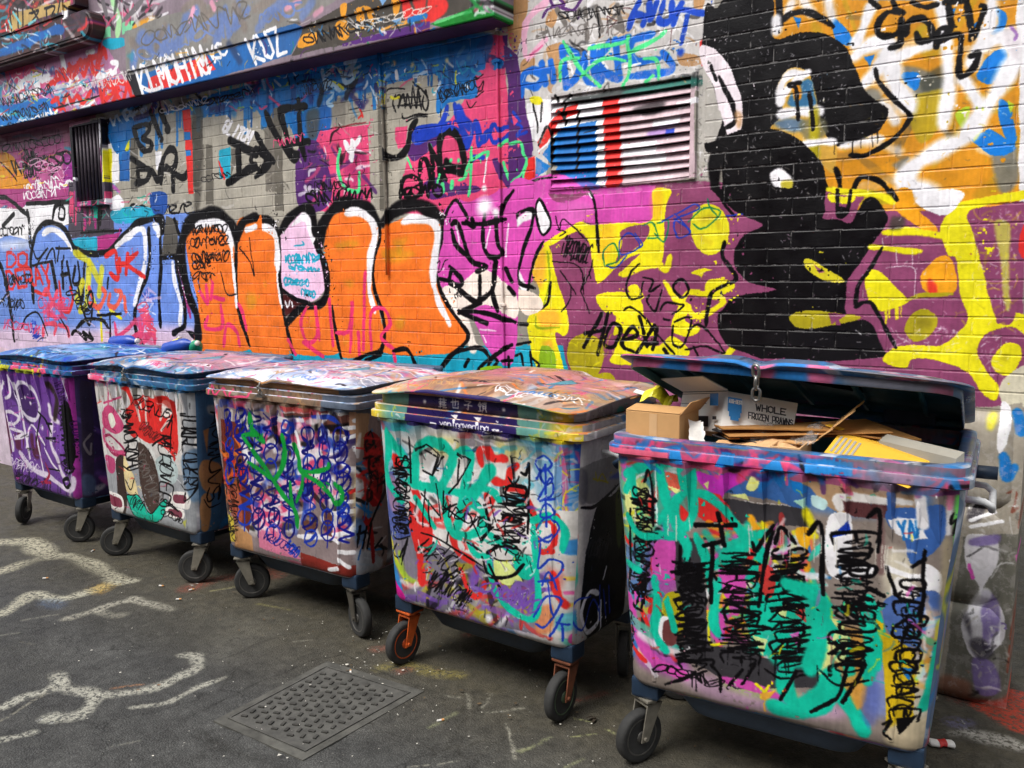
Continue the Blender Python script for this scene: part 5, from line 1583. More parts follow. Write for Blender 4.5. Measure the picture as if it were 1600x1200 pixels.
BC[3].view(340, 630, 4.137, bside(3)).run('''
F #8a7470 : 860,60 1120,60 1120,1180 860,1180
F #a88060 : 860,60 960,60 960,300 860,260
f W .8,6 : 880,430 950,470 930,700 870,800
n WSKBr 24,.8 : 880,200 1100,1100 60 36
f #3868a0 .7,10 : 870,780 980,760 960,900 880,940
f #b0b4bc .9,10 : 880,960 1080,1000 1070,1130 900,1140
f #98181a : 940,200 990,180 1040,240 1070,420 1060,640 1000,650 980,460 940,320
s K 14 : 960,200 980,180 1000,260 960,260; 990,240 1040,330
n RRK 26,.9 : 950,220 1080,640 40 35
s #98181a 34 : 960,740 1010,840 1030,1030 ; 1000,760 1020,900
s K 18 : 940,800 930,940 ; 930,850 970,830; 980,800 960,940 ; 1010,780 990,940 ; 1060,640 1000,790 ; 1080,880 1040,940
s #2060a8 8 : 970,640 960,760 ; 960,900 940,1020
''')
BC[3].view(0, 0, 1, ident).run('''
F #7c6654 : 0.1,1.14 1.4,1.14 1.4,1.34 0.1,1.34
n trKDG .02,.6 : 0.2,1.15 1.35,1.3 70 95
F #5a6474 : 1.1,1.14 1.4,1.14 1.4,1.34 1.1,1.34
F #a87848 : 0.3,1.222 1.2,1.222 1.2,1.256 0.3,1.256
s P .012 : .24,1.16 .26,1.21 .3,1.16 .36,1.2 .4,1.155; .44,1.2 .42,1.16 .5,1.165 .56,1.17 .58,1.2
f #e8e8f0 .8,.02 : 3.4,.3 4.0,.28 4.2,.4 3.6,.5
f #6888c0 .6,.03 : 3.6,.34 3.9,.32 3.9,.42
n Wt .02,.8 : 3.7,.3 4.3,.9 80 96
''')
# --- 4: teal, red and black, yellow rim
BC[4].view(590, 660, 3.43, bfront(4)).run('''
F #cac6c2 : 20,40 1060,130 1080,1180 60,960
f #e8e4e0 .9,20 : 180,300 560,240 900,300 900,620 560,700 240,620
f #6aa8c8 .7,20 : 820,120 960,140 960,420 860,420 ; 40,120 160,140 150,300 50,280
f #8c7cb0 .8,20 : 200,820 560,860 860,960 860,1120 480,1060 220,960
f #d8c860 .6,20 : 300,80 460,90 440,180 300,160; 640,90 800,110 780,200 640,170
f #58505c .6,20 : 460,60 620,80 600,200 480,180; 780,110 880,130 860,220
f #90b848 .6,16 : 100,740 260,820 240,960 120,900; 400,960 560,1000 500,1050
f #c85040 .6,16 : 180,700 300,760 280,900 200,860; 900,760 1000,820 960,960
n WWSGCK 30,.7 : 100,60 1000,400 60 41
F #4e5c9c : 40,260 90,260 180,560 200,900 60,920 40,500
f #b88aa0 .7,8 : 50,280 120,330 110,480 60,440
F #7c7684 : 60,640 200,600 560,760 860,760 860,1140 500,1060 200,960 60,860
n vvWGoRK 34,.8 : 190,760 860,1080 90 42
s Y 26,.8,.4 : 60,620 100,740 160,860 
s #3080c0 44 : 50,700 90,800 120,900 
f #d01890 : 45,840 90,850 150,940 80,945
s #a8c838 30,.8,.4 : 90,740 160,830 230,870 ; 140,800 120,700
s W 26,.7,.5 : 130,850 200,880 240,840
f #6a98c8 .9,6 : 960,140 1050,140 1060,480 960,470
s #b070a0 34 : 1000,140 1005,480
s #3050a8 44 : 1062,130 1064,330
n BYPS 14,.8 : 960,150 1090,560 50 43
F #d8d4ce : 960,470 1090,480 1080,640 1010,600
f B .8,4 : 990,640 1080,640 1080,720 990,700
s #e8c840 20,.8,.5 : 1000,840 1090,860 ; 1020,990 1080,985
s #d84890 20,.8,.5 : 1000,920 1090,935
f #48b0c0 .8,8 : 960,1040 1070,1030 1060,1120 960,1110
f #d0509a : 1010,1150 1070,1130 1085,1190 1020,1200
f #d88048 .8,8 : 860,1000 940,980 930,1120 850,1120
s R 50 : 90,190 110,230; 190,350 210,400
F R : 170,420 250,480 300,560 280,700 200,690 170,560
s R 46 : 560,230 550,160 590,142 622,190 690,192
s R 40 : 620,312 690,322 712,260 745,230
s R 42 : 690,352 750,352 800,422 850,542
s R 44 : 400,560 422,680 502,742
s R 40 : 580,380 600,440 620,400 ; 380,400 350,480 400,540
s R 34 : 440,790 482,900 532,932 572,862
s R 50 : 220,640 232,760 235,860
s R 46 : 940,810 962,920 1002,985
c R 30 : 850,540 930,540 950,640 870,690
s R 26 : 860,690 940,690; 960,500 1010,610
n RR 24,.9 : 200,440 560,640 26 44
n WW 26,.9 : 220,240 560,560 24 45
f #dce88c : 600,760 680,735 745,800 720,870 660,850 ; 700,820 760,790 780,860
s #8060b0 22 : 700,920 760,860 822,900 802,972 730,982 700,930; 760,870 770,980; 500,880 560,900
s T 47 : 50,40 60,140 40,240 60,330 130,420
s T 47 : 60,60 130,180 200,310
s T 57 : 190,330 215,140 330,105 405,180 372,280 330,365
s T 47 : 290,300 350,420 385,570
s T 46 : 420,170 470,145 505,200 472,320 432,480
s T 64 : 610,250 560,320 480,430 420,570
s T 47 : 500,420 562,480 562,570 470,605 400,592
s T 43 : 180,330 330,360 480,390
s T 40 : 540,340 620,372 655,425
s T 33 : 200,400 300,560; 180,300 140,330
s T 40 : 600,700 622,880 702,992 822,1055 862,960 842,700 832,560
s T 41 : 820,530 930,505 1000,580 990,690
s T 36 : 590,590 740,700 810,730 ; 480,600 520,700 600,720
f T : 730,720 845,760 822,840 760,820
s K 12 : 165,80 175,320 ; 120,230 140,180 160,200
h K 9 : 130,190 130,600 85 OWMRAOVOS 46
g K 7 : 130,200 130,590 70 10 461
s K 10 : 100,650 80,700 120,720 160,620 130,760
h K 10 : 745,350 700,720 140 OAMWRAME 47
g K 9 : 745,370 700,700 120 9 471
s K 11 : 725,180 732,325 ; 700,290 730,332 755,290
s K 15 : 765,270 792,280 810,235 800,600
s K 18 : 560,720 600,822 720,822 785,760 ; 600,762 662,892 ; 590,700 655,662 ; 580,440 600,560 560,640
c K 12 : 700,340 790,350 780,420 690,410
l K 10 : 240,260 290,285 355,180; 290,285 330,160 ; 250,150 330,190 ; 200,140 250,130 ; 440,200 430,330 380,380 ; 430,170 460,190 ; 350,370 350,450 470,530 ; 230,380 330,500 ; 270,420 280,560; 420,440 350,470
s K 10 : 230,590 350,640 560,770; 480,640 560,690 ; 380,590 370,650; 500,560 530,520 ; 620,560 560,620
h K 8 : 250,640 420,800 110 UYEVOR 48
g K 8 : 290,820 480,960 110 9 49
c b 12 : 890,178 932,225 892,262 855,222 ; 902,250 942,300 902,332 872,282
s b 14 : 860,410 925,300 942,380 870,420 ; 850,300 900,240 ; 890,412 950,410
c b 11 : 868,500 902,432 952,480 902,512 ; 850,590 902,512 970,560 912,642
s b 12 : 860,640 940,600; 870,650 860,780 920,732 990,762 952,832 862,850 ; 880,870 920,800 960,900 ; 840,1040 902,932 982,962 902,1092 848,1080 ; 928,1142 992,1030; 960,1072 1012,1090; 985,1080 986,1170 ; 900,230 902,560; 910,840 940,1030 990,960
b W 20 : 595,1055
d #4a4a4c 6 : 200,960 800,1100 10 -60 5
''')
BC[4].view(880, 640, 3, bside(4)).run('''
F #c2beba : 60,120 270,160 280,1100 100,1120
f #8f8c88 : 80,270 260,220 262,340 110,440
f #5c5a60 .8,6 : 60,280 100,290 105,420 80,440
s o 8 : 140,290 150,330 170,300 190,330 ; 130,320 200,340
f b .8,5 : 200,320 260,280 260,320
f K : 160,440 210,405 300,430 300,1062 130,1062 105,800 125,560
s K 16 : 88,462 150,445 250,350
f #5a7020 .8,6 : 240,400 275,380 275,640 250,600
s W 24 : 185,870 140,862 112,962 140,1052 192,1002 195,930
s W 12 : 200,900 210,1060; 215,740 205,800
s b 9 : 150,880 90,900 82,1000 120,1040 160,900 200,960 ; 190,830 200,990 ; 210,850 230,980; 235,830 245,960
g #3a3a3c 6 : 110,640 220,660 80 8 3
''')
BC[4].view(0, 0, 1, ident).run('''
F #d8b838 : 0.1,1.14 1.4,1.14 1.4,1.33 0.1,1.33
f #3f8aa0 .8,.03 : .3,1.13 .5,1.13 .5,1.33 .3,1.33; 1.0,1.13 1.15,1.13 1.15,1.33 1.0,1.33
F #2a1f58 : .42,1.14 1.02,1.14 1.0,1.33 .44,1.33
n WBY .008,.7 : .2,1.15 .42,1.22 14 97
n WSYo .012,.7 : 1.1,1.15 1.35,1.25 26 98
f R .9,.01 : 1.26,1.225 1.3,1.225 1.3,1.26 1.26,1.26
s W .008 : .57,1.163 .6,1.163 ; .9,1.163 .93,1.163
b W .008 : .52,1.245; .94,1.245
F W : .672,1.205 .712,1.205 .704,1.193 .702,1.172 .692,1.172 .690,1.193; .792,1.205 .832,1.205 .824,1.193 .822,1.172 .812,1.172 .810,1.193
''')
def glyphs_local(c, x, z, h, strokes, w=.005):
    for st in strokes: c.stroke([(x + a * h, z + b * h) for a, b in st], w, 'W', 1, .15, smooth=False)
_c = BC[4].view(0, 0, 1, ident)
_h = .042
glyphs_local(_c, .60, 1.228, _h, [[(0, .9), (.45, .9)], [(.2, 1), (.2, .6)], [(0, .6), (.45, .6)], [(.05, .4), (.4, .4)], [(.2, .6), (.2, 0)], [(.0, .1), (.4, .2)], [(.6, 1), (.55, .7), (.55, 0)], [(.55, .8), (1, .8)], [(.55, .55), (.95, .55)], [(.55, .3), (.95, .3)], [(.55, .05), (1, .05)], [(.75, .95), (.75, .05)]])
glyphs_local(_c, .67, 1.228, _h, [[(0, .6), (.9, .75), (.85, .4)], [(.2, .95), (.2, .1), (.9, .1), (.9, .25)], [(.5, .9), (.5, .3)]])
glyphs_local(_c, .74, 1.228, _h, [[(.1, .9), (.8, .9), (.5, .65)], [(.5, .65), (.5, .05), (.35, .1)], [(0, .5), (1, .5)]])
glyphs_local(_c, .81, 1.228, _h, [[(.2, 1), (0, .7)], [(.2, 1), (.4, .75)], [(.05, .6), (.35, .6)], [(.2, .75), (.2, .1)], [(0, .05), (.4, .15)], [(.5, .95), (1, .95)], [(.55, .8), (.95, .8), (.95, .4), (.55, .4), (.55, .8)], [(.55, .6), (.95, .6)], [(.6, .3), (.5, 0)], [(.85, .3), (1, 0)]])
_c.text('yeningyening', (.62, 1.155), (.88, 1.155), -.028, .0045, 'W')
_c.run('''
s #e8e4e0 .008,.8 : 3.55,.36 3.58,.42 ; 3.62,.36 3.63,.44 ; 3.66,.4 3.72,.36
g #e8e0d8 .006 : 3.5,.40 3.85,.40 .07 9 5
g #3a5a90 .008 : 3.55,.44 3.8,.44 .06 6 6
f #c8d0b8 .8,.03 : 3.2,.28 3.35,.28 3.35,.6 3.2,.6
f #9a6a48 .7,.03 : 3.5,.3 3.9,.3 3.9,.8 3.5,.8
f #c07080 .6,.05 : 3.6,.6 4.2,.55 4.2,.9 3.6,.95
g #eeeeee .005 : 4.0,.4 4.25,.42 .06 6 8
''')
BC[1].view(0, 570, 5.217, bfront(1), 1.2).run('''
g K 5 : 20,880 300,960 60 12 401
g #e8e0ec 6 : 20,760 300,840 60 9 402
n UKvM 10,.7 : 0,60 560,1000 60 403
''')
BC[2].view(130, 590, 4.615, bfront(2), 1.1).run('''
n KWDRP 8,.8 : 70,80 760,1000 70 411
g K 6 : 560,960 720,1040 60 6 412
g #6a6460 6 : 400,560 540,900 90 10 413
''')
BC[4].view(590, 660, 3.43, bfront(4)).run('''
g K 7 : 350,460 620,560 60 7 421
l K 8 : 200,150 260,120 340,170 300,260 ; 430,160 500,200 430,330 ; 250,360 240,560 ; 310,330 340,520 ; 460,420 560,640 ; 570,440 600,540; 600,400 640,560
n KWvGo 9,.8 : 180,700 860,1080 80 422
n WKSB 8,.7 : 300,80 1000,420 60 423
g v 9 : 500,860 840,960 90 6 424
''')
# --- 5: the open one
BC[5].view(960, 700, 3.157, bfront(5)).run('''
F #8a7e76 : 20,20 1780,200 1700,1560 50,1150
f #38a890 .8,20 : 40,100 300,80 340,420 200,520 40,420
f #d8d070 .8,14 : 50,160 180,180 180,420 60,400
f #b048b0 .8,18 : 180,440 330,440 320,680 180,700; 100,900 320,1000 360,1140 120,1060
f #4878b8 .8,18 : 40,500 180,520 160,760 40,700; 900,100 1500,160 1500,330 960,300
f #c8a0c0 .8,20 : 300,1100 700,1160 1100,1260 1080,1340 500,1240
f #d89838 .8,18 : 1100,900 1260,920 1240,1120 1100,1100
f #8090c8 .8,18 : 1260,1000 1400,1020 1380,1300 1240,1280
f #e0d8c0 .8,20 : 1350,500 1480,560 1460,800 1340,760; 1400,1150 1560,1180 1520,1400 1380,1380
f #a8c868 .7,18 : 560,1120 900,1200 860,1260 560,1180
n TMRWYBK 30,.8 : 40,80 320,1050 70 51
f #3a66a6 : 440,50 960,110 960,295 720,240 540,210 480,130
f #6a5a50 .8,10 : 480,70 720,90 720,150 600,130
f #c232b6 : 390,120 480,130 610,110 645,150 560,205 520,245 440,200
f #e6ea92 : 650,190 700,108 722,160 692,205; 565,230 650,220 665,255 ; 440,180 470,160 460,210
f #d8604c : 255,120 335,140 312,205 250,190
f #e6ea92 : 255,180 335,205 310,230 ; 60,150 120,180 100,300 50,290 ; 90,330 130,330 120,400
f B : 880,150 940,130 950,210 890,210
f #a8dcc8 : 880,260 945,240 945,300
f #e8e4e4 .9,2 : 560,250 760,270 940,300 700,265
F #3a383c : 400,265 510,235 700,270 960,300 960,390 640,375 420,330
f R : 420,230 500,220 540,240 600,380 560,400 420,340 ; 300,260 380,340 350,400 300,340
n RMYTWPAB 34,.95 : 480,370 960,960 120 52
n YTMW 30,.9 : 620,420 1100,1000 60 53
f R : 640,500 710,520 720,620 680,660 650,580; 760,700 800,740 790,790
f M : 520,580 640,600 600,740 540,720; 480,800 540,830 540,930 480,920; 200,470 315,455 305,600 280,655 195,630
f #f0b020 : 900,400 960,400 960,480 910,470; 440,800 470,800 465,880
F #3a383c : 300,450 405,440 450,700 460,960 350,960 300,640
F #3a383c : 340,960 480,965 820,1060 1120,1120 1120,1180 600,1185 460,1090 370,1040
f o : 240,740 320,720 345,900 270,905
s Y 12 : 470,830 475,960 560,960
s M 56 : 60,740 110,900 200,1050 340,1125
s M 40 : 540,1140 700,1180 900,1270
s W 24 : 235,970 232,850 290,842
f #6a3838 : 245,860 300,850 310,960 250,970
s W 40,.8,.5 : 130,920 220,980 ; 270,1000 350,1020
s R 22 : 55,955 110,1010 155,1052 ; 175,885 130,800 ; 150,735 192,760 172,805 ; 45,450 80,480
f #58b8a0 .8,3 : 40,800 120,850 200,900 190,940 60,860 
f #6a8ab0 .8,8 : 50,480 100,560 100,640 40,620
s T 50 : 60,130 130,95 225,72 285,60
s T 46 : 222,60 242,200 282,330 352,470 352,540
f T : 315,66 392,72 402,200 372,230 325,190
s T 44 : 370,200 302,260 310,350 352,385 392,320 382,210
s T 46 : 400,220 502,262 602,382 645,470 552,542 480,590
s T 44 : 640,440 745,420; 400,430 452,560 502,800; 210,430 305,432
s T 36 : 222,362 252,320 255,402; 90,140 102,250; 55,210 80,160
s T 40 : 200,640 212,760 200,900 252,1000
f T .9,2 : 540,480 660,440 640,560 520,600 ; 720,680 840,620 900,760 820,860 700,820
s T 70 : 800,860 840,1020 830,1190
s #d8f0e8 8 : 205,60 210,380
''')
BC[5].view(940, 700, 2.4, bfront(5)).run('''
f T .9,6 : 560,530 700,490 820,560 850,700 800,810 660,820 590,720
s T 46 : 540,330 600,400 560,480 ; 620,560 560,640 600,760 ; 830,640 900,720 930,860
s T 52 : 690,800 690,900 740,970 830,965 890,890
s T 46 : 860,850 930,950 990,1060
s T 36 : 440,500 420,640 440,700 ; 1000,560 1040,680 1030,820
f #e8ec98 .9,2 : 640,600 700,590 690,650 ; 560,700 620,720 600,780; 870,700 920,690 910,800 870,790
f M .9,2 : 480,480 540,500 520,620 480,600; 700,700 740,690 740,760
f R .9,2 : 590,440 650,460 640,560 600,540; 720,620 760,600 770,660
''')
BC[5].view(960, 700, 3.157, bfront(5)).run('''
s K 14 : 150,165 185,118 192,385 ; 75,300 75,560 62,710
h K 10 : 140,190 140,690 100 SWMWROVAN 54
g K 8 : 140,210 140,680 80 10 541
s K 16 : 85,720 112,700 120,742 92,782 132,805 ; 110,690 160,650 130,790
f K : 120,640 165,650 135,750
h K 12 : 375,570 390,1090 140 WAMNEPARAMWE 55
g K 11 : 375,590 390,1080 120 12 551
s K 16 : 322,480 320,600; 285,612 440,600 ; 290,560 440,580
h K 13 : 610,520 640,1060 175 MWEANKEAWME 56
g K 10 : 610,560 640,1060 150 11 561
s K 22 : 400,380 600,382; 510,322 542,482; 440,482 525,462; 482,470 476,760
h K 13 : 860,490 880,1100 175 SMWAYMKALEWO 57
g K 10 : 860,520 880,1080 150 12 571
s K 20 : 680,470 702,505 782,382 742,562 712,782; 792,470 822,390 890,465
s K 14 : 248,1165 342,1142 402,1102 ; 480,1070 522,1122 522,1200 ; 632,1162 692,1062 ; 560,1180 630,1090
s K 6 : 380,1100 380,1180; 400,1100 400,1200; 440,1110 445,1170; 345,540 345,590; 370,540 375,590
s Y 16 : 700,1160 740,1200 ; 760,1170 730,1230 
f #f0b040 : 720,1210 800,1190 740,1260
d #f0b040 10 : 730,1210 770,1210 4 90 3
''')
BC[5].view(1220, 720, 2.61, bfront(5)).run('''
f #b4926e : 110,45 530,75 540,195 380,200 230,205 130,120
f #5a3436 : 255,155 430,165 440,230 290,225; 245,100 280,110 270,140
s #f0ece8 34 : 240,190 238,145 320,150 530,172
f #3a62a8 : 440,100 465,100 465,200 440,200 ; 440,200 560,190 660,180 660,330 540,420 500,310 440,260
f #b8d8d8 : 130,140 190,160 180,200 130,180
F W : 440,240 552,235 600,320 540,325 470,300
t B 10 : 485,322 590,308 70 YAF
s W 44 : 570,150 576,260
f W : 590,420 655,470 640,580 590,590 580,500
s W 26 : 430,430 540,470 600,480
f W : 200,222 282,222 300,400 400,440 300,480 200,460 178,340
f b : 200,312 272,240 285,290
s #755a58 28,.9,.4 : 405,200 410,450
f #4e6cac : 430,560 640,540 650,720 540,760 440,700
f #c8a890 .8,10 : 600,620 660,640 640,760 560,780
F #d6b41c : 408,690 470,720 545,780 545,1050 430,1095
f #d6b41c : 370,640 420,660 400,780
f B : 480,840 540,850 520,900
f #e8e4e0 : 480,470 560,520 540,560 450,540
f #e0a040 .9,5 : 240,900 345,880 335,1000 260,1010
f #5060b0 .6,10 : 350,900 400,920 390,1060 330,1080
f #c8b898 .9,8 : 440,1080 640,1060 600,1180 440,1160
n WYBATt 24,.7 : 560,600 680,1000 30 58
f #e6ea92 : 150,700 200,720 190,880 140,840 ; 200,640 270,660 240,700
s T 66 : 20,500 150,560 160,700 120,850
s T 66 : -30,1000 60,1020 150,960 210,870
s T 54 : 190,870 262,982 335,1110
s T 56 : 310,600 372,740 350,900
s T 40 : 640,760 620,900 580,1020
s T 26 : 665,760 640,950 600,1170
s #74e268 50 : 745,130 725,400 700,740
s W 20,.8,.5 : 690,130 680,300
f #b8a888 .8,6 : 660,340 690,350 680,600 650,620
h K 12 : 310,290 280,880 150 ETWRAYMCOUAME 59
g K 9 : 310,320 280,860 120 13 591
s K 18 : 110,300 162,262 172,545 ; 350,232 402,205 396,370 ; 360,520 420,550; 330,600 410,598
s K 15 : 262,872 232,962 120,1022 ; 322,872 252,985 ; 60,860 0,970
h K 10 : 535,480 495,1060 105 OSERBROCUALE 60
g K 8 : 535,500 495,1040 80 12 601
s K 14 : 435,430 470,545 ; 588,370 572,655 ; 538,432 592,402
f K : 470,1050 562,1040 480,1115
s K 11 : 418,1075 450,1058 422,1110 452,1132
s K 10 : 700,220 690,260 715,250 700,310
''')
BC[5].view(0, 0, 1, ident).run('''
F #9a5070 : 0.1,1.13 1.4,1.13 1.4,1.21 0.1,1.21
n PPBBBKU .022,.85 : 0.18,1.145 1.33,1.21 90 99
F #d8607c : 0.18,1.145 .42,1.145 .42,1.18 .18,1.18
F #2a86d0 : .42,1.145 .47,1.145 .46,1.2 .43,1.2; .58,1.15 .64,1.15 .64,1.2 .6,1.2; .72,1.15 .8,1.15 .78,1.2 ; .86,1.16 1.0,1.165 1.0,1.205 .86,1.2
f #8a8098 .8,.02 : 1.02,1.14 1.2,1.14 1.2,1.2 1.02,1.2
F #2e7cc4 : 0.1,1.215 1.4,1.215 1.4,1.36 0.1,1.36
f #d86a92 .95,.008 : .15,1.215 .34,1.215 .36,1.3 .15,1.3; .46,1.22 .5,1.22 .5,1.26 .46,1.26; .68,1.215 .74,1.215 .74,1.3 .68,1.3; .85,1.215 .92,1.215 .92,1.3 .85,1.3
f #7c7880 .95,.02 : .96,1.21 1.4,1.21 1.4,1.36 .98,1.36
f #b8607c .8,.01 : 1.2,1.215 1.3,1.215 1.3,1.24 1.2,1.24
F #6c829c : 1.5,1.0 3,1.0 3,1.5 1.5,1.5
n SBPW .03,.6 : 1.6,1.05 2.8,1.25 40 100
''')

BC[5].view(960, 700, 3.157, bfront(5)).run('''
n WKYTMR 8,.8 : 60,100 1500,1200 60 501
g K 7 : 200,1080 520,1160 50 6 502
d #d8d4c8 5 : 60,300 1500,500 22 160 503
d K 5 : 300,900 1100,1100 14 120 504
''')
for b_, cl in {1: 'BbWKCL', 2: 'WBPSCtKR', 3: 'WWLStPKB', 4: 'ttWPKBOr'}.items():
    c_ = BC[b_].view(0, 0, 1, ident)
    c_.splat(((3.2, .28), (4.3, 1.05)), list(cl), 170, .016, 600 + b_, .8, 4)
    for k in range(9):
        c_.loops((3.2 + .11 * k, .36 + .05 * (k % 3)), (3.36 + .11 * k, .37 + .06 * (k % 3)), .06, .006, cl[(k * 3) % len(cl)], 5, 620 + 10 * b_ + k)

BC[5].view(960, 700, 3.157, bfront(5)).run('''
g K 7 : 60,820 60,1050 60 6 511
s T 34 : 60,330 120,420 200,440 ; 40,560 120,600 ; 260,760 300,900
n TYMWB 16,.7 : 980,350 1500,1150 22 515
''')
BC[4].view(590, 660, 3.43, bfront(4)).run('''
g v 7 : 620,900 860,990 80 7 521
n TRWKv 14,.85 : 180,420 860,760 60 523
''')
BC[3].view(340, 630, 4.137, bfront(3)).run('''
g K 6 : 100,480 100,880 60 9 531
g #10106c 6 : 300,850 520,960 60 8 532
''')
# ---------------------------------------------------------------- bin geometry
W2, D_ = .5675, .76
def painted_uv(name, im, rough=.45):
    m, nt, bs = mat(name); uv = N(nt, 'ShaderNodeUVMap', uv_map='paint'); ti = N(nt, 'ShaderNodeTexImage', extension='EXTEND', interpolation='Cubic'); ti.image = im; nt.links.new(uv.outputs[0], ti.inputs[0])
    tc = N(nt, 'ShaderNodeTexCoord'); big = noise(nt, 7, 6, .65, tc.outputs['Object']); fine = noise(nt, 70, 4, .7, tc.outputs['Object'])
    col = mix(nt, .7, ti.outputs[0], ramp(nt, big.outputs[0], [(.32, .72), (.6, 1.0)]).outputs[0], 'MULTIPLY')
    # scuffs down to the blue plastic
    sc = N(nt, 'ShaderNodeMapping'); sc.inputs['Scale'].default_value = (1, 1, .35); nt.links.new(tc.outputs['Object'], sc.inputs[0])
    s2 = noise(nt, 38, 6, .75, sc.outputs[0]); col = mix(nt, ramp(nt, s2.outputs[0], [(.66, 0), (.7, .8)]).outputs[0], col, (.055, .085, .14))
    nt.links.new(col, bs.inputs['Base Color'])
    nt.links.new(ramp(nt, big.outputs[0], [(.3, rough - .12), (.7, rough + .12)]).outputs[0], bs.inputs['Roughness'])
    bump(nt, bs, mix(nt, .4, mix(nt, .35, fine.outputs[0], big.outputs[0]), ti.outputs[0]), .32, .007); bs.inputs['Specular IOR Level'].default_value = .25
    return m
M_HOP = plain('hopper_plastic', '#45566c', .5, 0, .3, 6, .2); M_PLAS = plain('bin_plastic', '#1a2c40', .5, 0, .4, 8, .2); M_INNER = plain('bin_inside', '#3d7484', .5, 0, .45, 5, .2)
M_TYRE = plain('tyre_rubber', '#2a2a29', .8, 0, .35, 20, .2); M_HUB = plain('wheel_hub', '#4c4a46', .55, .2, .35, 20); M_FORK = plain('galvanised_fork', '#8d887c', .5, .55, .3, 16)
M_FORKO = plain('orange_fork', '#c85a24', .5, .1, .45, 12); M_HUBO = plain('orange_hub', '#b04a1c', .5, .1, .5, 12); M_FORKR = plain('rusty_fork', '#7c4a34', .55, .2, .5, 14); M_HUBG = plain('green_hub', '#4a5c44', .55, .1, .5, 14)
M_DARK = plain('fork_dark', '#4a463e', .6, .3, .3, 16); M_WHITE = plain('handle_white', '#cfd0d0', .4, 0, .15, 20); M_STEEL = plain('steel_chain', '#8c8a86', .35, .8, .25, 30); M_HINGE = plain('hinge_plastic', '#465c74', .5, 0, .3, 10)
def rr(x0, x1, y0, y1, r, z, nx=14, ny=9, nc=5):
    P = []
    def arc(cx, cy, a0):
        for k in range(nc + 1):
            a = a0 + math.pi / 2 * k / nc; P.append(Vector((cx + r * math.cos(a), cy + r * math.sin(a), z)))
    def ln(a, b, n):
        for k in range(1, n): P.append(Vector((a[0] + (b[0] - a[0]) * k / n, a[1] + (b[1] - a[1]) * k / n, z)))
    arc(x0 + r, y0 + r, math.pi); ln((x0 + r, y0), (x1 - r, y0), nx)
    arc(x1 - r, y0 + r, -math.pi / 2); ln((x1, y0 + r), (x1, y1 - r), ny)
    arc(x1 - r, y1 - r, 0); ln((x1 - r, y1), (x0 + r, y1), nx)
    arc(x0 + r, y1 - r, math.pi / 2); ln((x0, y1 - r), (x0, y0 + r), ny)
    return P
def loft(bm, rings, cap0=False, cap1=False, loop=False):
    R = [[bm.verts.new(p) for p in ring] for ring in rings]; n = len(R[0])
    pairs = list(zip(R[:-1], R[1:])) + ([(R[-1], R[0])] if loop else [])
    for a, b in pairs:
        for k in range(n): bm.faces.new((a[k], a[(k + 1) % n], b[(k + 1) % n], b[k]))
    if cap0: bm.faces.new(R[0][::-1])
    if cap1: bm.faces.new(R[-1])
    return R
def put_uv(me, front=False):
    ul = me.uv_layers.new(name='paint')
    for p in me.polygons:
        n = p.normal; ax = 1 if front else max(range(3), key=lambda i: abs(n[i]) * (1.15 if i == 1 else 1))
        for li in p.loop_indices:
            c = me.vertices[me.loops[li].vertex_index].co
            u, v = ((c.x + .75, c.z), (1.5 + c.y + .3, c.z), (3.75 + c.x, c.y + .3))[{1: 0, 0: 1, 2: 2}[ax]]
            ul.data[li].uv = (u / 4.5, v / 1.5)
def part(name, bm, mt, parent, smooth=False, uv=True, front=False):
    bmesh.ops.recalc_face_normals(bm, faces=bm.faces)
    o = bm_obj(name, bm, mt, parent, smooth)
    if uv: put_uv(o.data, front)
    return o
def smooth_by_angle(o, deg=35):
    try:
        o.data.set_sharp_from_angle(angle=math.radians(deg))
    except Exception: pass
    for p in o.data.polygons: p.use_smooth = True
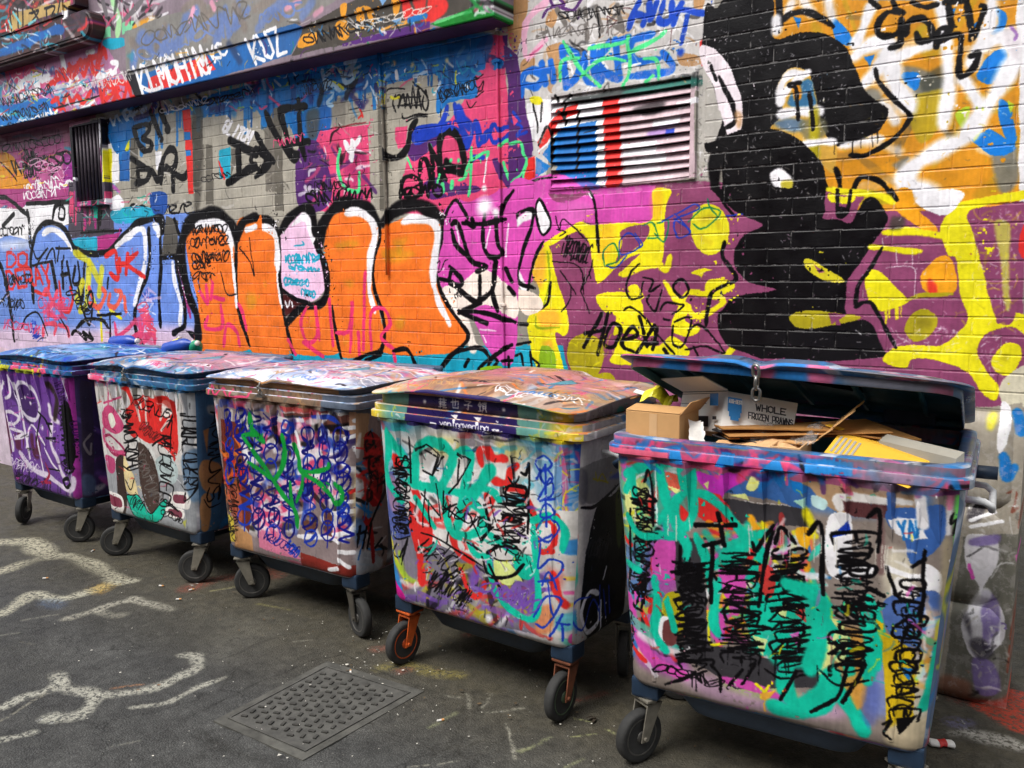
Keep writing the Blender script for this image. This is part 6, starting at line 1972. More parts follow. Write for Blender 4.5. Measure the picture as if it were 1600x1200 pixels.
def bin_body(root, mt, open_):
    def ring(t, z, ins=0, r=.07):
        x = .4875 + (.545 - .4875) * t - ins; return rr(-x, x, FY0 + (FY1 - FY0) * t + ins, .655 + (.725 - .655) * t - ins, max(r - ins * .5, .02), z)
    bm = bmesh.new()
    zs = [(.0, .285, .055), (.0, .293, .028), (0, .306, .010), (.012, .325, .0)] + [(t, FZ0 + (1.16 - FZ0) * t, 0) for t in (.06, .2, .35, .5, .65, .8, .92, 1.0)]
    R_ = loft(bm, [ring(t, z, i) for t, z, i in zs], cap0=True)
    d1, d2 = root.location.x * 3.1, root.location.x * 1.7
    for v in bm.verts:        # years of being hit by the lifting arms
        if .36 < v.co.z < 1.1:
            w_ = .0035 * math.sin(v.co.x * 9 + d1 + v.co.z * 5) + .003 * math.sin(v.co.z * 13 + d2 + v.co.x * 4)
            v.co.y += w_ if abs(v.co.x) < .42 else 0
            if abs(v.co.x) > .48: v.co.x += w_ * .8
    b = part('body', bm, mt, root); smooth_by_angle(b, 40)
    bm = bmesh.new(); loft(bm, [ring(t, z, .012) for t, z in ((1.0, 1.165), (.6, .83), (.25, .55))]); R = bm.verts[:]
    n = len(ring(1, 1)); bm.verts.ensure_lookup_table(); bm.faces.new([bm.verts[i] for i in range(2 * n, 3 * n)])
    li = part('inner_liner', bm, M_INNER, root, uv=False); smooth_by_angle(li)
    bm = bmesh.new(); f = lambda o_, z: rr(-W2 - o_, W2 + o_, 0 - o_, D_ + o_, .06, z)
    loft(bm, [f(-.055, 1.162), f(-.055, 1.214), f(-.048, 1.219), f(-.018, 1.219), f(-.012, 1.215), f(-.012, 1.189), f(-.003, 1.187), f(0, 1.183), f(0, 1.158), f(-.004, 1.154), f(-.03, 1.154)], loop=True)
    rm = part('rim', bm, mt, root); smooth_by_angle(rm, 40)
    # sawtooth stiffening facets under the rim
    nr = 8; rj = random.Random(int(root.location.x * 100))
    for k in range(nr):
        x0 = -.50 + k * 1.0 / nr; x1 = x0 + 1.0 / nr - .006; h = .15 + .10 * math.sin(math.pi * (k + .5) / nr); zt = 1.153; yf = lambda z: FY1 + (FY0 - FY1) * (1.16 - z) / .85
        bm = bmesh.new(); o_ = .030; xm = x1 - .014
        A = bm.verts.new((x0, yf(zt) + .002, zt)); B = bm.verts.new((xm, yf(zt) - o_, zt)); C_ = bm.verts.new((x1, yf(zt) + .002, zt)); Dv = bm.verts.new((x1 - .004, yf(zt - h) + .002, zt - h))
        for q in ((A, Dv, B), (B, Dv, C_), (A, B, C_)): bm.faces.new(q)
        part('stiffening_rib', bm, mt, root, front=True)
    for sx_ in (-1, 1):
        # moulded edge that frames the front panel
        bm = bmesh.new(); pv = None
        for k in range(9):
            z = .335 + .80 * k / 8; t = (z - FZ0) / .85; x = sx_ * (.385 + .05 * t); y = FY0 + (FY1 - FY0) * t
            q = [bm.verts.new((x + dx_, y + dy_, z)) for dx_, dy_ in ((-.010, .003), (-.005, -.005), (.005, -.005), (.010, .003))]
            if pv:
                for i in range(3): bm.faces.new((pv[i], pv[i + 1], q[i + 1], q[i]))
            pv = q
        o = part('panel_ridge', bm, mt, root, front=True); smooth_by_angle(o, 60)
    bm = bmesh.new(); loft(bm, [rr(-.26, .26, .15, .58, .06, .195), rr(-.285, .285, .13, .60, .06, .21), rr(-.34, .34, .10, .62, .05, .292)], cap0=True)
    o = part('base_hopper', bm, M_HOP if open_ else M_PLAS, root, True, uv=False)
    for sx_ in (-1, 1):
        for y0 in (.06, .53):
            bm = bmesh.new(); box(bm, sx_ * .43 - .052, sx_ * .43 + .052, y0 + .01, y0 + .11, .245, .32, .010); part('wheel_mount', bm, M_PLAS, root, uv=False)
        bm = bmesh.new(); X = sx_ * .545; t_ = sx_ * .07
        tube(bm, [(X - sx_ * .03, .20, 1.09), (X + t_ * .7, .20, 1.085), (X + t_, .21, 1.07), (X + t_, .23, 1.055), (X + t_, .40, 1.055), (X + t_, .42, 1.07), (X + t_ * .7, .43, 1.085), (X - sx_ * .03, .43, 1.09)], .011, 8)
        part('side_handle', bm, M_WHITE if sx_ > 0 else M_PLAS, root, True, uv=False)
        bm = bmesh.new(); tube(bm, [(sx_ * .53, .40, 1.135), (sx_ * .625, .40, 1.135)], .022, 12); part('lifting_trunnion', bm, M_PLAS, root, True, uv=False)
def caster(root, x, y, yaw, fork=None, hub=None):
    fork = fork or M_FORK; hub = hub or M_HUB
    M_ = Matrix.Translation((x, y, 0)) @ Matrix.Rotation(yaw, 4, 'Z')       # wheel rolls along local x, trails to -x
    bm = bmesh.new(); tr = -.045; r = .098
    box(bm, -.045, .045, -.045, .045, .235, .2445, .002)
    lathe(bm, [(.03, .215), (.034, .222), (.034, .2345)], 'z', 16)
    for s in (-1, 1):
        P = []
        for yy in (s * .031, s * .036):
            P += [(-.036, yy, .222), (.034, yy, .222), (tr + .016, yy, r - .012), (tr - .016, yy, r - .012)]
        hexa(bm, [P[0], P[1], P[5], P[4], P[3], P[2], P[6], P[7]])
    box(bm, -.036, .034, -.036, .036, .2145, .2215, .001)
    lathe(bm, [(.008, -.044), (.008, .044)], 'x', 8, Matrix.Translation((tr, 0, r)) @ Matrix.Rotation(math.pi / 2, 4, 'Z'))
    bm.transform(M_); c = part('caster', bm, fork, root, uv=False)
    Wm = M_ @ Matrix.Translation((tr, 0, r)) @ Matrix.Rotation(math.pi / 2, 4, 'Z')
    bm = bmesh.new(); lathe(bm, [(.070, -.018), (.088, -.022), (.096, -.016), (.098, -.006), (.098, .006), (.096, .016), (.088, .022), (.070, .018)], 'x', 32, Wm); t = part('tyre', bm, M_TYRE, c, True, uv=False); smooth_by_angle(t, 50)
    bm = bmesh.new(); lathe(bm, [(.018, -.024), (.022, -.022), (.026, -.010), (.058, -.008), (.066, -.0195), (.0705, -.0195), (.0705, .0195), (.066, .0195), (.058, .008), (.026, .010), (.022, .022), (.018, .024)], 'x', 28, Wm)
    for k in range(5):
        a = k * 2 * math.pi / 5
        box(bm, -.0165, .0165, .022, .062, -.006, .006, .002, Wm @ Matrix.Rotation(a, 4, 'X'))
    h = part('wheel_rim', bm, hub, c, uv=False); smooth_by_angle(h, 30)
def chain(root, pts, name='chain', r=.0045, L=.032):
    """oval links threaded one through the next"""
    c = empty(name, (0, 0, 0)); c.parent = root; pts = [Vector(p) for p in pts]
    ln = [0]
    for a, b in zip(pts[:-1], pts[1:]): ln.append(ln[-1] + (b - a).length)
    n = max(2, int(ln[-1] / (L * .72))); me = None
    for k in range(n):
        d = (k + .5) / n * ln[-1]; i = max(j for j in range(len(ln) - 1) if ln[j] <= d); t = (d - ln[i]) / (ln[i + 1] - ln[i]); p = pts[i].lerp(pts[i + 1], t); dr = (pts[i + 1] - pts[i]).normalized()
        if me is None:
            bm = bmesh.new(); w = L * .30; q = [Vector((w * math.cos(a), 0, (L / 2 - w) * (1 if math.sin(a) > 0 else -1) + w * math.sin(a))) for a in np.linspace(.01, 2 * math.pi + .01, 17)]
            tube(bm, q, r, 6, cap=False); bmesh.ops.remove_doubles(bm, verts=bm.verts, dist=1e-4); bmesh.ops.recalc_face_normals(bm, faces=bm.faces); me = bpy.data.meshes.new('chain_link'); bm.to_mesh(me); bm.free(); me.materials.append(M_STEEL)
            for pp in me.polygons: pp.use_smooth = True
        o = bpy.data.objects.new('chain_link', me); COL.objects.link(o); o.parent = c; o.location = p
        o.rotation_euler = (dr.to_track_quat('Z', 'Y') @ Matrix.Rotation(math.pi / 2 * (k % 2) + .3, 4, 'Z').to_quaternion()).to_euler()
    return c
def bin_lid(root, mt, style, ang=0):
    """pressed lid: skirt, projecting lip with a wave or a notch, domed top"""
    wave = {'wave': lambda x: .016 * math.cos((x + .06) * 6.2) - .006 * math.cos(x * 11), 'notch': lambda x: -.020 * math.exp(-((x + .06) / .045) ** 2) + .006 * math.cos(x * 5.5), 'flat': lambda x: .008 * math.cos(x * 6) }[style]
    bm = bmesh.new(); f = lambda o_, z: rr(-W2 - o_ + .026, W2 + o_ - .026, -o_ + .004, D_ + .01 + min(o_, 0), max(.075 - o_ * .3, .03), z, 30, 9, 6)
    prof = [(-.016, 1.222), (-.016, 1.250), (.006, 1.252), (.014, 1.255), (.014, 1.259), (.008, 1.262), (-.02, 1.267), (-.045, 1.277), (-.06, 1.280), (-.14, 1.284), (-.24, 1.287), (-.30, 1.288), (-.34, 1.288)]
    rings = []
    if style == 'wave': prof = [prof[0]] + [(o_, z + .022) for o_, z in prof[1:]]
    for k, (o_, z) in enumerate(prof):
        ring = f(o_, z)
        for p in ring:
            if k >= 2:
                fr = max(0, 1 - (p.y + .02) / .35); p.z += wave(p.x) * fr
                hump = 1 / (1 + math.exp((abs(p.x + .03) - .20) * 110)); p.z += .026 * hump * min(1, max(0, (k - 4) / 3)) * (1 if style == 'wave' else .5); p.z += .004 * math.sin(p.x * 7 + root.location.x * 5) * math.sin(p.y * 5 + root.location.x)
                p.z += .010 * math.sin(p.y * 3.2) * min(1, k / 8)
        rings.append(ring)
    loft(bm, rings, cap1=True)
    if style == 'wave':
        pass
    o = part('lid', bm, [mt, M_INNER], root); smooth_by_angle(o, 38)
    so_ = o.modifiers.new('thickness', 'SOLIDIFY'); so_.thickness = .006; so_.offset = -1; so_.material_offset = 1; so_.material_offset_rim = 0
    piv = Vector((0, D_ + .005, 1.232))
    if ang:
        o.matrix_local = Matrix.Translation(piv + Vector((-.012, .03, -.008))) @ Matrix.Rotation(.038, 4, 'Y') @ Matrix.Rotation(-ang, 4, 'X') @ Matrix.Translation(-piv)
        for x in (-.4, -.2, 0, .2, .4):
            bm = bmesh.new(); box(bm, x - .006, x + .006, .08, D_ - .06, 1.255, 1.276, .002); part('lid_rib', bm, M_INNER, o, uv=False)
    for x in (-.33, .33):
        bm = bmesh.new(); box(bm, x - .09, x + .09, D_ + .012, D_ + .075, 1.19, 1.285, .012); part('hinge', bm, M_HINGE, root, uv=False)
    bm = bmesh.new(); tube(bm, [(-.45, D_ + .045, 1.275), (.45, D_ + .045, 1.275)], .017, 10); part('hinge_bar', bm, M_HINGE, root, True, uv=False)
    return o
LAB = {1: 'purple wheeled bin with white lettering and a blue lid, farthest left in the row',
       2: 'wheeled bin with red and white front and blue rim, second from the left',
       3: 'wheeled bin covered in blue marker rings and green letters, middle of the row',
       4: 'wheeled bin with teal scrawl and yellow and navy rim, orange front wheel',
       5: 'open wheeled bin overflowing with cardboard, nearest at the right'}
CAST = {1: (2.3, .785, 1, 2), 2: (.785, .65, 1, 2), 3: (3.9, 2.8, 1, 2.2), 4: (1.5, 1.55, 1, 2), 5: (1.1, .9, .4, 1.2)}
BIN = {}
for b, (x, y, a) in BINS.items():
    root = empty('wheeled_bin', (x, y, 0), a); BIN[b] = root
    tag(root, LAB[b], 'bin', 'graffitied bins in a row')
    M_B = painted_uv('bin_paint', BC[b].image('bin_paint', .45), .34)
    bin_body(root, M_B, b == 5)
    yw = CAST[b]
    for k, (cx_, cy_) in enumerate(((-.43, .115), (.43, .115), (-.43, .60), (.43, .60))):
        fk, hb = M_FORK, M_HUB
        if b == 4 and k == 0: fk, hb = M_FORKO, M_HUBO
        if b == 4 and k == 1: fk, hb = M_FORKR, M_HUBG
        if b == 3 and k == 1: fk, hb = M_DARK, M_HUB
        caster(root, cx_, cy_, yw[k], fk, hb)
    bin_lid(root, M_B, {1: 'flat', 2: 'notch', 3: 'notch', 4: 'wave', 5: 'notch'}[b], math.radians(17.5) if b == 5 else 0)
    if b in (2, 3):
        chain(root, [(-.06, -.022, 1.252), (-.062, -.030, 1.225), (-.05, -.026, 1.195)], 'lock_chain', .004, .024)
        bm = bmesh.new(); box(bm, -.08, -.035, -.030, -.010, 1.176, 1.196, .003); part('hasp', bm, M_STEEL, root, uv=False)
# ---------------------------------------------------------------- what lies in the open bin
def card(name, col, var=.12): 
    m, nt, bs = mat(name); tc = N(nt, 'ShaderNodeTexCoord'); n = noise(nt, 6, 5, .6, tc.outputs['Object']); c = lin(col)
    wv = N(nt, 'ShaderNodeTexWave', wave_type='BANDS', bands_direction='X'); wv.inputs['Scale'].default_value = 60; wv.inputs['Distortion'].default_value = .4; nt.links.new(tc.outputs['Object'], wv.inputs[0])
    r = ramp(nt, n.outputs[0], [(.3, tuple(v * (1 - var) for v in c)), (.7, tuple(min(v * (1 + var), 1) for v in c))]); nt.links.new(r.outputs[0], bs.inputs['Base Color']); bs.inputs['Roughness'].default_value = .8
    bump(nt, bs, mix(nt, .3, n.outputs[0], wv.outputs[0]), .25, .002); return m
M_KRAFT = card('kraft_card', '#c99a63'); M_KRAFT2 = card('brown_card', '#a9773f'); M_TAN = card('tan_paper', '#d2a878'); M_YEL = card('yellow_card', '#dba92c'); M_GREYC = card('grey_print', '#9a968a'); M_WCARD = card('white_card', '#f4f3ee', .04); M_SHEET = card('grey_sheets', '#8a8678'); M_BLKT = plain('black_tray', '#15161a', .35)
M_YBAG = plain('yellow_bag', '#d8cc2a', .35); M_BLUEP = plain('blue_print', '#2a78b8', .5, 0, .1); M_INK = plain('dark_ink', '#2a2c34', .6, 0, .1); M_BLUEL = plain('blue_litter', '#2048a8', .4); M_GREENL = plain('green_litter', '#1c9068', .4); M_YELL = plain('yellow_litter', '#d8c83a', .4); M_RAG = plain('rag_cloth', '#7a6450', .9); M_RED = plain('red_print', '#b82824', .5); M_WHT = plain('white_paper', '#dedbd4', .6); M_BUTT = plain('butt_filter', '#c89058', .8)
B5 = BIN[5]; bpy.context.view_layer.update(); MW5 = Matrix.Translation((BINS[5][0], BINS[5][1], 0)) @ Matrix.Rotation(BINS[5][2], 4, 'Z')
O5 = to_local(5, CAMP)
def bl(x, y, ly):
    d = to_local(5, ray(x, y), True); t = (ly - O5[1]) / d[1]; return Vector(O5 + d * t)
def para(bm, P, a, b, c):
    """slab from a corner and three edge vectors"""
    v = hexa(bm, [P, P + a, P + a + b, P + b, P + c, P + a + c, P + a + b + c, P + b + c]); bmesh.ops.recalc_face_normals(bm, faces=bm.faces); return v
def in_bin(name, label, cat):
    t = empty(name, (0, 0, 0)); t.matrix_world = MW5; tag(t, label, cat); return t
def slab(name, P, a, b, c, mt, parent, bev=.0015):
    bm = bmesh.new(); para(bm, P, a, b, c)
    if bev: bmesh.ops.bevel(bm, geom=bm.edges[:], offset=bev, segments=1, affect='EDGES')
    return bm_obj(name, bm, mt, parent)
def carton(name, label, P, a, b, h, mt, flaps=(), th=.005, cat='carton'):
    """open cardboard carton: four walls, a floor, and the flaps asked for"""
    t = in_bin(name, label, cat); up = a.cross(b).normalized()
    if up.z < 0: up = -up
    an, bn = a.normalized(), b.normalized(); H = up * h
    slab('wall_panel', P, a, bn * th, H, mt, t); slab('wall_panel', P + b - bn * th, a, bn * th, H, mt, t)
    slab('wall_panel', P + bn * (th + .0005), an * th, b - bn * (2 * th + .001), H, mt, t); slab('wall_panel', P + a - an * th + bn * (th + .0005), an * th, b - bn * (2 * th + .001), H, mt, t)
    slab('floor_panel', P + an * (th + .0005) + bn * (th + .0005), a - an * (2 * th + .001), b - bn * (2 * th + .001), up * th, mt, t)
    for which, tilt, L in flaps:
        if which == 'front': e0, ed, out = P + H, a, -bn
        elif which == 'back': e0, ed, out = P + b + H, a, bn
        elif which == 'left': e0, ed, out = P + H, b, -an
        else: e0, ed, out = P + a + H, b, an
        d = (out * math.cos(tilt) + up * math.sin(tilt)); nn = ed.cross(d).normalized()
        slab('flap', e0 + up * .001, ed, d * L, nn * th, mt, t)
    return t, up
def shift(v, z): return Vector((v.x, v.y, z))
# plain kraft carton at the left front corner
a0, a1 = bl(978, 641, .085), bl(1062, 650, .075); h = a0.z - 1.10
carton('kraft_carton', 'plain brown cardboard carton at the left front corner of the open bin', shift(a0, 1.10), shift(a1, 1.10) - shift(a0, 1.10), Vector((.015, .16, 0)), h, M_KRAFT, (('right', .9, .06),))
_t = bpy.data.objects['kraft_carton']; _a = shift(a1, 1.10) - shift(a0, 1.10)
for k_ in range(2): slab('top_flap', shift(a0, a0.z + .0012 + .002 * k_) + Vector((.0075 * k_, .08 * k_, 0)), _a, Vector((.0075, .079, .012 * (1 - 2 * k_))), Vector((0, 0, .004)), M_KRAFT, _t)
tp = bpy.data.objects['kraft_carton']; slab('tape', shift(a0, a0.z - .004) + (shift(a1, a0.z) - shift(a0, a0.z)) * .45 + Vector((0, -.0012, -.08)), (shift(a1, a0.z) - shift(a0, a0.z)) * .14, Vector((0, .0008, 0)), Vector((0, 0, .08)), M_TAN, tp, 0)
# white printed carton, one corner towards the street
C0, CR, CL_ = bl(1127, 610, .17), bl(1238, 629, .22), bl(1057, 612, .36)
dn = Vector((0, 0, -.145))
t, up = carton('prawn_carton', 'white printed food carton with a blue badge, under the raised lid', C0 + dn, CR - C0, CL_ - C0, .145, M_WCARD, (('left', .35, .10),))
ar, al_ = (CR - C0), (CL_ - C0)
def on_face(a_vec, outv, rects, mt, nm):
    bm = bmesh.new()
    for (u0, u1, v0, v1) in rects:
        p = C0 + a_vec * u0 + Vector((0, 0, -.145 * v1)) + outv * .0012; para(bm, p, a_vec * (u1 - u0), outv * .0008, Vector((0, 0, .145 * (v1 - v0))))
    return bm_obj(nm, bm, mt, t)
nr_ = ar.cross(Vector((0, 0, 1))).normalized(); nr_ = nr_ if nr_.y < 0 else -nr_
nl_ = al_.cross(Vector((0, 0, 1))).normalized(); nl_ = nl_ if nl_.x < 0 else -nl_
on_face(ar, nr_, [(.10, .30, .12, .46), (.12, .28, .46, .58), (.14, .26, .58, .66)], M_BLUEP, 'printed_badge')
on_face(al_, nl_, [(.05, .22, .06, .36)], M_BLUEP, 'printed_badge')
on_face(al_, nl_, [(.25, .62, .62, .80), (.05, .9, .06, .075), (.30, .9, .30, .315), (.7, .9, .45, .5), (.08, .16, .62, .7), (.25, .95, .80, .88)], M_INK, 'printed_label')
def line_text(word, P, ax, upv, out, h, adv, r, mt, parent, nm):
    bm = bmesh.new()
    for i, ch in enumerate(word):
        for st in glyph(ch):
            for p, q in zip(st[:-1], st[1:]):
                A = P + ax * (adv * (i + .75 * p[0])) + upv * h * p[1]; B = P + ax * (adv * (i + .75 * q[0])) + upv * h * q[1]
                d = (B - A); 
                if d.length < 1e-5: continue
                w = d.normalized().cross(out) * r; e = d.normalized() * r
                vs_ = [bm.verts.new(x) for x in (A - w - e, A + w - e, B + w + e, B - w + e)]; bm.faces.new(vs_)
    return bm_obj(nm, bm, mt, parent)
arn = ar.normalized(); upz = Vector((0, 0, 1))
line_text('WHOLE', C0 + ar * .50 + upz * -.046 + nr_ * .0030, arn, upz, nr_, .020, .0225 * ar.length / .26, .0022, M_INK, t, 'lettering')
line_text('FROZEN PRAWNS', C0 + ar * .40 + upz * -.078 + nr_ * .0030, arn, upz, nr_, .020, .0125 * ar.length / .26, .0019, M_INK, t, 'lettering')
line_text('AIR-BEST', C0 + ar * .12 + upz * -.036 + nr_ * .0036, arn, upz, nr_, .012, .0062 * ar.length / .26, .0012, M_WHT, t, 'lettering')
# folded-flat brown board lying across
t = in_bin('flattened_board', 'large flattened brown cardboard sheet folded double across the bin opening', 'cardboard')
A, B_, C_ = bl(1112, 664, .24), bl(1352, 657, .30), bl(1440, 689, .20)
for k in range(2):
    o_ = Vector((.006 * k, .004 * k, -.017 * k)); slab('board_layer', A + o_ + Vector((0, 0, -.004)), B_ - A, Vector((.10, -.13, -.010 + .004 * k)) * (1 - .15 * k), Vector((0, 0, .0045)), M_KRAFT2, t)
bm = bmesh.new(); P_ = [B_, C_, C_ + Vector((-.18, -.02, -.005)), B_ + Vector((-.12, -.10, -.006))]
hexa(bm, [p + Vector((0, 0, z)) for z in (.001, .006) for p in P_]); bmesh.ops.recalc_face_normals(bm, faces=bm.faces); bm_obj('board_layer', bm, M_KRAFT2, t)
def creased(name, P, a, b, mt, parent, amp, seed, folds=(), nx=18, ny=8, th=.004):
    """a limp board: broad sag, a few sharp creases, ragged edge"""
    r = random.Random(seed); bm = bmesh.new(); g = {}; n = a.cross(b).normalized(); n = n if n.z > 0 else -n; p1, p2 = r.uniform(0, 6), r.uniform(0, 6)
    for i in range(nx + 1):
        for j in range(ny + 1):
            u, v = i / nx, j / ny; h = amp * (math.sin(u * 5 + p1) * .6 + math.sin(v * 4 + u * 3 + p2) * .5)
            for fu, fs in folds: h += fs * max(0, u - fu)
            e = .004 * r.uniform(-1, 1) if i in (0, nx) or j in (0, ny) else 0
            g[i, j] = bm.verts.new(P + a * u + b * v + n * h + (a.normalized() + b.normalized()) * e)
    for i in range(nx):
        for j in range(ny): bm.faces.new((g[i, j], g[i + 1, j], g[i + 1, j + 1], g[i, j + 1]))
    o = bm_obj(name, bm, mt, parent); m_ = o.modifiers.new('t', 'SOLIDIFY'); m_.thickness = th; return o
creased('board_layer', A + Vector((0, 0, .006)), B_ - A + Vector((.06, -.02, -.004)), Vector((.07, -.11, -.004)), M_KRAFT2, t, .005, 3, ((.62, -.10),))
t2 = in_bin('torn_board', 'torn strip of brown cardboard jutting out beside the yellow carton', 'cardboard')
creased('board_layer', bl(1225, 692, .12), bl(1330, 690, .14) - bl(1225, 692, .12), Vector((.03, .12, .03)), M_KRAFT, t2, .006, 9, ((.4, .15),))
t2 = in_bin('white_paper_sheet', 'curled white paper sheet beside the plain carton in the open bin', 'paper')
creased('sheet', bl(1078, 690, .085), bl(1102, 694, .085) - bl(1078, 690, .085), Vector((-.02, .04, .07)), M_WHT, t2, .006, 12, (), 8, 8, .0012)
# torn tan paper bundle in front
def crumple(name, label, cat, P, a, b, mt, amp, seed, nx=16, ny=8, th=.004, arch=.03):
    r = random.Random(seed); bm = bmesh.new(); g = {}; n = a.cross(b).normalized(); n = n if n.z > 0 else -n
    for i in range(nx + 1):
        for j in range(ny + 1):
            u, v = i / nx, j / ny; g[i, j] = bm.verts.new(P + a * u + b * v + n * (amp * (r.uniform(-1, 1)) + arch * math.sin(math.pi * v) + arch * .6 * math.sin(u * 7 + seed)))
    for i in range(nx):
        for j in range(ny): bm.faces.new((g[i, j], g[i + 1, j], g[i + 1, j + 1], g[i, j + 1]))
    o = bm_obj(name, bm, mt); o.matrix_world = MW5; m_ = o.modifiers.new('t', 'SOLIDIFY'); m_.thickness = th
    return tag(o, label, cat)
p0, p1 = bl(1108, 697, .07), bl(1232, 712, .07)
crumple('paper_bundle', 'torn tan wrapping paper bunched behind the front rim of the open bin', 'paper', p0 + Vector((0, 0, -.02)), p1 - p0 + Vector((0, 0, .02)), Vector((.03, .13, .025)), M_TAN, .004, 3, arch=.018)
carton('tan_carton', 'small tan carton wedged under clear film at the front of the bin', bl(1205, 708, .06) + Vector((0, 0, -.06)), bl(1252, 712, .055) - bl(1205, 708, .06), Vector((.01, .12, .01)), .085, M_TAN)
m, nt_, bs = mat('clear_film'); M_FILM = m
bs.inputs['Base Color'].default_value = (.9, .92, .93, 1); bs.inputs['Roughness'].default_value = .12; bs.inputs['Transmission Weight'].default_value = .85; bs.inputs['IOR'].default_value = 1.2; bs.inputs['Alpha'].default_value = .55
f_ = crumple('plastic_film', 'crumpled clear plastic film among the cardboard', 'plastic film', bl(1172, 692, .13), bl(1272, 700, .12) - bl(1172, 692, .13), Vector((.03, .12, .05)), M_FILM, .011, 8, 18, 9, .0006, .02)
# black tray
slabt = in_bin('black_tray', 'shiny black plastic tray edge under the flattened cardboard', 'tray')
for k in range(2): slab('tray_layer', bl(1112, 668, .17) + Vector((0, 0, -.02 * k - .01)), bl(1182, 690, .12) - bl(1112, 668, .17), Vector((.05, .16, .0)), Vector((0, 0, .006)), M_BLKT, slabt)
# yellow carton on its side
Y0 = bl(1312, 674, .17); ya = bl(1448, 722, .10) - Y0; yb = Vector((.06, .15, .004)); yd = bl(1282, 712, .06) - Y0
t = in_bin('yellow_carton', 'yellow printed carton lying tilted at the right of the open bin', 'carton')
slab('carton_body', Y0, ya, yb, yd, M_YEL, t, .003)
nf = ya.cross(yd).normalized(); nf = nf if nf.y < 0 else -nf
for k in range(5):
    slab('printed_bar', Y0 + ya * (.05 + .055 * k) + yd * .15 + nf * .001, ya * .028, nf * .0008, yd * .6, M_GREYC, t, 0)
slab('flap', Y0 + Vector((0, 0, .001)), yb * .9, -ya.normalized() * .05, Vector((0, 0, .004)), M_YEL, t)
# stack of board offcuts
t = in_bin('board_offcuts', 'stack of thin grey board offcuts leaning at the right end of the bin', 'cardboard')
for k in range(7):
    q0 = bl(1356 + 3 * k, 690 - .5 * k, .23 - .012 * k) + Vector((0, 0, -.002)); slab('offcut', q0, bl(1482 + 2 * k, 726 - 1.5 * k, .16 - .01 * k) - q0, Vector((.02, .012, .02)), Vector((.004, -.003, -.10)), M_SHEET if k % 2 else M_GREYC, t, 0)
# flaps and a yellow bag poking out at the far left
f1 = bl(985, 622, .45)
t = in_bin('leaning_board', 'brown cardboard piece poking out at the back left corner of the open bin', 'cardboard')
slab('board_layer', f1, Vector((.10, .04, .03)), Vector((-.02, .10, -.01)), Vector((0, 0, -.006)), M_KRAFT2, t); slab('board_layer', f1 + Vector((.02, -.02, .03)), Vector((.07, .03, -.02)), Vector((-.02, .08, .0)), Vector((0, 0, -.005)), M_WCARD, t)
crumple('yellow_bag', 'scrap of yellow plastic bag at the back left of the open bin', 'bag', bl(1000, 622, .42), Vector((.12, .02, -.012)), Vector((0, .09, .01)), M_YBAG, .006, 5, 8, 6)
# brown boards filling the tub
t = in_bin('cardboard_heap', 'heap of dull brown cardboard filling the tub below the rim', 'cardboard'); rh = random.Random(4)
for k in range(9):
    x_ = -.42 + .075 * k; slab('board_layer', Vector((x_, .12 + rh.uniform(0, .1), 1.02 + rh.uniform(-.02, .05))), Vector((.22, rh.uniform(-.05, .05), rh.uniform(-.04, .05))), Vector((rh.uniform(-.06, .06), .34, rh.uniform(-.05, .05))), Vector((0, 0, .005)), rh.choice([M_KRAFT2, M_KRAFT]), t)
# chain hanging from the raised lid
_pv = Vector((0, D_ + .005, 1.232)); _q = Matrix.Translation(_pv + Vector((-.012, .03, -.008))) @ Matrix.Rotation(.038, 4, 'Y') @ Matrix.Rotation(-math.radians(17.5), 4, 'X') @ Matrix.Translation(-_pv)
ct = _q @ Vector((-.06, -.022, 1.250))
chain(B5, [ct, ct + Vector((.002, .012, -.05)), ct + Vector((0, .02, -.115))], 'hanging_chain', .0055, .042)

# ---------------------------------------------------------------- small things on the ground and behind the bins
def gp(x, y): p = at(x, y, 2, 0); return Vector((p[0], p[1], 0))
# painted litter on the back edge of bins 1 and 2
def bottle(label, px, py, depth, mt, L, r, rot):
    p = at(px, py, 1, depth); t = empty('bottle', (p[0], p[1], p[2])); t.rotation_euler = rot; tag(t, label, 'bottle', 'bottles lying behind the bins')
    bm = bmesh.new(); lathe(bm, [(r * .8, -L / 2), (r, -L / 2 + .01), (r, L * .15), (r * .85, L * .25), (r * .35, L * .38), (r * .33, L * .46)], 'z', 16); o = bm_obj('bottle_body', bm, mt, t, True); smooth_by_angle(o, 50)
    bm = bmesh.new(); lathe(bm, [(r * .4, L * .44), (r * .4, L * .5)], 'z', 12); bm_obj('cap', bm, M_WHT, t, True)
bottle('blue bottle lying on its side behind the second bin lid', 281, 541, 3.56, M_BLUEL, .26, .05, (0, 1.35, .3))
bottle('green bottle lying on its side behind the second bin lid', 306, 543, 3.60, M_GREENL, .22, .045, (0, 1.2, -.5))
bottle('yellow bottle leaning behind the second bin lid', 270, 543, 3.63, M_YELL, .2, .035, (0, .7, .4))
bottle('dark blue bottle lying behind the purple bin lid', 196, 534, 3.60, M_BLUEL, .3, .05, (0, 1.5, .1))
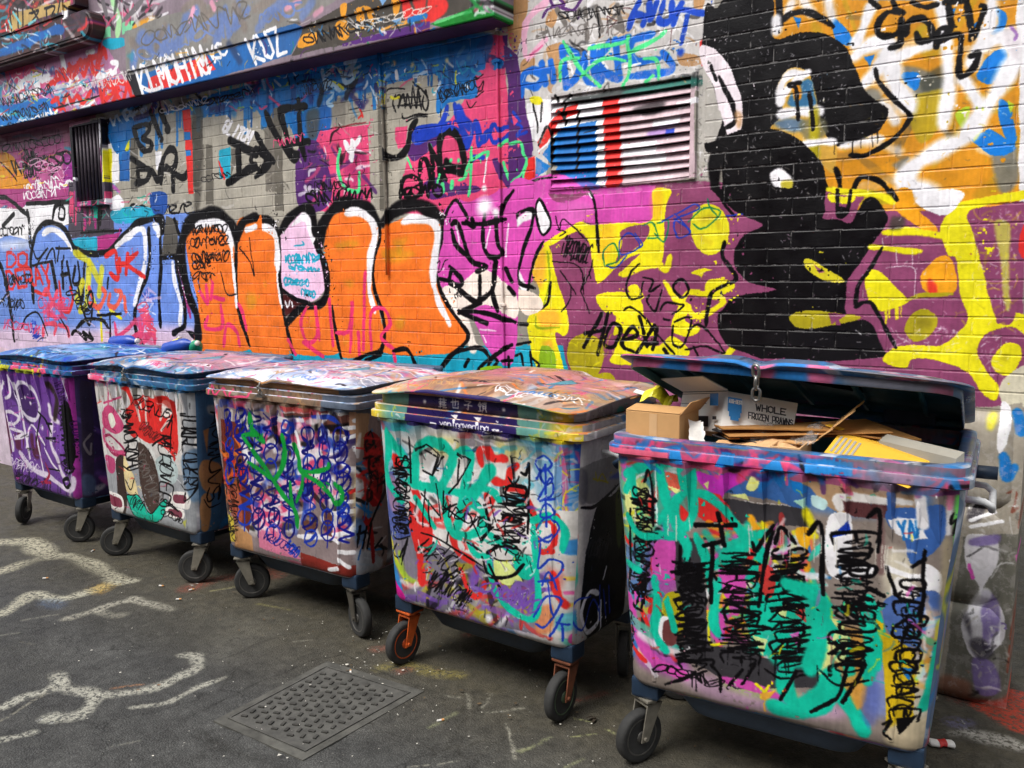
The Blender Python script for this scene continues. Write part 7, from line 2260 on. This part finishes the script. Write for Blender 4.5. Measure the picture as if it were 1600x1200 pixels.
# crushed drink can by the right foot of the open bin
p = gp(1470, 1166); t = empty('crushed_can', p, .5); tag(t, 'crushed red and white drink can beside the nearest bin', 'can')
bm = bmesh.new(); lathe(bm, [(.016, -.045), (.022, -.040), (.021, -.01), (.017, .005), (.022, .03), (.022, .04), (.016, .045)], 'x', 14)
for v in bm.verts: v.co.z = v.co.z * .55 + .013; v.co.y += .004 * math.sin(v.co.x * 120)
bm_obj('can_body', bm, M_WHT, t)
bm = bmesh.new(); lathe(bm, [(.0225, -.012), (.0185, .004), (.0225, .018)], 'x', 14)
for v in bm.verts: v.co.z = v.co.z * .56 + .013; v.co.y += .004 * math.sin(v.co.x * 120)
bm_obj('red_band', bm, M_RED, t)
p = gp(1440, 1157); o = None
# rag snagged on the second bin's right front wheel
rg = at(312, 862, 1, 2.84); re_ = at(308, 906, 2, 0.004)
bm = bmesh.new(); pr = None; rq = random.Random(2)
for k in range(13):
    u = k / 12; c = Vector(rg) * (1 - u) + Vector(re_) * u + Vector((.012 * math.sin(u * 9), -.01 * math.sin(u * 5), 0)); w = Vector((.016 + .006 * math.sin(k * 1.7), .01, 0))
    a, b_ = bm.verts.new(c - w), bm.verts.new(c + w)
    if pr: bm.faces.new((pr[0], pr[1], b_, a))
    pr = (a, b_)
o = bm_obj('rag', bm, M_RAG, None, True); tag(o, 'brown rag strip hanging from the wheel of the second bin', 'rag'); md = o.modifiers.new('t', 'SOLIDIFY'); md.thickness = .003
# cigarette ends
butts = [(252, 917, .4), (299, 923, 1.2), (279, 938, .7), (145, 862, 2.0), (436, 870, .2), (688, 1128, 1.0), (548, 1052, 2.4), (71, 905, .9)]
where = ['before the second bin, left of a pair', 'before the second bin, right of a pair', 'between the painted arrow mark and the second bin', 'just in front of the leftmost bins by the painted curve', 'behind the front left wheel of the middle bin', 'right of the access cover near its corner', 'above the access cover, towards the middle bin', 'inside the painted loop at the far left']
for k, (x, y, a) in enumerate(butts):
    t = empty('cigarette_end', gp(x, y), a); tag(t, 'cigarette end on the asphalt ' + where[k], 'cigarette end', 'cigarette ends')
    bm = bmesh.new(); lathe(bm, [(.0042, -.014), (.0045, .004)], 'x', 8, Matrix.Translation((0, 0, .0075))); bm_obj('paper_end', bm, M_WHT, t)
    bm = bmesh.new(); lathe(bm, [(.0046, .0042), (.0043, .016)], 'x', 8, Matrix.Translation((0, 0, .0075))); bm_obj('filter', bm, M_BUTT, t)
# dead leaf clump near the fourth bin
p = gp(923, 1128); bm = bmesh.new(); rl = random.Random(6)
for k in range(9):
    a = rl.uniform(0, 6.28); c = Vector((p.x + rl.uniform(-.02, .02), p.y + rl.uniform(-.02, .02), .008 + rl.uniform(0, .008))); d = Vector((math.cos(a), math.sin(a), rl.uniform(-.1, .5))) * .016; e = Vector((-math.sin(a), math.cos(a), .2)) * .007
    bm.faces.new([bm.verts.new(q) for q in (c - d, c - e, c + d, c + e)])
o = bm_obj('dead_leaves', bm, plain('leaf_brown', '#2c2418', .9)); tag(o, 'dark clump of dead leaves on the asphalt near the nearest bin', 'leaves')
# flakes of paint and grit
bm = bmesh.new(); rf = random.Random(11)
for k in range(260):
    if k < 150: x, y = rf.uniform(60, 1000), 860 + 340 * rf.random() ** .8
    else: x, y = rf.gauss(600, 90), rf.gauss(1010, 40)
    if y < 830: continue
    q = gp(x, y)
    if q.y > 3.5: continue
    s = rf.uniform(.0015, .0055) * (1 if rf.random() < .93 else 2.0); n = rf.randint(3, 5); a0_ = rf.uniform(0, 6)
    V = [(q.x + s * math.cos(a0_ + i * 6.283 / n) * rf.uniform(.5, 1.2), q.y + s * math.sin(a0_ + i * 6.283 / n) * rf.uniform(.5, 1.2), .0105 + rf.uniform(0, .002)) for i in range(n)]
    bm.faces.new([bm.verts.new(v) for v in V])
    top = bm.verts[:][-n:]
o = bm_obj('paint_flakes', bm, plain('flake_paint', '#c9c5ba', .7, 0, .3, 3)); tag(o, 'pale flakes of paint and grit scattered over the asphalt', 'grit', kind='stuff')

bm = bmesh.new(); rl = random.Random(16)
for k in range(110):
    b_ = rl.choice((2, 3, 4, 5)); x, y, a = BINS[b_]; lx, ly = rl.uniform(-.6, .6), rl.uniform(-.25, .5); p = Vector((x + lx, y + ly, 0)); a = rl.uniform(0, 6.28); s = rl.uniform(.004, .013)
    c = Vector((p.x, p.y, .009 + rl.uniform(0, .005))); d = Vector((math.cos(a), math.sin(a), rl.uniform(-.1, .3))) * s; e = Vector((-math.sin(a), math.cos(a), .15)) * s * rl.uniform(.3, .7)
    bm.faces.new([bm.verts.new(q) for q in (c - d, c - e, c + d, c + e)])
o = bm_obj('leaf_litter', bm, plain('litter_brown', '#5a4a34', .9, 0, .5, 2)); tag(o, 'brown leaf bits and scraps gathered around the bin wheels', 'litter', kind='stuff')
